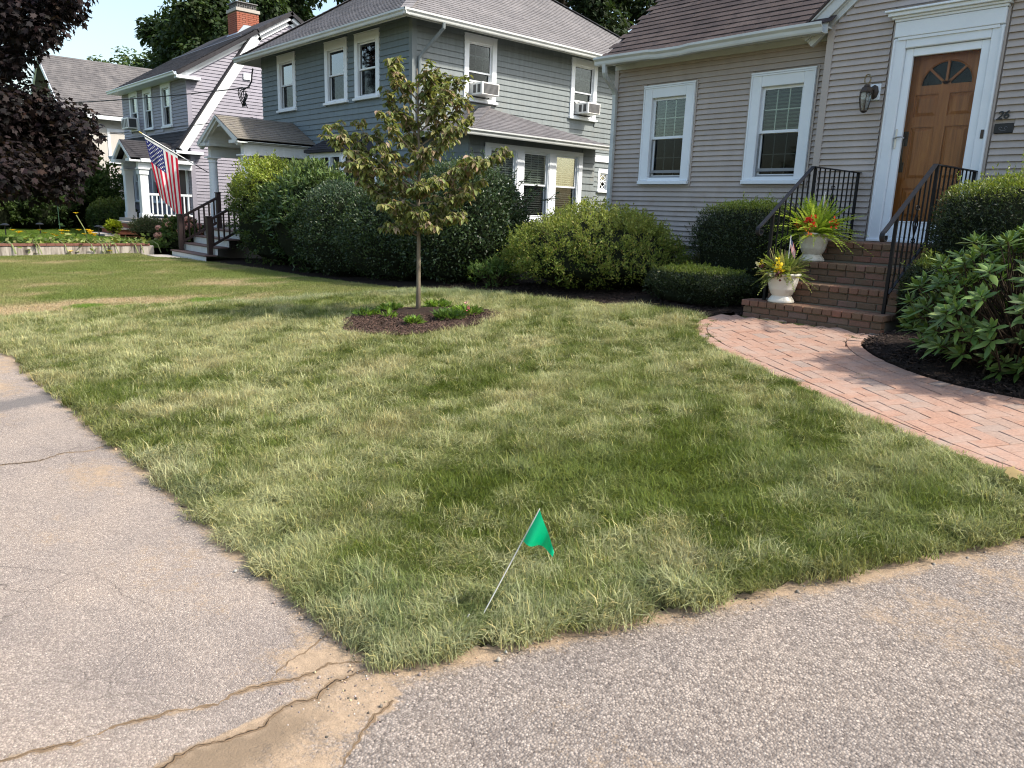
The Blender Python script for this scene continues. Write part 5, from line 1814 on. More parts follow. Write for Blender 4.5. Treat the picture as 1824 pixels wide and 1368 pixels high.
# roofs
rf = MB()
def slab(y0, z0, y1, z1, xa, xb, th=0.12):
    d = Vector((y1 - y0, z1 - z0)).normalized()
    n = Vector((d.y, -d.x)) * th
    rf.prism([(y0, z0), (y1, z1), (y1 + n.x, z1 + n.y), (y0 + n.x, z0 + n.y)], xa, xb, 0)
slab(YE - 0.10, ZE - 0.12, 9.62, 3.84, XLL - 0.1, XL + 0.02)
slab(YL - 0.42, 5.55, YBk + 0.05, ZBk + 0.06, XLL - 0.25, XL + 0.28)
slab(YBk, ZBk + 0.05, YP, ZP + 0.06, XLL - 0.25, XL + 0.28)
slab(YP, ZP + 0.06, 2 * YP - YBk, ZBk + 0.05, XLL - 0.25, XL + 0.28)
slab(2 * YP - YBk, ZBk + 0.05, 2 * YP - YE, ZE, XLL - 0.25, XL + 0.28)
roof = rf.build('roof', 'roof_black', H3)
slope_courses('shingle_courses', 'roof_black', roof, (XLL - 0.25, YL - 0.42, 5.56), (XL + 0.28, YL - 0.42, 5.56), (XL + 0.28, YBk, ZBk + 0.06), (XLL - 0.25, YBk, ZBk + 0.06), 0.15, 0.012, 0.5)
slope_courses('shingle_courses', 'roof_black', roof, (XLL - 0.1, YE - 0.10, ZE - 0.11), (XL + 0.02, YE - 0.10, ZE - 0.11), (XL + 0.02, 9.62, 3.85), (XLL - 0.1, 9.62, 3.85), 0.15, 0.012, 0.5)
# rake boards: gambrel line and dormer line
def rake(pts, name='rake_board', w0=0.30, xo=0.0):
    q = MB()
    for (ya, za), (yb, zb_) in zip(pts[:-1], pts[1:]):
        d = Vector((yb - ya, zb_ - za)).normalized()
        n = Vector((d.y, -d.x))
        for o0, o1, pr in ((0.0, w0 * 0.22, 0.24), (w0 * 0.22, w0 * 0.6, 0.19), (w0 * 0.6, w0, 0.06)):
            a0, a1 = Vector((ya, za)) + n * o0, Vector((yb, zb_)) + n * o0
            b0, b1 = Vector((ya, za)) + n * o1, Vector((yb, zb_)) + n * o1
            q.prism([tuple(a0), tuple(a1), tuple(b1), tuple(b0)], XL + 0.004, XL + xo + pr, 0)
    q.build(name, 'white', H3)
rake([(YE - 0.05, ZE + 0.02), (YBk, ZBk + 0.02), (YP, ZP + 0.03)], 'rake_board', 0.34)
rake([(2 * YP - YE, ZE), (2 * YP - YBk, ZBk + 0.02), (YP, ZP + 0.03)][::-1], 'rake_board', 0.34)
rake([(YL - 0.36, 5.56), (YBk + 0.02, ZBk + 0.015)], 'rake_board', 0.26, -0.01)
q = MB()
q.prism([(YE - 0.08, ZE - 0.02), (YBk - 0.03, ZBk + 0.07), (YBk - 0.0, ZBk + 0.05), (YE - 0.04, ZE - 0.04)], XL + 0.0, XL + 0.26, 0)
q.build('rake_shingle_edge', 'roof_black', H3)
q = MB()
q.box(XLL - 0.25, XL + 0.25, YL - 0.42, YL - 0.40, 5.44, 5.55)
q.box(XLL - 0.25, XL + 0.25, YL - 0.40, YL + 0.0, 5.44, 5.46)
ogee_gutter(q, ((XLL - 0.27, YL - 0.53, 5.44), (XL + 0.27, YL - 0.53, 5.44)), 0.11, 0.11)
q.box(XL + 0.02, XL + 0.27, YL - 0.42, YL + 0.35, 5.36, 5.45)
q.box(XLL - 0.15, XL + 0.2, YE - 0.12, YE - 0.02, 3.0, 3.10)
ogee_gutter(q, ((XLL - 0.15, YE - 0.24, 2.98), (XL + 0.25, YE - 0.24, 2.98)), 0.12, 0.12)
q.box(XLL - 0.1, XL + 0.2, YE - 0.10, YL, 3.03, 3.05)
q.box(XL + 0.02, XL + 0.25, YE - 0.12, YE + 0.75, 3.0, 3.09)
q.build('eave_trim', 'white', H3)
MB(side(XL)).box(11.5, 11.75, 0.02, 0.06, 5.62, 5.82).build('flood_light_plate', 'white', H3)
# chimney
ch = MB()
cx, cy = -30.3, 13.1
ch.box(cx - 0.40, cx + 0.40, cy - 0.40, cy + 0.40, 7.3, 8.50)
chim = ch.build('chimney', mat('pale chimney mortar', (0.42, 0.37, 0.32), 0.95), H3)
bk = MB()
for r_ in range(14):
    z = 7.5 + r_ * 0.07
    off = 0.11 if r_ % 2 else 0
    for i in range(-1, 4):
        a, b = max(-0.43, -0.43 + i * 0.22 + off), min(0.43, -0.43 + (i + 1) * 0.22 + off - 0.012)
        if b - a > 0.03:
            bk.box(cx + a, cx + b, cy - 0.432, cy - 0.40, z, z + 0.058)
            bk.box(cx + 0.40, cx + 0.432, cy + a, cy + b, z, z + 0.058)
bk.build('chimney_bricks', 'red_brick', chim, kind='stuff')
q = MB()
q.box(cx - 0.47, cx + 0.47, cy - 0.47, cy + 0.47, 8.50, 8.62, 0.01)
q.build('chimney_crown', 'concrete', chim)
q = MB()
for i in range(9):
    t = -0.36 + i * 0.09
    for s in (-1, 1):
        q.box(cx + t - 0.008, cx + t + 0.008, cy + s * 0.36 - 0.006, cy + s * 0.36 + 0.006, 8.62, 8.82)
        q.box(cx + s * 0.36 - 0.006, cx + s * 0.36 + 0.006, cy + t - 0.008, cy + t + 0.008, 8.62, 8.82)
for k in range(4):
    z = 8.66 + k * 0.05
    for s in (-1, 1):
        q.box(cx - 0.36, cx + 0.36, cy + s * 0.36 - 0.005, cy + s * 0.36 + 0.005, z, z + 0.012)
        q.box(cx + s * 0.36 - 0.005, cx + s * 0.36 + 0.005, cy - 0.36, cy + 0.36, z, z + 0.012)
q.box(cx - 0.42, cx + 0.42, cy - 0.42, cy + 0.42, 8.82, 8.85)
q.build('chimney_cage', mat('weathered galvanised mesh', (0.16, 0.16, 0.16), 0.6, 0.4, 0.3), chim)
q = MB()
q.prism([(12.4, 7.42), (13.6, 7.42), (13.6, 8.05), (12.9, 8.02)], cx - 0.52, cx + 0.5, 0)
q.build('chimney_flashing', mat('lead flashing', (0.4, 0.45, 0.5), 0.5), chim)
# entry porch
QX, QY = -27.65, 7.62
po = MB()
for s in (-1, 1):
    po.prism([(QX, 3.36), (QX + s * 1.02, 2.78), (QX + s * 1.02, 2.72), (QX, 3.29)], QY, YL - 0.1, 1)
po = po.build('porch_roof', 'roof_black', H3)
slope_courses('shingle_courses', 'roof_black', po, (QX + 1.04, QY - 0.01, 2.775), (QX + 1.04, YL - 0.1, 2.775), (QX, YL - 0.1, 3.365), (QX, QY - 0.01, 3.365), 0.13, 0.013, 0.33)
tr = MB()
for s in (-1, 1):
    tr.prism([(QX, 3.35), (QX + s * 1.02, 2.77), (QX + s * 1.02 - s * 0.10, 2.70), (QX, 3.24)], QY - 0.02, QY + 0.07, 1)
    tr.prism([(QX, 3.22), (QX + s * 0.80, 2.74), (QX + s * 0.66, 2.74), (QX, 3.10)], QY + 0.25, QY + 0.33, 1)
    xa, xb = QX + s * 0.60, QX + s * 1.02
    tr.box(min(xa, xb), max(xa, xb), QY - 0.03, QY + 0.3, 2.66, 2.76)
    xa, xb = QX + s * 0.74, QX + s * 1.04
    tr.box(min(xa, xb), max(xa, xb), QY + 0.3, YL - 0.03, 2.66, 2.77)
    xa, xb = QX + s * 0.72, QX + s * 0.90
    tr.box(min(xa, xb), max(xa, xb), QY + 0.25, YL - 0.03, 2.48, 2.66)
tr.build('porch_trim', 'white', po)
for s in (-1, 1):
    x, y = QX + s * 0.80, 8.02
    q = MB()
    q.box(x - 0.125, x + 0.125, y - 0.125, y + 0.125, 0.86, 2.26, 0.008)
    q.box(x - 0.155, x + 0.155, y - 0.155, y + 0.155, 0.86, 1.05, 0.008)
    q.box(x - 0.15, x + 0.15, y - 0.15, y + 0.15, 2.26, 2.42, 0.01)
    q.box(x - 0.18, x + 0.18, y - 0.18, y + 0.18, 2.42, 2.475, 0.01)
    q.build('column', 'white', H3)
q = MB()
q.box(QX - 1.0, QX + 1.05, 7.7, YL - 0.03, 0.76, 0.86)
pfl = q.build('porch_floor', 'concrete', H3)
q = MB()
q.box(QX - 0.95, QX + 1.0, 7.75, YL - 0.03, 0.0, 0.76)
q.build('porch_base', 'red_brick', H3)
rx = QX + 0.86
q = MB()
q.box(rx - 0.035, rx + 0.035, 8.15, YL - 0.08, 1.62, 1.69)
q.box(rx - 0.02, rx + 0.02, 8.15, YL - 0.08, 0.96, 1.01)
rlq = q.build('porch_rail', 'white', H3)
for k in range(9):
    y = 8.24 + k * 0.145
    MB().box(rx - 0.02, rx + 0.02, y - 0.02, y + 0.02, 1.01, 1.62).build('baluster', 'white', rlq)
# brick steps of the lavender house
st = thing('entry_steps', 'brick entry steps with pale stone treads at the lavender house', 'steps', (-27.9, 7.2, 0.3))
for k in range(3):
    MB().box(QX - 0.95, QX + 0.95 , 6.75 + k * 0.36, 7.75, 0.16 + k * 0.2, 0.30 + k * 0.2).build('riser', 'red_brick', st)
    MB().box(QX - 1.0, QX + 1.0, 6.70 + k * 0.36, 7.14 + k * 0.36, 0.302 + k * 0.2, 0.36 + k * 0.2, 0.006).build('tread', 'concrete', st)
t = thing('air_conditioner', 'white louvred air conditioner in the lavender dormer window', 'air conditioner', (-32.45, 9.4, 4.1), 'window air conditioners')
FL = front(YL - 0.02)
MB(FL).box(-32.86, -32.05, -0.0, 0.40, 4.08, 4.48, 0.012).build('body', 'ac_white', t)
for k in range(4):
    MB(FL).box(-32.80 + k * 0.19, -32.67 + k * 0.19, 0.396, 0.405, 4.13, 4.43).build('vent', 'ac_grill', t)
MB(FL).box(-32.046, -32.04, 0.1, 0.36, 4.13, 4.43).build('side_vent', 'ac_grill', t)

# ------------------------------------------------------------------ far gabled house
H4 = thing('gable_house', 'far cream house with streaked old grey gable roof behind the dark maple', 'house', (-42, 9, 0))
q = MB()
q.box(-45.2, -38.8, 9.0, 20.0, 0, 5.3)
q.prism([(-45.2, 5.3), (-38.8, 5.3), (-42.0, 7.6)], 9.0, 9.1, 1)
wl = q.build('wall', 'cream', H4)
clad(wl, 'front', 9.0, -45.2, -38.8, 0.6, 7.4, 0.2, 0.02, 'cream', [], lambda z: (-45.2, -38.8) if z < 5.3 else (-42 - (7.6 - z) / 0.72, -42 + (7.6 - z) / 0.72))
q = MB()
for s in (-1, 1):
    q.prism([(-42.0, 7.78), (-42.0 + s * 3.6, 5.06), (-42.0 + s * 3.6, 4.92), (-42.0, 7.62)], 8.4, 20.4, 1)
rf = q.build('roof', 'roof_old', H4)
slope_courses('shingle_courses', 'roof_old', rf, (-38.38, 8.38, 5.05), (-38.38, 20.4, 5.05), (-42, 20.4, 7.79), (-42, 8.38, 7.79), 0.17, 0.015, 0.7)
q = MB()
for s in (-1, 1):
    q.prism([(-42.0, 7.76), (-42.0 + s * 3.62, 5.03), (-42.0 + s * 3.62, 4.85), (-42.0, 7.52)], 8.34, 8.42, 1)
q.box(-38.5, -38.36, 8.4, 20.4, 4.86, 5.02)
q.build('roof_trim', 'white', H4)
for y in (10.2, 12.6, 15.0):
    window(H4, side(-38.8), y, y + 1.0, 3.0, 4.5, tw=0.12, cols=1, rows=1, mitre=False, screen=False)
q = MB()
q.box(-38.78, -36.4, 11.4, 14.6, 2.75, 2.95)
q.box(-36.5, -36.4, 11.4, 14.6, 2.95, 3.05)
dk = q.build('balcony', 'white', H4)
for k in range(20):
    MB().box(-36.47, -36.41, 11.45 + k * 0.16, 11.59 + k * 0.16, 3.02, 3.95).build('balcony_slat', 'white', dk)
for k in range(14):
    MB().box(-38.7 + k * 0.16, -38.56 + k * 0.16, 11.42, 11.48, 3.02, 3.95).build('balcony_slat', 'white', dk)
MB().box(-36.52, -36.36, 11.4, 14.65, 3.95, 4.02).build('balcony_rail', 'white', dk)
# ------------------------------------------------------------------ foliage
def unit(v):
    return v / np.maximum(np.linalg.norm(v, axis=1, keepdims=True), 1e-9)

def quads_leaves(P, D, N, L, Wd, cols, name, droop=0.0):
    """rhombic leaves, one quad each"""
    S = unit(np.cross(D, N))
    n = len(P)
    L = np.broadcast_to(L, n)[:, None]
    Wd = np.broadcast_to(Wd, n)[:, None]
    mid = P + D * L * 0.45 + N * L * 0.06
    V = np.stack([P, mid + S * Wd / 2, P + D * L - np.array([0, 0, 1.0]) * L * droop, mid - S * Wd / 2], 1).reshape(-1, 3)
    F = np.arange(n * 4).reshape(-1, 4)
    return np_mesh(name, V, F, np.repeat(cols, 4, 0))

LEAF_T = np.array([[0, 2, 1], [0, 3, 2], [1, 2, 5], [1, 5, 4], [2, 3, 6], [2, 6, 5], [4, 5, 7], [5, 6, 7]])
def big_leaf_verts(P, D, N, L, Wd, fold=0.25, droop=0.3):
    """8 vertex leaf with a midrib fold and a drooping tip"""
    S = unit(np.cross(D, N))
    N = unit(np.cross(S, D))
    L = np.asarray(L).reshape(-1, 1)
    Wd = np.asarray(Wd).reshape(-1, 1)
    def at(t, s, up):
        return P + D * (L * t) + S * (Wd * s) + N * (Wd * up) - np.array([0, 0, 1.0]) * (L * droop * t * t)
    return np.stack([at(0, 0, 0), at(0.34, -0.5, fold), at(0.34, 0, 0), at(0.34, 0.5, fold), at(0.68, -0.40, fold * 0.8), at(0.68, 0, 0), at(0.68, 0.40, fold * 0.8), at(1.0, 0, 0)], 1)

def vary(base, n, h=0.16, g=rng):
    """per leaf colour variation round a list of (colour, weight)"""
    cs = np.array([b[0] for b in base])
    w = np.array([b[1] for b in base], float)
    c = cs[g.choice(len(cs), n, p=w / w.sum())]
    return np.clip(c * g.uniform(1 - h * 2, 1 + h * 2, (n, 1)) * (1 + g.normal(0, h * 0.35, (n, 3))), 0.004, 1)

M['leaf'] = leafmat('glossy leaves', 0.42, 0.25)
M['leaf_soft'] = leafmat('soft matte leaves', 0.6, 0.32, spec=0.2)
M['leaf_gloss'] = leafmat('shiny evergreen leaves', 0.40, 0.18, spec=0.35)
M['petal'] = leafmat('petals', 0.6, 0.3)
M['twig'] = mat('dark twigs', (0.045, 0.034, 0.024), 0.9, 0.1)

def shrub_points(n, c, r, z0, z1, ex=2.6, lump=0.10, seed=0, depth=0.22, zc=0.46):
    """points in the outer shell of a rounded block; returns points, outward normals, height 0..1"""
    g = np.random.default_rng(seed)
    d = unit(g.normal(size=(n, 3)))
    d[:, 2] = np.abs(d[:, 2]) * np.where(g.random(n) < 0.16, -1, 1)
    q = (np.abs(d) ** ex).sum(1) ** (-1 / ex)
    a = g.uniform(0, 6.28, 9)
    f = g.uniform(2.0, 7.0, 9)
    wob = sum(np.sin(f[k] * d[:, k % 3] * 1.6 + f[(k + 3) % 9] * d[:, (k + 1) % 3] + a[k]) for k in range(9)) / 4.5
    sh = 1 - np.abs(g.normal(0, depth, n)).clip(0, 0.55)
    rad = q * (1 + lump * wob) * sh
    h = (z1 - z0)
    p = d * rad[:, None]
    nrm = unit(np.sign(d) * np.abs(d) ** (ex - 1))
    P = np.column_stack([c[0] + p[:, 0] * r[0], c[1] + p[:, 1] * r[1], z0 + h * zc + p[:, 2] * h * np.where(p[:, 2] > 0, 1 - zc, zc)])
    nrm = unit(nrm / np.array([r[0], r[1], h * 0.54]))
    P[:, 2] = np.maximum(P[:, 2], z0 + 0.02)
    return P, nrm, (P[:, 2] - z0) / h

def shrub(name, label, cat, c, r, z1, n, leaf, cols, top=None, ex=2.6, lump=0.10, seed=1, depth=0.2, m='leaf', group=None, core=0.72, z0=None, lay=0.55, clump=0.0, zc=0.46):
    """clipped or loose bush: foliage shell over stems and a solid core coloured as inner shade"""
    z0 = gzf(c[0], c[1]) if z0 is None else z0
    g = np.random.default_rng(seed)
    t = thing(name, label, cat, (c[0], c[1], z0), group)
    P, N, h = shrub_points(n, c, r, z0, z1, ex, lump, seed, depth, zc)
    if clump:
        # pull leaves towards shoot tips so that light and dark clumps form
        k = max(12, int(n / 26))
        idx = g.integers(0, n, k)
        T = P[idx] + N[idx] * clump * 0.6
        own = g.integers(0, k, n)
        P = T[own] + g.normal(0, clump * 0.55, (n, 3)) - N[idx][own] * np.abs(g.normal(0, clump, n))[:, None]
        N = N[idx][own]
        h = (P[:, 2] - z0) / (z1 - z0)
        P[:, 2] = np.maximum(P[:, 2], z0 + 0.02)
    ns = min(160, n // 90)
    if ns > 12:
        # stray shoots standing out of the surface
        pick = g.choice(np.nonzero(h > 0.35)[0], ns)
        ln_ = g.uniform(0.05, 0.20, ns) * min(1.0, z1 - z0)
        dr = unit(N[pick] * 0.6 + np.array([0, 0, 0.8]) + g.normal(0, 0.3, (ns, 3)))
        kk = 14
        rep = g.choice(n, ns * kk, replace=False)
        tt = g.uniform(0.0, 1.0, (ns, kk, 1))
        P[rep] = (P[pick][:, None] + dr[:, None] * ln_[:, None, None] * tt + g.normal(0, 0.006, (ns, kk, 3))).reshape(-1, 3)
        N[rep] = np.repeat(dr, kk, 0)
        h = (P[:, 2] - z0) / (z1 - z0)
    D = unit(N * lay + g.normal(0, 0.55, (n, 3)) + np.array([0, 0, 0.25]))
    Nn = unit(N + g.normal(0, 0.5, (n, 3)))
    C = vary(cols, n, 0.14, g)
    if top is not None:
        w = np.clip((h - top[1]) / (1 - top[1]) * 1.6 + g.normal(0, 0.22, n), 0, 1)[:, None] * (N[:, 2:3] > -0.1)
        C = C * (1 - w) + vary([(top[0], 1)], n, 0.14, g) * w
    L = leaf[0] * g.uniform(0.55, 1.45, n)
    me = quads_leaves(P - wb(t), D, Nn, L, L * leaf[1], C, 'foliage')
    me.materials.append(M[m])
    link('foliage', me, t)
    # twig core
    q = MB()
    cz = z0 + (z1 - z0) * 0.46
    for k in range(46):
        d = Vector(g.normal(size=3)).normalized()
        d.z = abs(d.z)
        e = Vector((c[0] + d.x * r[0] * 0.85, c[1] + d.y * r[1] * 0.85, cz + d.z * (z1 - z0) * 0.46))
        b = Vector((c[0] + d.x * r[0] * 0.15, c[1] + d.y * r[1] * 0.15, z0 - 0.02))
        mid = b.lerp(e, 0.5) + Vector((0, 0, (z1 - z0) * 0.08))
        q.tube([b, mid, e], [0.018, 0.012, 0.005], 5, False)
    q.build('stems', 'twig', t, fix=False)
    if core:  # solid dark core added to close gaps and paint the shade inside
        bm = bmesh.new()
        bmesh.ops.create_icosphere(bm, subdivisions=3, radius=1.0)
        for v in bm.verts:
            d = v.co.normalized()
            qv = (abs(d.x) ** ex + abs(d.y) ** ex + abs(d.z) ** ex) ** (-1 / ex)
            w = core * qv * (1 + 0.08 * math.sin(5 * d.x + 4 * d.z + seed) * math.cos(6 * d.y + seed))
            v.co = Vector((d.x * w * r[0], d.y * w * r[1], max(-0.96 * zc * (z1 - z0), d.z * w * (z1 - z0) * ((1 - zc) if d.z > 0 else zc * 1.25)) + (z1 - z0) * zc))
        cm = bpy.data.meshes.new('dark_core_mesh')
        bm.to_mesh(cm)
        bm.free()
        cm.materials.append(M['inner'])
        link('dark_core', cm, t)
    return t
def wb(t):
    return np.array(wbase(t))
M['inner'] = ground_mat('dark core painted as inner shade', (0.018, 0.024, 0.012), (0.026, 0.034, 0.016), (0.010, 0.013, 0.008), 18.0, 0.05)

DK = [((0.036, 0.062, 0.022), 5), ((0.048, 0.078, 0.026), 3), ((0.026, 0.046, 0.019), 3), ((0.07, 0.10, 0.034), 1)]
YEW = [((0.030, 0.046, 0.018), 5), ((0.040, 0.058, 0.020), 3), ((0.024, 0.036, 0.017), 2)]
YTOP = (0.22, 0.265, 0.042)  # yew tops paler: new growth, and some sun put into the colour
# hedge row across the property line
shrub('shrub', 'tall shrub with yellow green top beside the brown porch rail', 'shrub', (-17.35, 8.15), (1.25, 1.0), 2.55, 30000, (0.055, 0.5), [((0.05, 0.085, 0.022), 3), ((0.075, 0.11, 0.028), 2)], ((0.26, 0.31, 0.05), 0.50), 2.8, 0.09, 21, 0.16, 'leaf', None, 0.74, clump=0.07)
shrub('rhododendron', 'long leaved rhododendron between the yellow topped shrub and the dark hollies', 'shrub', (-15.3, 8.0), (1.35, 1.0), 2.32, 13000, (0.12, 0.27), [((0.035, 0.07, 0.022), 3), ((0.055, 0.095, 0.03), 3), ((0.085, 0.13, 0.045), 1)], ((0.10, 0.15, 0.045), 0.7), 2.2, 0.10, 22, 0.16, 'leaf_gloss', None, 0.76, clump=0.085)
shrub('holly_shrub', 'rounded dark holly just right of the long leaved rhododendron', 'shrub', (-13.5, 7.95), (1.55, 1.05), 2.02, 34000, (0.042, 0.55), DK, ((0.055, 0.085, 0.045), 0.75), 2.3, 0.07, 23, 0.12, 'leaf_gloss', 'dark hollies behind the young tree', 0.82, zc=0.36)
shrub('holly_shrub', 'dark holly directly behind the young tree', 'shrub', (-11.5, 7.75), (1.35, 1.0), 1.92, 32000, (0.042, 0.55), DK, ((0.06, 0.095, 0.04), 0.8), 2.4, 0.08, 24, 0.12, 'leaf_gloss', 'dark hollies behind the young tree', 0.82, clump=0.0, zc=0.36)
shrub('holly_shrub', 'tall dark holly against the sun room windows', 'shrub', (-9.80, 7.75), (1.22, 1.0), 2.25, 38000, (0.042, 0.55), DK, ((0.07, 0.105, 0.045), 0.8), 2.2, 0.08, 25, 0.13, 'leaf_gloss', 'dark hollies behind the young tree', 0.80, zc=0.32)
# loose sprigs on the hollies
def sprigs(parent_label, pts, seed, col):
    o = [x for x in SC.objects if x.get('label') == parent_label][0]
    g = np.random.default_rng(seed)
    Ps, Ds = [], []
    q = MB()
    for (p, d, L) in pts:
        p, d = np.array(p), np.array(d) / np.linalg.norm(d)
        e = p + d * L
        q.tube([p, p + d * L * 0.5 + (0, 0, 0.02), e], [0.005, 0.004, 0.002], 4, False)
        n = int(L * 130)
        t = g.uniform(0.1, 1, n)
        Ps.append(p + d * (L * t)[:, None] + g.normal(0, 0.012, (n, 3)))
        Ds.append(unit(d + g.normal(0, 0.8, (n, 3))))
    P, D = np.concatenate(Ps), np.concatenate(Ds)
    n = len(P)
    me = quads_leaves(P - wb(o), D, unit(g.normal(size=(n, 3))), g.uniform(0.025, 0.045, n), g.uniform(0.014, 0.02, n), vary(col, n, 0.14, g), 'sprig_leaves')
    me.materials.append(M['leaf'])
    link('sprig_leaves', me, o)
    q.build('sprig_stems', 'twig', o, fix=False)
g0 = np.random.default_rng(5)
sprigs('tall dark holly against the sun room windows', [((-9.75 + g0.uniform(-0.9, 0.95), 7.85 + g0.uniform(-0.6, 0.5), g0.uniform(1.7, 2.1)), (g0.normal(0.2, 0.4), g0.normal(0, 0.3), 1), g0.uniform(0.2, 0.5)) for _ in range(44)], 3, [((0.05, 0.085, 0.035), 1), ((0.075, 0.12, 0.045), 1)])
sprigs('tall dark holly against the sun room windows', [((-9.0 + g0.uniform(-0.2, 0.35), 8.2 + g0.uniform(-0.4, 0.5), g0.uniform(0.7, 1.9)), (1, g0.normal(0.5, 0.4), g0.uniform(0.2, 1.2)), g0.uniform(0.15, 0.4)) for _ in range(40)], 4, [((0.05, 0.085, 0.035), 1), ((0.075, 0.12, 0.045), 1)])
sprigs('dark holly directly behind the young tree', [((-11.5 + g0.uniform(-1, 1), 7.6 + g0.uniform(-0.6, 0.5), g0.uniform(1.5, 1.85)), (g0.normal(0, 0.4), g0.normal(0, 0.3), 1), g0.uniform(0.15, 0.4)) for _ in range(34)], 5, [((0.05, 0.085, 0.035), 1), ((0.07, 0.11, 0.045), 1)])

# mounded yellow green bush, yews, clipped boxes
SPI = [((0.145, 0.19, 0.036), 4), ((0.195, 0.225, 0.046), 3), ((0.10, 0.145, 0.032), 3), ((0.24, 0.22, 0.065), 1.2)]
shrub('spirea_bush', 'broad mounded olive green bush under the first taupe house window', 'shrub', (-7.12, 8.02), (1.42, 1.25), 1.68, 52000, (0.035, 0.42), SPI, ((0.23, 0.26, 0.06), 0.55), 1.85, 0.06, 31, 0.13, 'leaf_soft', None, 0.82, clump=0.045, zc=0.24)
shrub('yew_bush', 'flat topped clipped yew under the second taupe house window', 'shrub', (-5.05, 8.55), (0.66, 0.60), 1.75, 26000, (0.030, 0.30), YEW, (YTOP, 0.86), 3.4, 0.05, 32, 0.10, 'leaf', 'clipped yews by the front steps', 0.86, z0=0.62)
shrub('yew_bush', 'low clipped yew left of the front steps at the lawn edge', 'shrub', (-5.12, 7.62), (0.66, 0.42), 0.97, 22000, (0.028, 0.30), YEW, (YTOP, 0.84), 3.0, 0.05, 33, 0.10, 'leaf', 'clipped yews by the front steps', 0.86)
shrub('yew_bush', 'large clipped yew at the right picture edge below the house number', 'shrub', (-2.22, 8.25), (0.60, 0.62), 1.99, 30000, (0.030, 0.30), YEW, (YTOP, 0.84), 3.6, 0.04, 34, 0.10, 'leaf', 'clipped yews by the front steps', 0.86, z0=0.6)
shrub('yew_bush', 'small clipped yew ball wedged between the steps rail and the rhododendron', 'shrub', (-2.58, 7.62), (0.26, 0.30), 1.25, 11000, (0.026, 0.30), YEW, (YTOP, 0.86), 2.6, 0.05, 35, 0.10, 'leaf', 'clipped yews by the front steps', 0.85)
shrub('grassy_perennial', 'small rust green perennial at the foundation beside the mounded bush', 'plant', (-5.9, 8.9), (0.30, 0.2), 1.02, 1800, (0.12, 0.06), [((0.10, 0.085, 0.03), 1), ((0.07, 0.08, 0.03), 1)], None, 2.0, 0.1, 36, 0.2, 'leaf_soft', None, 0.0)
shrub('fern_clump', 'bright low green foliage at the foot of the tall holly', 'plant', (-8.45, 7.3), (0.42, 0.3), 0.80, 2000, (0.07, 0.28), [((0.07, 0.12, 0.03), 1), ((0.10, 0.15, 0.04), 1)], None, 2.0, 0.2, 37, 0.3, 'leaf_soft', None, 0.0, clump=0.07)
# ---- large rhododendron by the path: whorls of big leaves
def whorl_plant(name, label, tips, leafL, cols, seed, near_n, mname='leaf_gloss', nl=(8, 12), wd=0.30, base=None, cat='shrub', face=(0, 0, 0.0)):
    g = np.random.default_rng(seed)
    t = thing(name, label, cat, base)
    stems = MB()
    recs = []
    for p, ax_ in tips:
        p, ax_ = np.array(p), np.array(ax_) / np.linalg.norm(ax_)
        n = g.integers(*nl)
        a0 = g.uniform(0, 6.28)
        s = np.cross(ax_, [0.3, 0.2, 1.0])
        s /= np.linalg.norm(s)
        b = np.cross(ax_, s)
        for k in range(n):
            a = a0 + k * 2.399
            tilt = 0.35 + 0.75 * (k / n) + g.normal(0, 0.12)          # inner leaves upright, outer ones flat
            d = ax_ * math.cos(tilt * 1.25) + (s * math.cos(a) + b * math.sin(a)) * math.sin(tilt * 1.25)
            L = leafL * g.uniform(0.75, 1.2) * (0.7 + 0.3 * k / n)
            nn = ax_ * math.sin(tilt * 1.25) - (s * math.cos(a) + b * math.sin(a)) * math.cos(tilt * 1.25)
            recs.append((p - ax_ * 0.012 * k / n * 2, d, nn, L, L * wd * g.uniform(0.85, 1.15)))
        root = np.array([base[0] + g.normal(0, 0.15), base[1] + g.normal(0, 0.12), base[2]])
        mid = root * 0.45 + p * 0.55 + g.normal(0, 0.04, 3) + np.array([0, 0, -0.05])
        stems.tube([root, mid, p], [0.010, 0.007, 0.004], 5, False)
    P = np.array([r[0] for r in recs]); D = unit(np.array([r[1] for r in recs])); N = unit(np.array([r[2] for r in recs]))
    L = np.array([r[3] for r in recs]); Wd = np.array([r[4] for r in recs])
    C = vary(cols, len(P), 0.13, g)
    V = big_leaf_verts(P, D, N, L, Wd, -0.14, 0.22)
    # the leaves nearest to the viewer are pieces of their own
    dist = np.linalg.norm(P - np.array([0, 0, EYE]), axis=1)
    order = np.argsort(dist - 0.4 * (D @ np.array([0.2, -0.6, 0.6])))
    solo = order[:near_n]
    rest = order[near_n:]
    org = wb(t)
    for i in solo:
        me = np_mesh('leaf', V[i] - P[i], LEAF_T, np.repeat(C[i:i + 1], 8, 0), True)
        me.materials.append(M[mname])
        link('leaf', me, t, tuple(P[i]))
    if len(rest):
        Vr = V[rest].reshape(-1, 3) - org
        F = (LEAF_T[None] + (np.arange(len(rest)) * 8)[:, None, None]).reshape(-1, 3)
        me = np_mesh('leaf_mass', Vr, F, np.repeat(C[rest], 8, 0), True)
        me.materials.append(M[mname])
        link('leaf_mass', me, t, kind='stuff')
    stems.build('stems', 'twig', t, fix=False)
    return t
g1 = np.random.default_rng(77)
tips = []
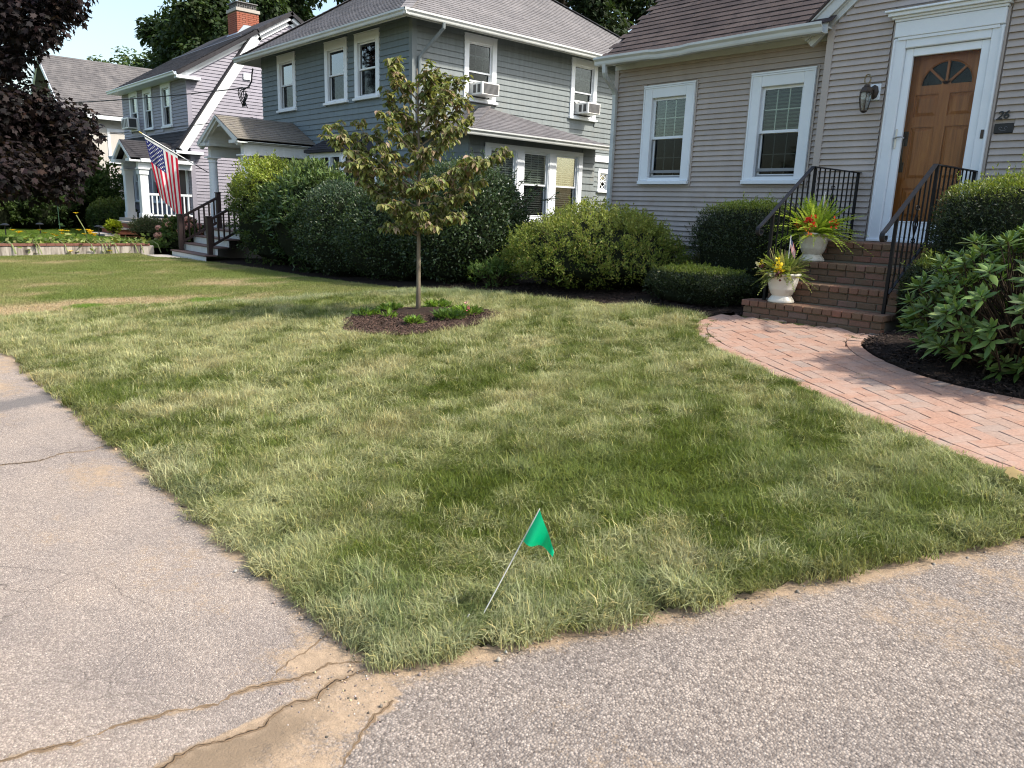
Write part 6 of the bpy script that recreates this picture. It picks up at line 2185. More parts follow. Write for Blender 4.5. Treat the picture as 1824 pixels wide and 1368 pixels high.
for k in range(430):
    d = unit(g1.normal(size=(1, 3)))[0]
    d[2] = abs(d[2]) * (1 if g1.random() < 0.72 else -0.45)
    rr = 1 - abs(g1.normal(0, 0.16))
    c = np.array([-1.42, 6.62, 0.82])
    p = c + d * np.array([1.0, 0.80, 0.76]) * rr
    p[2] = max(p[2], 0.52)
    if p[0] < -2.35 and p[2] > 1.05:
        p[2] -= 0.2
    ax_ = d * np.array([0.8, 0.8, 0.6]) + np.array([0, -0.05, 0.75])
    tips.append((p, ax_))
whorl_plant('rhododendron', 'big glossy rhododendron in black mulch on the inside of the brick path', tips, 0.14, [((0.095, 0.16, 0.036), 4), ((0.13, 0.205, 0.05), 3), ((0.07, 0.12, 0.032), 2), ((0.20, 0.26, 0.085), 1.2)], 8, 300, base=(-1.5, 6.7, 0.46))

# ---- young dogwood
def dogwood():
    g = np.random.default_rng(12)
    bx, by, bz = -7.25, 5.10, 0.31
    t = thing('dogwood_tree', 'young dogwood with drooping olive and rusty leaves in a ring of brown mulch', 'tree', (bx, by, bz))
    right = np.array([0.669, 0.743, 0.0])
    away = np.array([-0.743, 0.669, 0.0])
    tr = MB()
    trunk = [(bx, by, bz - 0.05), (bx + 0.005, by, bz + 0.4), (bx - 0.01, by + 0.01, bz + 0.85), (bx - 0.015, by, bz + 1.3), (bx + 0.01, by, bz + 1.7), (bx - 0.02, by, bz + 2.2), (bx - 0.03, by - 0.01, bz + 2.6), (bx - 0.05, by, bz + 2.72)]
    tr.tube(trunk, [0.030, 0.024, 0.022, 0.020, 0.017, 0.012, 0.008, 0.004], 10)
    trunk_o = tr.build('trunk', 'bark', t, smooth=True)
    tk = np.array(trunk)
    def trunk_at(z):
        return np.array([np.interp(z, tk[:, 2], tk[:, i]) for i in range(3)])
    limbs = []
    # (height on trunk, sideways reach, depth reach, tip height)
    spec = [(1.22, -0.30, -0.35, 1.30), (1.25, 0.22, -0.40, 1.32), (1.28, 0.45, -0.25, 1.42), (1.30, -0.18, 0.35, 1.38), (1.34, 0.52, 0.05, 1.46), (1.42, -0.25, -0.45, 1.55),
            (1.50, 0.60, -0.22, 1.72), (1.50, -0.62, -0.10, 1.80), (1.55, -0.85, 0.05, 2.00), (1.58, 0.70, 0.15, 1.85), (1.6, 0.1, -0.55, 1.75), (1.62, -0.45, 0.4, 1.95), (1.68, 1.02, -0.05, 2.20), (1.70, -0.95, -0.15, 2.28), (1.72, -0.70, -0.35, 2.05), (1.74, 0.45, 0.45, 2.05), (1.75, -0.82, 0.15, 2.42), (1.80, 0.70, -0.25, 2.05), (1.82, -0.35, -0.5, 2.15),
            (1.95, -0.60, 0.0, 2.45), (2.0, 0.35, -0.3, 2.40), (2.05, 0.42, 0.2, 2.55), (2.1, -0.3, -0.25, 2.55), (2.15, -0.2, 0.3, 2.65), (2.2, 0.45, 0.0, 2.80), (2.3, -0.28, -0.05, 2.85), (2.35, 0.30, -0.2, 2.85), (2.4, 0.15, 0.25, 2.95), (2.5, 0.38, 0.05, 3.02), (2.55, -0.22, -0.1, 3.05), (2.62, 0.12, -0.1, 3.10), (2.7, -0.26, 0.0, 3.22), (2.72, 0.2, 0.05, 3.08), (1.45, 0.05, -0.5, 1.45), (1.9, 0.1, -0.45, 2.15), (1.36, -0.42, 0.1, 1.62), (1.66, 0.3, -0.5, 1.8), (2.0, -0.1, 0.45, 2.3)]
    lm = MB()
    P, D, N, L = [], [], [], []
    for z, sx, dp, tz in spec:
        tz = tz - 0.14 * max(0.0, tz - 2.3)
        if tz > 2.35:
            sx, dp = sx * 1.2, dp * 1.2
        a = trunk_at(z + 0.0)
        b = np.array([bx, by, 0]) + right * sx + away * dp
        b[2] = tz
        ctrl = a * 0.45 + b * 0.55 + np.array([0, 0, -0.08 if tz > z + 0.2 else 0.06])
        ts = np.linspace(0, 1, 7)
        pts = [(1 - u) ** 2 * a + 2 * u * (1 - u) * ctrl + u * u * b for u in ts]
        lm.tube(pts, list(np.linspace(0.010, 0.003, 7)), 5, False)
        # side twigs, leaves at their ends
        nt_ = 14 + int(np.linalg.norm(b - a) * 30)
        for k in range(nt_):
            u = g.uniform(0.28, 1.0) if k else 1.0
            p = (1 - u) ** 2 * a + 2 * u * (1 - u) * ctrl + u * u * b
            tw = g.normal(0, 1, 3)
            tw[2] = abs(tw[2]) * 0.5
            tw = tw / np.linalg.norm(tw) * g.uniform(0.04, 0.15)
            e = p + tw
            lm.tube([p, p + tw * 0.5 + (0, 0, 0.01), e], [0.003, 0.0025, 0.0015], 4, False)
            m_ = g.integers(5, 9)
            for q in range(m_):
                f = g.uniform(0.45, 1.0)
                az = g.uniform(0, 6.28)
                dz = -g.uniform(0.25, 1.4)
                if tz > 2.7 and g.random() < 0.35:
                    dz = g.uniform(-0.4, 0.5)
                d = np.array([math.cos(az), math.sin(az), dz])
                P.append(p + (e - p) * f)
                D.append(d / np.linalg.norm(d))
                N.append(np.array([math.cos(az) * 0.6, math.sin(az) * 0.6, 0.8]) + g.normal(0, 0.3, 3))
                L.append(g.uniform(0.050, 0.092))
    lm.build('limbs', 'bark', t, fix=False)
    P, D, N, L = np.array(P), np.array(D), unit(np.array(N)), np.array(L)
    C = vary([((0.175, 0.20, 0.068), 5), ((0.225, 0.23, 0.088), 3), ((0.145, 0.175, 0.055), 3), ((0.25, 0.185, 0.115), 1.2), ((0.32, 0.25, 0.175), 1.4), ((0.30, 0.29, 0.11), 0.9)], len(P), 0.12, g)
    V = big_leaf_verts(P, D, N, L, L * 0.52 * g.uniform(0.85, 1.2, len(L)), 0.30, 0.15)
    vd = np.array([-0.719, 0.6577, -0.2249])
    order = np.argsort((P - np.array([0, 0, EYE])) @ vd)
    org = wb(t)
    for i in order[:300]:
        me = np_mesh('leaf', V[i] - P[i], LEAF_T, np.repeat(C[i:i + 1], 8, 0), True)
        me.materials.append(M['leaf_soft'])
        link('leaf', me, t, tuple(P[i]))
    rest = order[300:]
    me = np_mesh('crown', V[rest].reshape(-1, 3) - org, (LEAF_T[None] + (np.arange(len(rest)) * 8)[:, None, None]).reshape(-1, 3), np.repeat(C[rest], 8, 0), True)
    me.materials.append(M['leaf_soft'])
    link('crown', me, t, kind='stuff')
    return len(P)
dogwood()

# ---- big background trees
def tree(name, label, base, height, crown, nblob, nleaf, leaf, cols, seed, trunk_r=0.25, group=None, m='leaf_soft', low=0.25, lobed=False, centers=None):
    """tapered trunk, limbs, and leaf clumps round limb ends"""
    g = np.random.default_rng(seed)
    t = thing(name, label, 'tree', base, group)
    b = np.array(base, float)
    q = MB()
    top = b + np.array([0, 0, height * 0.86])
    q.tube([b - (0, 0, 0.2), b * 0.6 + top * 0.4 + g.normal(0, 0.15, 3), top], [trunk_r, trunk_r * 0.7, trunk_r * 0.15], 9, False)
    cen = []
    if centers is not None:
        nblob = len(centers)
        cen = [np.array(c_[:3]) for c_ in centers]
        for p in cen:
            st = b + np.array([0, 0, np.clip(p[2] - b[2] - 1.2, 0.8, height * 0.8)])
            q.tube([st, st * 0.5 + p * 0.5 + np.array([0, 0, 0.35]), p], [trunk_r * 0.25, trunk_r * 0.14, trunk_r * 0.04], 5, False)
    for k in range(nblob if centers is None else 0):
        d = unit(g.normal(size=(1, 3)))[0]
        rr = g.uniform(0.35, 1.0) ** 0.5
        zc = height * (low + 1) / 2
        p = b + np.array([d[0] * crown[0] * rr, d[1] * crown[1] * rr, zc + d[2] * height * (1 - low) / 2 * rr])
        cen.append(p)
        st = b + np.array([0, 0, np.clip(p[2] - b[2] - np.hypot(*(p - b)[:2]) * 0.7, height * 0.12, height * 0.8)])
        mid = st * 0.5 + p * 0.5 + np.array([0, 0, 0.06 * height * g.uniform(-0.3, 1)])
        q.tube([st, mid, p], [trunk_r * 0.28, trunk_r * 0.16, trunk_r * 0.04], 5, False)
    q.build('trunk', 'bark_dark', t, fix=False)
    cen = np.array(cen)
    own = g.integers(0, nblob, nleaf)
    sz = g.uniform(0.6, 1.25, nblob)[own][:, None] * np.array([crown[0], crown[1], height * (1 - low) * 0.36]) * (1.35 / nblob ** 0.38)
    if centers is not None:
        rad_ = np.array([c_[3] for c_ in centers])
        own = g.choice(nblob, nleaf, p=rad_ ** 2 / (rad_ ** 2).sum())
        sz = rad_[own][:, None] * np.array([1.05, 1.05, 0.9])
    off = unit(g.normal(size=(nleaf, 3))) * (g.uniform(0, 1, (nleaf, 1)) ** 0.42)
    P = cen[own] + off * sz
    N = unit(off * 0.7 + np.array([0, 0, 0.8]) + g.normal(0, 0.5, (nleaf, 3)))
    D = unit(np.cross(N, g.normal(size=(nleaf, 3))) + off * 0.5 - np.array([0, 0, 0.25]))
    L = leaf * g.uniform(0.7, 1.35, nleaf)
    C = vary(cols, nleaf, 0.16, g)
    if lobed:
        V, F, k = lobed_leaves(P - b, D, N, L)
        me = np_mesh('crown', V, F, np.repeat(C, k, 0))
    else:
        me = quads_leaves(P - b, D, N, L, L * 0.62, C, 'crown', 0.12)
    me.materials.append(M[m])
    link('crown', me, t)
    return t
def lobed_leaves(P, D, N, L):
    """five pointed maple leaf outline"""
    S = unit(np.cross(D, N))
    L = L[:, None]
    out = [(0, 0), (0.16, 0.22), (0.12, 0.50), (0.34, 0.36), (0.62, 0.52), (0.62, 0.24), (1.0, 0.0), (0.62, -0.24), (0.62, -0.52), (0.34, -0.36), (0.12, -0.50), (0.16, -0.22)]
    V = np.stack([P + D * L * a + S * L * b - np.array([0, 0, 1.0]) * L * 0.25 * (a * a + b * b) for a, b in out], 1).reshape(-1, 3)
    n = len(P)
    tri = np.array([[0, 1, 11], [1, 2, 3], [11, 9, 10], [1, 3, 9], [1, 9, 11], [3, 4, 5], [9, 7, 8], [3, 5, 7], [3, 7, 9], [5, 6, 7]])
    F = (tri[None] + (np.arange(n) * 12)[:, None, None]).reshape(-1, 3)
    return V, F, 12
GRN = [((0.036, 0.060, 0.020), 4), ((0.048, 0.078, 0.025), 3), ((0.026, 0.045, 0.017), 3)]
GRN2 = [((0.026, 0.044, 0.018), 4), ((0.036, 0.057, 0.021), 3), ((0.020, 0.034, 0.015), 3)]
grp = 'big trees behind the houses'
tree('oak_tree', 'large dark green tree rising behind the lavender house chimney', (-51, 22.6, 0), 17.0, (5.2, 5.2), 46, 44000, 0.30, GRN, 41, 0.4, grp)
tree('oak_tree', 'dark tree behind the ridge between the far cream house and the chimney', (-57, 21, 0), 14, (4.0, 4.0), 40, 34000, 0.30, GRN, 42, 0.35, grp)
tree('oak_tree', 'dark tree between the chimney and the grey green hip roof', (-42, 30, 0), 19, (5.5, 5.5), 46, 44000, 0.30, GRN2, 43, 0.4, grp)
tree('oak_tree', 'tall dark tree peeking between the left slope of the hip roof and the gable peak', (-34, 34, 0), 20, (5.5, 5.0), 42, 38000, 0.30, GRN2, 44, 0.4, grp)
tree('oak_tree', 'tall dark tree in the gap between the grey and brown roofs', (-19, 33, 0), 19, (5.2, 5.0), 44, 40000, 0.28, GRN2, 45, 0.4, grp, low=0.12)
tree('oak_tree', 'second dark tree just right in the gap between the two roofs', (-12, 30, 0), 18, (5.0, 4.8), 44, 40000, 0.28, GRN2, 46, 0.4, grp, low=0.12)
tree('oak_tree', 'pale thin tree top behind the far cream roof ridge', (-66, 19.5, 0), 12.5, (3.2, 3.2), 30, 9000, 0.36, [((0.09, 0.13, 0.05), 1), ((0.07, 0.11, 0.045), 1)], 47, 0.3, grp)
PUR = [((0.020, 0.014, 0.015), 4), ((0.027, 0.018, 0.018), 3), ((0.015, 0.013, 0.013), 3), ((0.045, 0.028, 0.022), 0.5)]
MAPLE = [[-22.75, 3.97, 5.78, 0.81], [-22.8, 4.58, 5.96, 0.82], [-24.76, 4.51, 5.5, 0.74], [-23.54, 5.24, 6.26, 0.65], [-22.12, 4.57, 5.42, 0.54], [-22.72, 5.48, 6.05, 0.31], [-24.32, 3.7, 5.44, 1.14], [-22.68, 3.96, 4.64, 0.41], [-25.07, 3.59, 4.57, 0.88], [-22.5, 3.6, 3.56, 0.67], [-22.86, 4.38, 3.8, 0.63], [-23.44, 4.07, 3.27, 0.86], [-22.6, 4.74, 3.56, 0.56], [-23.12, 4.61, 3.03, 0.79], [-23.09, 5.41, 3.52, 0.44], [-23.84, 5.27, 2.98, 0.68], [-21.46, 5.25, 3.07, 0.35], [-23.62, 4.16, 2.6, 0.87], [-23.23, 4.69, 2.34, 0.8], [-21.62, 4.85, 2.32, 0.53], [-21.77, 3.45, 2.11, 0.8], [-24.3, 4.47, 1.92, 0.68], [-21.71, 4.58, 1.77, 0.48], [-23.02, 3.61, 2.94, 0.83], [-25.33, 3.5, 3.32, 1.05], [-24.11, 3.21, 2.13, 1.01], [-22.94, 5.44, 2.74, 0.37], [-22.82, 2.99, 3.76, 0.93], [-25.53, 3.6, 6.41, 1.17], [-23.67, 4.45, 6.78, 0.98], [-22.02, 5.07, 6.61, 0.81], [-25.31, 4.05, 7.53, 1.31], [-25.37, 5.24, 8.08, 1.21]]
tree('maple_tree', 'dark purple leaved maple hanging into the picture at the left edge', (-26.4, 2.4, 0.2), 8.8, (3.1, 3.1), 60, 22000, 0.135, PUR, 51, 0.22, None, 'leaf_soft', 0.14, True, MAPLE)
# green shrubs behind the maple and beside the lavender porch
shrub('lilac_shrub', 'bushy green shrub behind the purple maple against the far house', 'shrub', (-35.6, 7.9), (3.2, 1.6), 3.2, 18000, (0.14, 0.55), [((0.05, 0.085, 0.022), 2), ((0.07, 0.11, 0.03), 1)], ((0.09, 0.14, 0.03), 0.7), 2.0, 0.16, 71, 0.2, 'leaf_soft', None, 0.7, z0=0.1, clump=0.12)
shrub('garden_hedge', 'dark green hedge under the purple maple behind the far lawn', 'hedge', (-34.5, 5.9), (3.6, 1.3), 2.15, 20000, (0.11, 0.5), [((0.035, 0.06, 0.018), 2), ((0.055, 0.085, 0.024), 1)], None, 3.0, 0.14, 72, 0.2, 'leaf_soft', None, 0.78, z0=0.1, clump=0.10)
shrub('garden_shrub', 'rounded green shrub at the left corner of the lavender porch', 'shrub', (-30.3, 7.9), (1.35, 0.75), 1.42, 12000, (0.075, 0.5), [((0.045, 0.075, 0.02), 2), ((0.07, 0.10, 0.03), 1)], ((0.11, 0.14, 0.035), 0.7), 2.3, 0.10, 73, 0.15, 'leaf_soft', None, 0.8, z0=0.15)
shrub('garden_hedge', 'green hedge at the far left edge beyond the small lawn', 'hedge', (-32.5, 3.6), (1.6, 1.9), 1.9, 12000, (0.10, 0.5), [((0.05, 0.08, 0.022), 2), ((0.075, 0.11, 0.03), 1)], None, 3.0, 0.12, 74, 0.2, 'leaf_soft', None, 0.78, z0=0.1, clump=0.09)
shrub('lavender_shrub', 'loose grey green shrub in front of the lavender porch base', 'shrub', (-25.3, 7.6), (0.75, 0.5), 0.98, 5000, (0.07, 0.22), [((0.075, 0.095, 0.045), 2), ((0.10, 0.12, 0.06), 1)], None, 2.0, 0.14, 75, 0.22, 'leaf_soft', None, 0.5, z0=0.1)
shrub('lime_shrub', 'small lime yellow shrub on the lavender entry steps', 'shrub', (-26.75, 7.0), (0.24, 0.2), 0.78, 900, (0.08, 0.6), [((0.30, 0.34, 0.03), 1), ((0.24, 0.30, 0.03), 1)], None, 2.0, 0.12, 76, 0.2, 'leaf_soft', None, 0.5, z0=0.42)
# ------------------------------------------------------------------ garden details by the lavender house
rw = thing('retaining_wall', 'low stained concrete retaining wall with red brick cap at the far lawn edge', 'wall', (-21.7, 4.5, 0.0))
stain = mat('streaked concrete', (0.35, 0.32, 0.28), 0.9)
t = NT(stain)
pp = t.pos()
t.color(t.mix(t.mapr(t.noise(1.0, 5, 0.65, t.vscale(pp, 9, 9, 1.0)), 0.42, 0.62), (0.42, 0.38, 0.33), (0.13, 0.11, 0.09)))
MB().box(-21.85, -21.6, -6.0, 6.6, -0.1, 0.30, 0.01).build('wall_face', stain, rw)
capme = MB().box(-0.14, 0.14, -0.098, 0.098, 0, 0.055, 0.005).mesh('cap_brick')
capme.materials.append(mat('weathered dark red cap brick', (0.17, 0.075, 0.055), 0.9))
for k in range(34):
    link('cap_brick', capme, rw, (-21.72, -0.2 + k * 0.2, 0.302), (0, 0, random.gauss(0, 0.01)))
grid_sheet('upper_lawn', -60.0, -21.85, -6.0, 9.6, 0.35, lambda P: np.ones(len(P), bool), lambda x, y: 0.24 + 0.02 * nzA(x, y) + 0 * x, 'upper_lawn') if 'upper_lawn' in M else None
M['upper_lawn'] = ground_mat('mown lawn', (0.10, 0.17, 0.03), (0.15, 0.22, 0.045), (0.08, 0.12, 0.03), 2.0, 0.02)
grid_sheet('upper_lawn', -60.0, -21.84, -6.0, 9.6, 0.35, lambda P: np.ones(len(P), bool), lambda x, y: 0.22 + 0.02 * nzA(x, y), 'upper_lawn')
MB().box(-21.3, -19.2, 6.3, 6.85, 0.02, 0.085, 0.01).build('paving_slab', 'concrete', tag(bpy.data.objects.new('stone_landing', None), 'flat pale stone slab at the foot of the wooden porch steps', 'slab'))
COL.objects.link(bpy.data.objects['stone_landing'])

def hydrangea(label, c, z0, n, seed):
    g = np.random.default_rng(seed)
    t = shrub('hydrangea', label, 'shrub', c, (0.62, 0.50), z0 + 0.95, 2600, (0.11, 0.6), [((0.06, 0.10, 0.03), 2), ((0.09, 0.13, 0.04), 1)], None, 2.1, 0.08, seed, 0.2, 'leaf_soft', None, 0.7, z0=z0)
    for k in range(n):
        d = unit(g.normal(size=(1, 3)))[0]
        d[2] = abs(d[2])
        p = np.array([c[0], c[1], z0 + 0.46]) + d * np.array([0.70, 0.58, 0.52])
        m_ = 90
        q = unit(g.normal(size=(m_, 3)))
        P = p + q * 0.085 * np.array([1, 1, 0.8])
        col = vary([((0.56, 0.29, 0.26), 3), ((0.60, 0.37, 0.30), 2), ((0.46, 0.34, 0.23), 1), ((0.54, 0.28, 0.31), 1)], m_, 0.1, g)
        me = quads_leaves(P - wb(t), unit(np.cross(q, g.normal(size=(m_, 3)))), q, 0.045, 0.045, col, 'flower_head')
        me.materials.append(M['petal'])
        link('flower_head', me, t)
    return t
hydrangea('pink brown hydrangea in bloom beside the brown porch steps', (-21.7, 7.35), 0.08, 34, 81)

# squash vine along the wall, with yellow flowers
def vine():
    g = np.random.default_rng(91)
    t = thing('squash_vine', 'sprawling squash vine with yellow blooms on top of the retaining wall', 'plant', (-21.9, 4.5, 0.3))
    n = 430
    y = g.choice([3.7, 4.1, 4.6, 4.9, 5.3, 5.8, 6.3], n) + g.normal(0, 0.2, n)
    P = np.column_stack([-22.0 + g.normal(0, 0.26, n), y, 0.34 + np.abs(g.normal(0, 0.09, n)) * (0.6 + 0.6 * np.sin(y * 3) ** 2)])
    out = P[:, 0] > -21.6
    P[out, 2] -= g.uniform(0, 0.3, out.sum())
    N = unit(g.normal(0, 0.5, (n, 3)) + np.array([0.2, -0.2, 1]))
    D = unit(np.cross(N, g.normal(size=(n, 3))))
    me = quads_leaves(P - wb(t), D, N, g.uniform(0.08, 0.17, n), g.uniform(0.07, 0.14, n), vary([((0.16, 0.22, 0.05), 2), ((0.24, 0.28, 0.10), 2), ((0.10, 0.16, 0.04), 1)], n, 0.14, g), 'leaves')
    me.materials.append(M['leaf_soft'])
    link('leaves', me, t)
    q = MB()
    for k in range(14):
        y0 = g.uniform(3, 6.7)
        q.tube([(-22.1, y0, 0.3), (-21.85, y0 + 0.15, 0.42), (-21.58, y0 + 0.2, 0.34), (-21.52, y0 + 0.25, 0.12)], 0.012, 5, False)
    q.tube([(-22.1, 5.15, 0.3), (-22.15, 5.1, 0.7), (-22.2, 4.95, 1.05)], 0.012, 5, False)
    q.build('stems', mat('pale green stem', (0.2, 0.24, 0.1), 0.7), t, fix=False)
    for k in range(26):
        yy = g.choice([4.3, 4.55, 4.75, 5.2, 5.45, 3.5]) + g.normal(0, 0.1)
        p = np.array([-21.95 + g.normal(0, 0.15), yy, 0.52 + g.uniform(0, 0.15)])
        if k == 0:
            p = np.array([-22.2, 4.95, 1.08])
        if k in (1, 2):
            p = np.array([-21.52, 4.6 + 0.9 * (k - 1), 0.16])
        m_ = 10
        a = np.arange(m_) * 0.63
        d = np.column_stack([np.cos(a), np.sin(a), np.full(m_, 0.5)])
        nn = unit(np.column_stack([-np.cos(a) * 0.4, -np.sin(a) * 0.4, np.ones(m_)]))
        me = quads_leaves(np.repeat(p[None], m_, 0) - wb(t), unit(d), nn, 0.085, 0.045, vary([((0.75, 0.50, 0.02), 1), ((0.80, 0.60, 0.04), 1)], m_, 0.06, g), 'flower')
        me.materials.append(M['petal'])
        link('flower', me, t)
vine()
for (x, y, lab) in ((-27.6, 4.2, 'black solar path light nearer the left picture edge'), (-28.6, 5.3, 'black solar path light between the lawn and the flowers'), (-26.9, 6.6, 'black solar path light near the lavender entry steps')):
    t = thing('path_light', lab, 'lamp', (x, y, 0.22), 'solar path lights')
    q = MB()
    q.tube([(x, y, 0.2), (x, y, 0.58)], 0.018, 6)
    q.build('stake', 'black', t)
    q = MB()
    q.lathe([(0.0, 0.06), (0.05, 0.055), (0.12, 0.02), (0.12, 0.0), (0.0, 0.0)], (x, y, 0.58), 14)
    q.build('cap', 'black', t)
q = MB()
q.tube([(-28.8, 5.9, 0.2), (-28.8, 5.9, 1.55)], 0.012, 5)
tag(q.build('garden_stake', mat('green garden stake', (0.03, 0.08, 0.05), 0.6)), 'thin dark green stake standing in the far lawn', 'stake')

# ------------------------------------------------------------------ wires and cable coil
def cable(label, pts, r=0.012, name='utility_cable'):
    q = MB()
    q.tube(pts, r, 5)
    return tag(q.build(name, 'black', fix=False), label, 'cable')
def sag(a, b, s, n=16):
    a, b = Vector(a), Vector(b)
    return [a.lerp(b, i / n) - Vector((0, 0, s * 4 * (i / n) * (1 - i / n))) for i in range(n + 1)]
cable('upper service wire running from the cable coil across the lavender house', sag((-22.55, 9.85, 4.78), (-40.0, 3.0, 4.9), 0.25), 0.017)
cable('lower thin wire sagging from the grey green house across the lavender wall', sag((-22.5, 9.9, 3.95), (-40.0, 2.2, 3.6), 0.35), 0.010)
q = MB()
q.tube([(-22.5, 9.95, 5.3), (-22.52, 9.92, 5.1), (-22.50, 9.9, 4.95), (-22.6, 9.85, 4.8), (-22.8, 9.75, 4.72)], 0.022, 6)
for k in range(3):
    cx_, cz_ = -22.86 + 0.04 * k, 4.52 - 0.02 * k
    q.tube([(cx_ + (0.20 - 0.03 * k) * math.cos(a), 9.75 + 0.05 * math.sin(2 * a) + 0.02 * k, cz_ + (0.27 - 0.03 * k) * math.sin(a)) for a in np.linspace(1.2, 6.8, 18)], 0.015, 5)
q.tube([(-22.75, 9.75, 4.7), (-22.72, 9.74, 4.5), (-22.6, 9.74, 4.3), (-22.55, 9.76, 4.2)], 0.014, 5)
tag(q.build('cable_coil', 'black', fix=False), 'black coil of cable hanging off the corner of the grey green house', 'cable')

# ------------------------------------------------------------------ national flag on the porch column
def star_mask(u, v):
    """u along the fly (0..0.4 of fly), v along the hoist (0..1), canton only"""
    cu, cv = u / 0.4, v / 0.5385
    res = np.zeros_like(u, bool)
    pts = []
    for r_ in range(9):
        n = 6 if r_ % 2 == 0 else 5
        for k in range(n):
            pts.append(((k * 2 + (1 if n == 6 else 2)) / 12, (r_ + 1) / 10))
    for a, b in pts:
        dx, dy = (cu - a) * 0.4 * 1.5, (cv - b) * 0.5385 * 0.95
        ang = np.arctan2(dx, dy)
        rad = np.hypot(dx, dy)
        k = np.abs(((ang / (2 * np.pi / 5)) % 1) - 0.5) * 2
        res |= rad < (0.010 + 0.013 * (1 - k))
    return res
def us_flag():
    t = thing('porch_flag', 'american flag hanging from an angled white pole on the porch column', 'flag', (-21.72, 8.15, 2.28))
    B = Vector((-21.72, 8.20, 2.28))
    T = Vector((-22.55, 6.80, 3.22))
    q = MB()
    q.tube([B, B.lerp(T, 0.22)], 0.012, 8)
    q.build('pole_socket', 'black', t)
    q = MB()
    q.tube([B.lerp(T, 0.2), T], 0.014, 8)
    q.build('pole', mat('white flag pole', (0.78, 0.77, 0.72), 0.4), t)
    q = MB()
    q.tube([T, T + (T - B).normalized() * 0.09], 0.02, 8)
    q.build('finial', mat('gilt finial', (0.6, 0.48, 0.15), 0.35, 0.5, 0.6), t)
    # cloth: hoist along the pole, fly hanging down
    nu, nv = 150, 96           # fly, hoist
    h0, h1 = T.lerp(B, 0.03), T.lerp(B, 0.53)
    u, v = np.meshgrid(np.linspace(0, 1, nu), np.linspace(0, 1, nv), indexing='ij')
    hp = np.array(h0)[None, None] * (1 - v[..., None]) + np.array(h1)[None, None] * v[..., None]
    fly = 1.72
    drop = np.array([0.0, 0.0, -1.0])
    # gathers: folds run down the cloth and deepen towards the free end; the free end swings in towards the low side
    side_ = np.array([-0.743, 0.669, 0])
    inw = (np.array(B) - np.array(T))
    inw = inw / np.linalg.norm(inw)
    fold = 0.032 * np.sin(v * 13 + 1.2 * u) * u ** 0.7 + 0.010 * np.sin(v * 27 + 2) * u
    squeeze = (0.5 - v) * 0.30 * u ** 0.9
    Lf = fly * (1 - 0.10 * (1 - v))
    P = hp + drop * (u * Lf)[..., None] + side_ * fold[..., None] + np.array([inw[0], inw[1], 0])[None, None] * (squeeze * 0.9 + 0.16 * u)[..., None] - np.array([0, 0, 0.035])
    V = P.reshape(-1, 3)
    i, j = np.meshgrid(np.arange(nu - 1), np.arange(nv - 1), indexing='ij')
    a = (i * nv + j).ravel()
    F = np.stack([a, a + 1, a + nv + 1, a + nv], 1)
    uu, vv = u.ravel(), v.ravel()
    red, white, blue = np.array([0.60, 0.018, 0.05]), np.array([0.80, 0.80, 0.82]), np.array([0.025, 0.032, 0.15])
    stripe = (np.floor(vv * 13).astype(int) % 2) == 0
    col = np.where(stripe[:, None], red, white)
    uc = (uu - 0.045) / 0.955
    can = (uc < 0.4) & (vv < 7 / 13)
    st = star_mask(uc, vv)
    col = np.where(can[:, None], np.where(st[:, None], white, blue), col)
    col = np.where((uc < 0)[:, None], white, col)
    me = np_mesh('cloth', V - wb(t), F, col, True)
    me.materials.append(M['flagcloth'])
    link('cloth', me, t)
M['flagcloth'] = leafmat('flag cloth', 0.7, 0.3, spec=0.15)
us_flag()

# ------------------------------------------------------------------ pots, ferns and small flags on the steps
M['pot'] = mat('glazed cream white pot', (0.72, 0.70, 0.63), 0.35, 0.5)
tp = NT(M['pot'])
tp.color(tp.mix(tp.mapr(tp.noise(7, 6, 0.7), 0.45, 0.75), (0.66, 0.635, 0.56), (0.40, 0.35, 0.27)))
def pot(label, c, s=1.0):
    t = thing('flower_pot', label, 'flower pot', c, 'white urn pots on the steps')
    q = MB()
    prof = [(0.0, 0.0), (0.125, 0.0), (0.130, 0.012), (0.122, 0.03), (0.100, 0.06), (0.092, 0.072), (0.100, 0.078), (0.112, 0.095), (0.126, 0.13), (0.131, 0.14), (0.130, 0.148), (0.142, 0.19), (0.150, 0.24), (0.154, 0.27), (0.166, 0.275), (0.168, 0.29), (0.160, 0.297), (0.148, 0.292), (0.142, 0.25), (0.0, 0.24)]
    q.lathe([(r * s, z * s) for r, z in prof], c, 36)
    q.build('body', 'pot', t, smooth=True)
    q = MB()
    q.lathe([(0.0, 0.262 * s), (0.143 * s, 0.258 * s)], c, 20)
    q.build('soil', 'mulch', t, fix=False)
    return t
POT1, POT2 = (-3.93, 7.345, 0.711), (-3.97, 7.985, 1.121)
pot('white urn pot with yellow flowers on the lowest brick step', POT1, 1.02)
pot('white urn pot with a large fern on the upper brick step', POT2, 1.02)

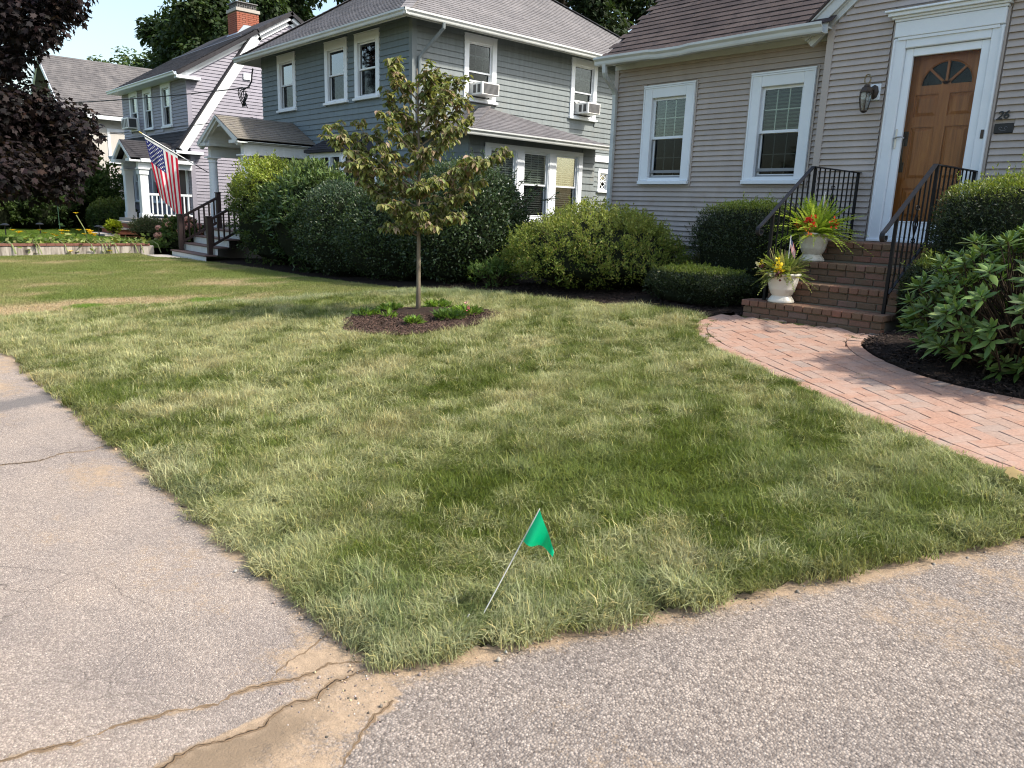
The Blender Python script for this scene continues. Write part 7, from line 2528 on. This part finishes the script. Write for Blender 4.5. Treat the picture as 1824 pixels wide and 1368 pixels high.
def frond_mesh(L, w, up, droop, g, col, n=24):
    """arching sword fern frond with paired leaflets"""
    t = np.linspace(0, 1, n)
    x = L * t * math.cos(up) * (1 + 0.12 * t)
    z = L * (t * math.sin(up) - droop * t ** 2.2)
    V, F, C = [], [], []
    for i in range(n - 1):
        hw = w * math.sin(math.pi * min(1, 0.12 + 0.88 * t[i]) ** 0.8) + 0.004
        dx, dz = x[i + 1] - x[i], z[i + 1] - z[i]
        for s in (-1, 1):
            o = len(V)
            j = g.normal(0, 0.004)
            V += [(x[i], 0, z[i]), (x[i] + dx * 0.72, 0, z[i] + dz * 0.72), (x[i] + dx * 1.15, s * hw * 0.75, z[i] + dz * 0.9 + 0.008 + j), (x[i] + dx * 0.85, s * hw, z[i] + dz * 0.6 + j)]
            F.append((o, o + 1, o + 2, o + 3))
            c = np.array(col) * g.uniform(0.85, 1.15)
            C += [c] * 4
    return np.array(V), np.array(F), np.array(C)
def fern(label, c, n, L0, cols, seed, flowers, spread=1.0, thin=0):
    g = np.random.default_rng(seed)
    t = thing('fern', label, 'plant', c)
    for k in range(n):
        up = g.uniform(0.1, 0.9) if g.random() < 0.45 else g.uniform(0.7, 1.45)
        az = g.uniform(0, 6.28)
        L = L0 * g.uniform(0.55, 1.05)
        V, F, C = frond_mesh(L, g.uniform(0.018, 0.030), up, 0.34 * (1.5 - up) * spread * g.uniform(0.5, 1.3) + 0.06, g, cols[g.integers(0, len(cols))])
        me = np_mesh('frond', V, F, C)
        me.materials.append(M['leaf_soft'])
        r0 = g.uniform(0, 0.06)
        link('frond', me, t, (c[0] + r0 * math.cos(az), c[1] + r0 * math.sin(az), c[2]), (g.normal(0, 0.12), 0, az))
    for k in range(thin):
        az, r_ = g.uniform(0, 6.28), g.uniform(0.02, 0.12)
        h = g.uniform(0.12, 0.3)
        e = (c[0] + math.cos(az) * (r_ + 0.06), c[1] + math.sin(az) * (r_ + 0.06), c[2] + h)
        m_ = 14
        q = MB()
        q.tube([(c[0] + math.cos(az) * r_, c[1] + math.sin(az) * r_, c[2]), e], 0.002, 4, False)
        q.build('flower_stalk', bpy.data.materials.get('tan stalk') or mat('tan stalk', (0.22, 0.17, 0.09), 0.8), t, fix=False)
    for (p, cl, nn) in flowers:
        p = np.array(p) + np.array([0.02, -0.08, 0.02])
        m_ = nn
        off = g.normal(0, 0.018, (m_, 3))
        nv = unit(g.normal(size=(m_, 3)) + np.array([0.3, -0.8, 0.5]))
        me = quads_leaves(p + off - wb(t), unit(np.cross(nv, g.normal(size=(m_, 3)))), nv, 0.034, 0.03, vary([(cl, 1)], m_, 0.1, g), 'flower')
        me.materials.append(M['petal'])
        link('flower', me, t)
    return t
BRT = [(0.27, 0.36, 0.05), (0.33, 0.42, 0.07), (0.20, 0.29, 0.04), (0.38, 0.45, 0.10)]
OLV = [(0.19, 0.24, 0.06), (0.24, 0.28, 0.08), (0.14, 0.19, 0.045), (0.31, 0.31, 0.12)]
RED, YEL, ORG, WHT, MAR = (0.55, 0.03, 0.012), (0.75, 0.55, 0.03), (0.6, 0.16, 0.04), (0.75, 0.7, 0.45), (0.10, 0.02, 0.02)
c2 = (POT2[0], POT2[1], POT2[2] + 0.262)
fern('bright lime sword fern with red flowers in the upper white pot', c2, 260, 0.52, BRT, 101, [((c2[0] + 0.02, c2[1] - 0.15, c2[2] + 0.16), RED, 26), ((c2[0] + 0.05, c2[1] - 0.14, c2[2] + 0.12), RED, 22), ((c2[0] - 0.13, c2[1] - 0.12, c2[2] + 0.09), ORG, 12), ((c2[0] + 0.03, c2[1] - 0.17, c2[2] + 0.04), ORG, 8), ((c2[0] + 0.24, c2[1] - 0.05, c2[2] + 0.14), RED, 12)])
c1 = (POT1[0], POT1[1], POT1[2] + 0.262)
fern('olive fern with yellow flowers in the lower white pot', c1, 200, 0.34, OLV, 102, [((c1[0] + 0.03, c1[1] - 0.14, c1[2] + 0.10), YEL, 16), ((c1[0] + 0.06, c1[1] - 0.13, c1[2] + 0.07), YEL, 18), ((c1[0] + 0.02, c1[1] - 0.12, c1[2] + 0.15), YEL, 10), ((c1[0] + 0.06, c1[1] - 0.15, c1[2] + 0.02), MAR, 16), ((c1[0] - 0.01, c1[1] - 0.15, c1[2] + 0.01), WHT, 8), ((c1[0] - 0.20, c1[1] - 0.06, c1[2] + 0.10), YEL, 10), ((c1[0] - 0.25, c1[1] - 0.05, c1[2] + 0.07), WHT, 8), ((c1[0] - 0.17, c1[1] - 0.08, c1[2] + 0.07), MAR, 8)], 1.2, 26)
def hand_flag(label, p, h, ang, furl):
    t = thing('hand_flag', label, 'flag', p)
    q = MB()
    q.tube([p, (p[0], p[1], p[2] + h)], 0.004, 6)
    q.build('stick', mat('white stick', (0.75, 0.74, 0.7), 0.5) if 'white stick' not in bpy.data.materials else bpy.data.materials['white stick'], t)
    nu, nv = 50, 32
    u, v = np.meshgrid(np.linspace(0, 1, nu), np.linspace(0, 1, nv), indexing='ij')
    d = np.array([math.cos(ang), math.sin(ang), 0])
    W_, H_ = 0.15, 0.10
    sp = furl
    P = np.array(p) + np.array([0, 0, h - 0.01]) + d * (u * W_ * sp)[..., None] - np.array([0, 0, 1.0]) * (v * H_ + u * W_ * math.sqrt(max(0, 1 - sp * sp)))[..., None] + np.array([-d[1], d[0], 0]) * (0.012 * np.sin(u * 9 + v * 3))[..., None]
    i, j = np.meshgrid(np.arange(nu - 1), np.arange(nv - 1), indexing='ij')
    a = (i * nv + j).ravel()
    F = np.stack([a, a + 1, a + nv + 1, a + nv], 1)
    uu, vv = u.ravel(), v.ravel()
    red, white, blue = np.array([0.55, 0.025, 0.05]), np.array([0.80, 0.80, 0.82]), np.array([0.035, 0.05, 0.2])
    col = np.where(((np.floor(vv * 13).astype(int) % 2) == 0)[:, None], red, white)
    can = (uu < 0.4) & (vv < 7 / 13)
    col = np.where(can[:, None], np.where(star_mask(uu, vv)[:, None], white, blue), col)
    me = np_mesh('cloth', P.reshape(-1, 3) - wb(t), F, col, True)
    me.materials.append(M['flagcloth'])
    link('cloth', me, t)
hand_flag('small american stick flag drooping in the lower flower pot', (c1[0] + 0.02, c1[1] + 0.02, c1[2] - 0.05), 0.47, 0.75, 0.42)
hand_flag('furled stick flag almost hidden in the upper fern', (c2[0] + 0.05, c2[1] + 0.02, c2[2] - 0.05), 0.52, 0.9, 0.15)

# ------------------------------------------------------------------ green marker flag at the lawn corner
def marker():
    b = Vector((-1.945, 1.645, 0.03))
    t = thing('marker_flag', 'green lawn marker flag on a leaning white wire near the corner', 'flag', b)
    right = Vector((0.669, 0.743, 0))
    tip = b + right * 0.215 + Vector((-0.02, 0.02, 0.462))
    q = MB()
    q.tube([b - (tip - b) * 0.1, tip], 0.0022, 6)
    q.build('wire', mat('white wire', (0.70, 0.69, 0.64), 0.4), t)
    d = (tip - b).normalized()
    nu, nv = 26, 22
    V = []
    Hh, Ww = 0.132, 0.125
    for i in range(nu):
        for j in range(nv):
            u, v = i / (nu - 1), j / (nv - 1)
            p = tip - d * (v * Hh) * (1 - 0.0 * u)
            # cloth droops: the free edge swings down, folded once
            fallx = (right * (0.060 + 0.050 * v) + Vector((0, 0, -1)) * (0.166 - 0.108 * v)) * u
            bulge = Vector((-0.743, 0.669, 0)) * (-0.026 * math.sin(u * 6.4 + 0.5) * (0.6 + v * 0.6))
            V.append(p + fallx + bulge)
    V = np.array([tuple(x) for x in V])
    i, j = np.meshgrid(np.arange(nu - 1), np.arange(nv - 1), indexing='ij')
    a = (i * nv + j).ravel()
    F = np.stack([a, a + 1, a + nv + 1, a + nv], 1)
    me = np_mesh('flag_sheet', V - wb(t), F, np.tile(np.array([[0.0, 0.42, 0.20]]), (len(V), 1)), True)
    me.materials.append(leafmat('green plastic film', 0.4, 0.35))
    link('flag_sheet', me, t)
marker()
q = MB()
bb = (-1.965, 1.60)
q.tube([(bb[0], bb[1], 0.05), (bb[0] + 0.012, bb[1] + 0.012, 0.085)], 0.002, 5)
tag(q.build('wire_stub', bpy.data.materials['white wire']), 'short white wire stub in the grass beside the marker flag', 'wire')

# small perennials in the mulch ring
def perennial(label, x, y, r_, h, n, cols, seed, leaf=(0.07, 0.35), flowers=0, fc=(0.6, 0.1, 0.25)):
    g = np.random.default_rng(seed)
    z = gzf(x, y) + 0.05
    t = thing('perennial', label, 'plant', (x, y, z), 'small plants in the mulch ring')
    a = g.uniform(0, 6.28, n)
    rr = r_ * np.sqrt(g.uniform(0, 1, n))
    P = np.column_stack([x + rr * np.cos(a), y + rr * np.sin(a), z + g.uniform(0, h * 0.7, n) * (1 - rr / r_ * 0.6)])
    D = unit(np.column_stack([np.cos(a) * 0.8, np.sin(a) * 0.8, g.uniform(0.2, 1.4, n)]) + g.normal(0, 0.3, (n, 3)))
    N = unit(np.array([0, 0, 1.0]) + g.normal(0, 0.4, (n, 3)))
    L = leaf[0] * g.uniform(0.7, 1.3, n)
    me = quads_leaves(P - wb(t), D, N, L, L * leaf[1], vary(cols, n, 0.14, g), 'leaves')
    me.materials.append(M['leaf_soft'])
    link('leaves', me, t)
    for k in range(flowers):
        m_ = 8
        p = np.array([x + g.normal(0, r_ * 0.5), y + g.normal(0, r_ * 0.5), z + h])
        nv = unit(g.normal(size=(m_, 3)) + np.array([0, 0, 1]))
        me = quads_leaves(p + g.normal(0, 0.012, (m_, 3)) - wb(t), unit(np.cross(nv, g.normal(size=(m_, 3)))), nv, 0.03, 0.025, vary([(fc, 1)], m_, 0.1, g), 'flower')
        me.materials.append(M['petal'])
        link('flower', me, t)
LG = [((0.12, 0.20, 0.03), 2), ((0.17, 0.26, 0.045), 2), ((0.09, 0.15, 0.03), 1)]
perennial('bright little plant at the front of the mulch ring below the trunk', -6.62, 4.60, 0.08, 0.09, 120, LG, 111)
perennial('spreading green plant with pink bloom at the right of the mulch ring', -6.55, 5.03, 0.15, 0.11, 330, [((0.06, 0.11, 0.025), 2), ((0.09, 0.15, 0.035), 1)], 112, (0.08, 0.28), 1)
perennial('light green plant with pale pink bloom at the back right of the mulch ring', -6.62, 5.30, 0.17, 0.11, 330, LG, 113, (0.07, 0.3), 1, (0.6, 0.35, 0.3))
perennial('bright green clump at the back of the mulch ring behind the trunk', -7.30, 5.42, 0.13, 0.10, 220, LG, 114)
perennial('low light green clump at the back left of the mulch ring', -7.60, 4.95, 0.12, 0.09, 200, LG, 115)
perennial('thin pale seedling at the left rim of the mulch ring', -7.55, 4.60, 0.14, 0.09, 120, LG, 116)
perennial('wispy seedling left of the tree trunk in the mulch', -7.20, 4.66, 0.08, 0.08, 36, LG, 117)

# fallen leaf, pebbles along the edge, weeds on the path
me = np_mesh('fallen_leaf', lobed_leaves(np.zeros((1, 3)), np.array([[0.8, 0.3, 0.15]]), np.array([[0.1, -0.3, 1.0]]), np.array([0.09]))[0], lobed_leaves(np.zeros((1, 3)), np.array([[0.8, 0.3, 0.15]]), np.array([[0.1, -0.3, 1.0]]), np.array([0.09]))[1], np.tile([[0.5, 0.36, 0.17]], (12, 1)))
me.materials.append(M['leaf_soft'])
tag(link('fallen_leaf', me, None, (-0.98, 4.27, gzf(-0.98, 4.27) + 0.085), (0.3, -0.2, 0)), 'tan fallen maple leaf on the grass by the brick path', 'leaf')
def pebbles():
    g = np.random.default_rng(15)
    n = 520
    t1 = g.uniform(0, 1, n)
    along = g.random(n) < 0.6
    P = np.where(along[:, None], np.column_stack([DRIVE_A[0] + t1 * 1.3, DRIVE_A[1] + t1 * 1.3 * (DRIVE_B[1] - DRIVE_A[1]) / (DRIVE_B[0] - DRIVE_A[0])]) + np.column_stack([np.abs(g.normal(0.03, 0.03, n)), -np.abs(g.normal(0.02, 0.02, n))]), np.column_stack([-1.96 - t1 * 3.5, LAWN_EDGE_Y - np.abs(g.normal(0.0, 0.03, n))]))
    k = g.random(n) < 0.3
    P[k] = np.array([-1.95, 1.10]) + g.normal(0, 0.11, (k.sum(), 2))
    V, F, C = [], [], []
    octa = np.array([[1, 0, 0], [-1, 0, 0], [0, 1, 0], [0, -1, 0], [0, 0, 1], [0, 0, -1]], float)
    tri = np.array([[0, 2, 4], [2, 1, 4], [1, 3, 4], [3, 0, 4], [2, 0, 5], [1, 2, 5], [3, 1, 5], [0, 3, 5]])
    s = g.uniform(0.002, 0.0055, n) * np.where(g.random(n) < 0.06, 2.2, 1)
    z = np.clip(P[:, 1] - 1.25, 0, 9) * 0.08
    V = (octa[None] * s[:, None, None] * g.uniform(0.6, 1.3, (n, 6, 1)) + np.column_stack([P, z + s * 0.5])[:, None]).reshape(-1, 3)
    F = (tri[None] + (np.arange(n) * 6)[:, None, None]).reshape(-1, 3)
    C = vary([((0.30, 0.26, 0.22), 3), ((0.2, 0.17, 0.15), 2), ((0.42, 0.32, 0.22), 2), ((0.42, 0.39, 0.35), 1), ((0.08, 0.07, 0.065), 1)], n, 0.12, g)
    me = np_mesh('gravel', V, F, np.repeat(C, 6, 0))
    me.materials.append(M['chip'])
    tag(link('gravel', me), 'loose grit and pebbles along the lawn edge', 'gravel', kind='stuff')
pebbles()
# ------------------------------------------------------------------ grass: clumps of blades set out on points
def clump_mesh(name, n, r, hmin, hmax, lean, seed, width=0.0032):
    g = np.random.default_rng(seed)
    a = g.uniform(0, 6.28, n)
    rr = r * np.sqrt(g.uniform(0, 1, n))
    B = np.column_stack([rr * np.cos(a), rr * np.sin(a), np.full(n, -0.012)])
    h = g.uniform(hmin, hmax, n)
    az = np.where(g.random(n) < 0.6, g.normal(0, 0.8, n), g.uniform(-3.14, 3.14, n))
    ln = np.abs(g.normal(lean, 0.42, n)).clip(0.05, 1.45)
    d = np.column_stack([np.cos(az), np.sin(az), np.zeros(n)])
    s = np.column_stack([-np.sin(az), np.cos(az), np.zeros(n)])
    tw = g.uniform(-0.7, 0.7, n)[:, None]
    s = s * np.cos(tw) + np.array([0, 0, 1.0]) * np.sin(tw) * 0.4
    up = np.array([0, 0, 1.0])
    hh = h[:, None]
    w = (width * g.uniform(0.6, 1.3, n))[:, None]
    sl, cl = np.sin(ln)[:, None], np.cos(ln)[:, None]
    m1 = B + (up * np.cos(ln * 0.45)[:, None] + d * np.sin(ln * 0.45)[:, None]) * hh * 0.5
    tip = m1 + (up * np.cos(ln * 1.25)[:, None] + d * np.sin(ln * 1.25)[:, None]) * hh * 0.5
    V = np.stack([B - s * w / 2, B + s * w / 2, m1 + s * w * 0.42, m1 - s * w * 0.42, tip], 1).reshape(-1, 3)
    o = (np.arange(n) * 5)[:, None, None]
    F = (np.array([[0, 1, 2], [0, 2, 3], [3, 2, 4]])[None] + o).reshape(-1, 3)
    br = g.uniform(0.5, 1.5, (n, 1))
    C = np.ones((n, 3)) * br
    dry = g.random(n) < 0.13
    C[dry] = np.array([1.45, 1.22, 1.05]) * g.uniform(0.8, 1.2, (dry.sum(), 1))
    return np_mesh(name, V, F, np.repeat(C, 5, 0))
gmat = mat('grass blades', (0.1, 0.15, 0.04), 0.5, 0.25)
t = NT(gmat)
tint = t.attr('tint', 'INSTANCER').outputs['Color']
colr = t.mix(1.0, tint, t.attr('Col').outputs['Color'], 'MULTIPLY')
t.color(colr)
trn = t.n('ShaderNodeBsdfTranslucent')
t.l(t.mix(1.0, colr, (1.15, 1.2, 0.8), 'MULTIPLY'), trn.inputs['Color'])
ms = t.n('ShaderNodeMixShader')
ms.inputs[0].default_value = 0.3
t.l(t.b.outputs[0], ms.inputs[1])
t.l(trn.outputs[0], ms.inputs[2])
t.l(ms.outputs[0], t.t.nodes['Material Output'].inputs['Surface'])

def clump_collection(name, specs):
    c = bpy.data.collections.new(name)
    for k, sp in enumerate(specs):
        me = clump_mesh('grass_clump', *sp)
        me.materials.append(gmat)
        o = bpy.data.objects.new('grass_clump_%s_%02d' % (name, k), me)
        c.objects.link(o)
    return c
LONG = clump_collection('long', [(90, 0.055, 0.035, 0.085, 0.95, 200 + k, 0.0030) for k in range(5)] + [(90, 0.06, 0.04, 0.105, 1.32, 210 + k, 0.0030) for k in range(5)])
SHORT = clump_collection('short', [(120, 0.10, 0.025, 0.055, 0.5, 220 + k, 0.005) for k in range(6)])

def scatter(name, label, P, z, yaw, scl, tint, coll, nvar, tilt=None):
    n = len(P)
    me = bpy.data.meshes.new(name)
    V = np.column_stack([P, z]).astype(np.float32)
    me.vertices.add(n)
    me.vertices.foreach_set('co', V.ravel())
    rot = np.zeros((n, 3), np.float32)
    rot[:, 2] = yaw
    if tilt is not None:
        rot[:, :2] = tilt
    me.attributes.new('rot', 'FLOAT_VECTOR', 'POINT').data.foreach_set('vector', rot.ravel())
    s3 = np.repeat(np.asarray(scl, np.float32)[:, None], 3, 1) if np.ndim(scl) == 1 else np.asarray(scl, np.float32)
    me.attributes.new('scl', 'FLOAT_VECTOR', 'POINT').data.foreach_set('vector', s3.ravel())
    c4 = np.ones((n, 4), np.float32)
    c4[:, :3] = tint
    me.attributes.new('tint', 'FLOAT_COLOR', 'POINT').data.foreach_set('color', c4.ravel())
    me.attributes.new('idx', 'INT', 'POINT').data.foreach_set('value', rng.integers(0, nvar, n).astype(np.int32))
    me.update()
    o = link(name, me)
    tag(o, label, 'grass', kind='stuff')
    ng = bpy.data.node_groups.new(name, 'GeometryNodeTree')
    ng.interface.new_socket('Geometry', in_out='INPUT', socket_type='NodeSocketGeometry')
    ng.interface.new_socket('Geometry', in_out='OUTPUT', socket_type='NodeSocketGeometry')
    gi, go = ng.nodes.new('NodeGroupInput'), ng.nodes.new('NodeGroupOutput')
    ci = ng.nodes.new('GeometryNodeCollectionInfo')
    ci.inputs['Collection'].default_value = coll
    ci.inputs['Separate Children'].default_value = True
    ci.inputs['Reset Children'].default_value = True
    ip = ng.nodes.new('GeometryNodeInstanceOnPoints')
    ip.inputs['Pick Instance'].default_value = True
    def na(nm, dt):
        nd = ng.nodes.new('GeometryNodeInputNamedAttribute')
        nd.data_type = dt
        nd.inputs['Name'].default_value = nm
        return [s for s in nd.outputs if s.enabled][0]
    ng.links.new(gi.outputs[0], ip.inputs['Points'])
    ng.links.new(ci.outputs[0], ip.inputs['Instance'])
    ng.links.new(na('idx', 'INT'), ip.inputs['Instance Index'])
    ng.links.new(na('rot', 'FLOAT_VECTOR'), ip.inputs['Rotation'])
    ng.links.new(na('scl', 'FLOAT_VECTOR'), ip.inputs['Scale'])
    ng.links.new(ip.outputs[0], go.inputs[0])
    md = o.modifiers.new('scatter', 'NODES')
    md.node_group = ng
    return o

nT1, nT2, nT3, nYaw = Noise2(31, 1.6, 4), Noise2(32, 4.5, 4), Noise2(33, 0.7, 3), Noise2(34, 5.5, 3)
nTf = Noise2(41, 17, 3)
def sod_boundary(x, y):
    """>0 inside the new sod"""
    return x - np.interp(y, [1.2, 1.5, 3.45, 5.58, 6.6], [-11.0, -10.95, -10.6, -9.4, -9.0]) + 0.12 * nT2(x, y)
FRESH, MID, PALE, STRAW, BLUE = (np.array(c) for c in ([0.098, 0.135, 0.020], [0.197, 0.227, 0.074], [0.366, 0.374, 0.195], [0.45, 0.39, 0.225], [0.225, 0.275, 0.165]))
def lerp3(w, a, b):
    w = np.clip(w, 0, 1)[:, None]
    return a * (1 - w) + b * w
def lawn_tint(x, y):
    n1, n2, n3 = nT1(x, y), nT2(x, y), nT3(x, y)
    # strips of sod laid at an angle differ a little in colour
    sx = (x * 0.80 + y * 0.60)
    sy = (-x * 0.60 + y * 0.80)
    row = np.floor(sx / 0.42)
    strip = np.sin(row * 12.9898 + np.floor((sy + (row % 2) * 0.7) / 1.5) * 78.233) * 43758.5453
    strip = (strip - np.floor(strip)) * 2 - 1
    v = 0.42 * n1 + 0.35 * n2 + 0.30 * strip + 0.55 * nTf(x, y) + rng.normal(0, 0.34, len(x))  # tuft noise also sets height, so low clumps get shade in their tint
    c = lerp3((v + 0.22) / 0.75, np.tile(MID, (len(x), 1)), np.tile(PALE, (len(x), 1)))
    c = lerp3((-v - 0.02) / 0.45, c, np.tile(FRESH, (len(x), 1)))
    c = lerp3((n3 + 0.3 * n2 - 0.40) * 1.3, c, np.tile(BLUE, (len(x), 1)))
    c = lerp3(0.30 * (n2 > 0.55), c, np.tile(STRAW, (len(x), 1)))
    # a lusher, greener sweep through the middle right of the sod and along its right end
    for cx, cy, rx, ry, ang, amt in ((-2.35, 3.25, 1.0, 0.42, 0.95, 0.85), (-1.1, 3.85, 0.35, 0.7, 0.0, 0.7), (-3.3, 4.2, 0.5, 0.3, 0.4, 0.6), (-3.0, 2.5, 0.4, 0.25, 0.5, 0.4), (-2.9, 1.6, 0.9, 0.25, 0.0, 0.25)):
        dx, dy = x - cx, y - cy
        u = dx * np.cos(ang) + dy * np.sin(ang)
        w = -dx * np.sin(ang) + dy * np.cos(ang)
        c = lerp3(amt * np.exp(-(u / rx) ** 2 - (w / ry) ** 2) * (1 + 0.5 * n2), c, np.tile(FRESH * 1.12, (len(x), 1)))
    # dry rim
    e = seg_dist(np.column_stack([x, y]), EDGE)
    c = lerp3(0.28 * np.exp(-e / 0.04), c, np.tile(STRAW * 0.8, (len(x), 1)))
    return c
def sample(n, x0, x1, y0, y1):
    return rng.uniform((x0, y0), (x1, y1), (n, 2))
allP, allS = [], []
for (x0, x1, y0, y1, dens, sc) in ((-4.2, 0.0, 1.2, 4.6, 760, 1.0), (-12.5, -4.2, 1.2, 7.2, 330, 1.15), (-4.2, 0.0, 4.6, 7.2, 520, 1.0)):
    P = sample(int((x1 - x0) * (y1 - y0) * dens), x0, x1, y0, y1)
    P = P[in_poly(P, LAWN) & (sod_boundary(P[:, 0], P[:, 1]) > -0.2) & ~mulch_ring(P, 0.97)]
    allP.append(P)
    allS.append(np.full(len(P), sc))
P, S = np.concatenate(allP), np.concatenate(allS)
S = S * rng.uniform(0.75, 1.25, len(P)) * (1 + 0.32 * nTf(P[:, 0], P[:, 1]))
e = seg_dist(P, [DRIVE_A, DRIVE_B, (-30, LAWN_EDGE_Y)])
pe = seg_dist(P, PATH_L)
S3 = np.column_stack([S, S, S * (0.92 + 0.3 * nT2(P[:, 0] * 1.3, P[:, 1] * 1.3)) * np.clip(0.62 + pe / 0.4, 0.5, 1)])
yaw = nYaw(P[:, 0], P[:, 1]) * 4.0 + rng.normal(0, 0.6, len(P))
scatter('lawn_grass', 'pale green freshly laid sod lawn between sidewalk and driveway', P, gz(P[:, 0], P[:, 1]) + 0.024, yaw, S3, lawn_tint(P[:, 0], P[:, 1]), LONG, 10)
# older lawn on the left with scorched patches
P = sample(26000, -21.4, -8.8, 1.2, 7.1)
P = P[in_poly(P, LAWN) & (sod_boundary(P[:, 0], P[:, 1]) < 0.15)]
x, y = P.T
sb = sod_boundary(x, y)
wband = np.interp(y, [1.2, 2.4, 3.4, 5.2, 6.2], [3.4, 2.8, 1.7, 1.3, 0.8])
dead = np.clip(1.25 + sb / wband, 0, 1) * np.interp(y, [1.2, 4.8, 5.8, 6.6], [0.75, 0.75, 0.5, 0.0])
dead = np.maximum(dead, 0.5 * np.exp(-((x + 13.2) / 1.6) ** 2 - ((y - 5.2) / 0.35) ** 2))
dead = dead + 0.55 * nT1(x * 1.3, y * 1.3)
dead = np.clip(dead * 1.3 + 0.4 * nT2(x, y) + rng.normal(0, 0.15, len(x)) - 0.12, 0, 1)
OLDG = np.array([0.14, 0.195, 0.045])
c = lerp3(0.5 + 0.5 * nT1(x, y), np.tile(OLDG, (len(P), 1)), np.tile(np.array([0.21, 0.23, 0.08]), (len(P), 1)))
c = lerp3(dead, c, np.tile(np.array([0.44, 0.355, 0.225]), (len(P), 1)))
sc = np.interp(-x, [9, 14, 21], [1.1, 1.5, 1.9]) * rng.uniform(0.8, 1.2, len(P))
scatter('old_lawn_grass', 'older mown lawn with scorched tan patches in front of the hollies', P, gz(x, y) + 0.022, rng.uniform(0, 6.28, len(P)), np.column_stack([sc, sc, sc * (0.75 - 0.3 * dead)]), c, SHORT, 6)
# bright crabgrass tufts in the scorched strip
tp = []
for cx, cy, r_, n in ((-11.35, 2.55, 0.20, 60), (-10.85, 2.95, 0.16, 50), (-10.65, 3.20, 0.16, 50), (-10.75, 3.95, 0.22, 80)):
    tp.append(np.array([cx, cy]) + rng.normal(0, r_ * 0.55, (n, 2)))
tp = np.concatenate(tp)
scatter('crabgrass', 'bright green crabgrass tufts in the scorched strip of the old lawn', tp, gz(tp[:, 0], tp[:, 1]) + 0.026, rng.uniform(0, 6.28, len(tp)), np.full(len(tp), 0.95), np.tile(np.array([[0.13, 0.24, 0.03]]), (len(tp), 1)) * rng.uniform(0.8, 1.2, (len(tp), 1)), SHORT, 6)
# upper lawn
P = sample(5200, -33, -22.0, 1.5, 7.4)
scatter('upper_lawn_grass', 'bright mown grass behind the retaining wall', P, np.full(len(P), 0.24), rng.uniform(0, 6.28, len(P)), np.full(len(P), 2.0), np.tile(np.array([[0.12, 0.20, 0.03]]), (len(P), 1)) * rng.uniform(0.8, 1.2, (len(P), 1)), SHORT, 6)
# stray blades and weeds along the path joints and the step foot
wp = np.concatenate([np.column_stack([rng.uniform(-4.2, -3.3, 16), np.full(16, 7.12)]), np.array([[-2.35, 5.75], [-3.0, 6.95], [-2.92, 6.9]]), np.array(innerL)[rng.integers(2, 18, 10)]])
scatter('path_weeds', 'small weeds in the path joints and at the foot of the steps', wp, gz(wp[:, 0], wp[:, 1]) + 0.02, rng.uniform(0, 6.28, len(wp)), np.full(len(wp), 0.42), np.tile(np.array([[0.12, 0.15, 0.05]]), (len(wp), 1)), SHORT, 6)
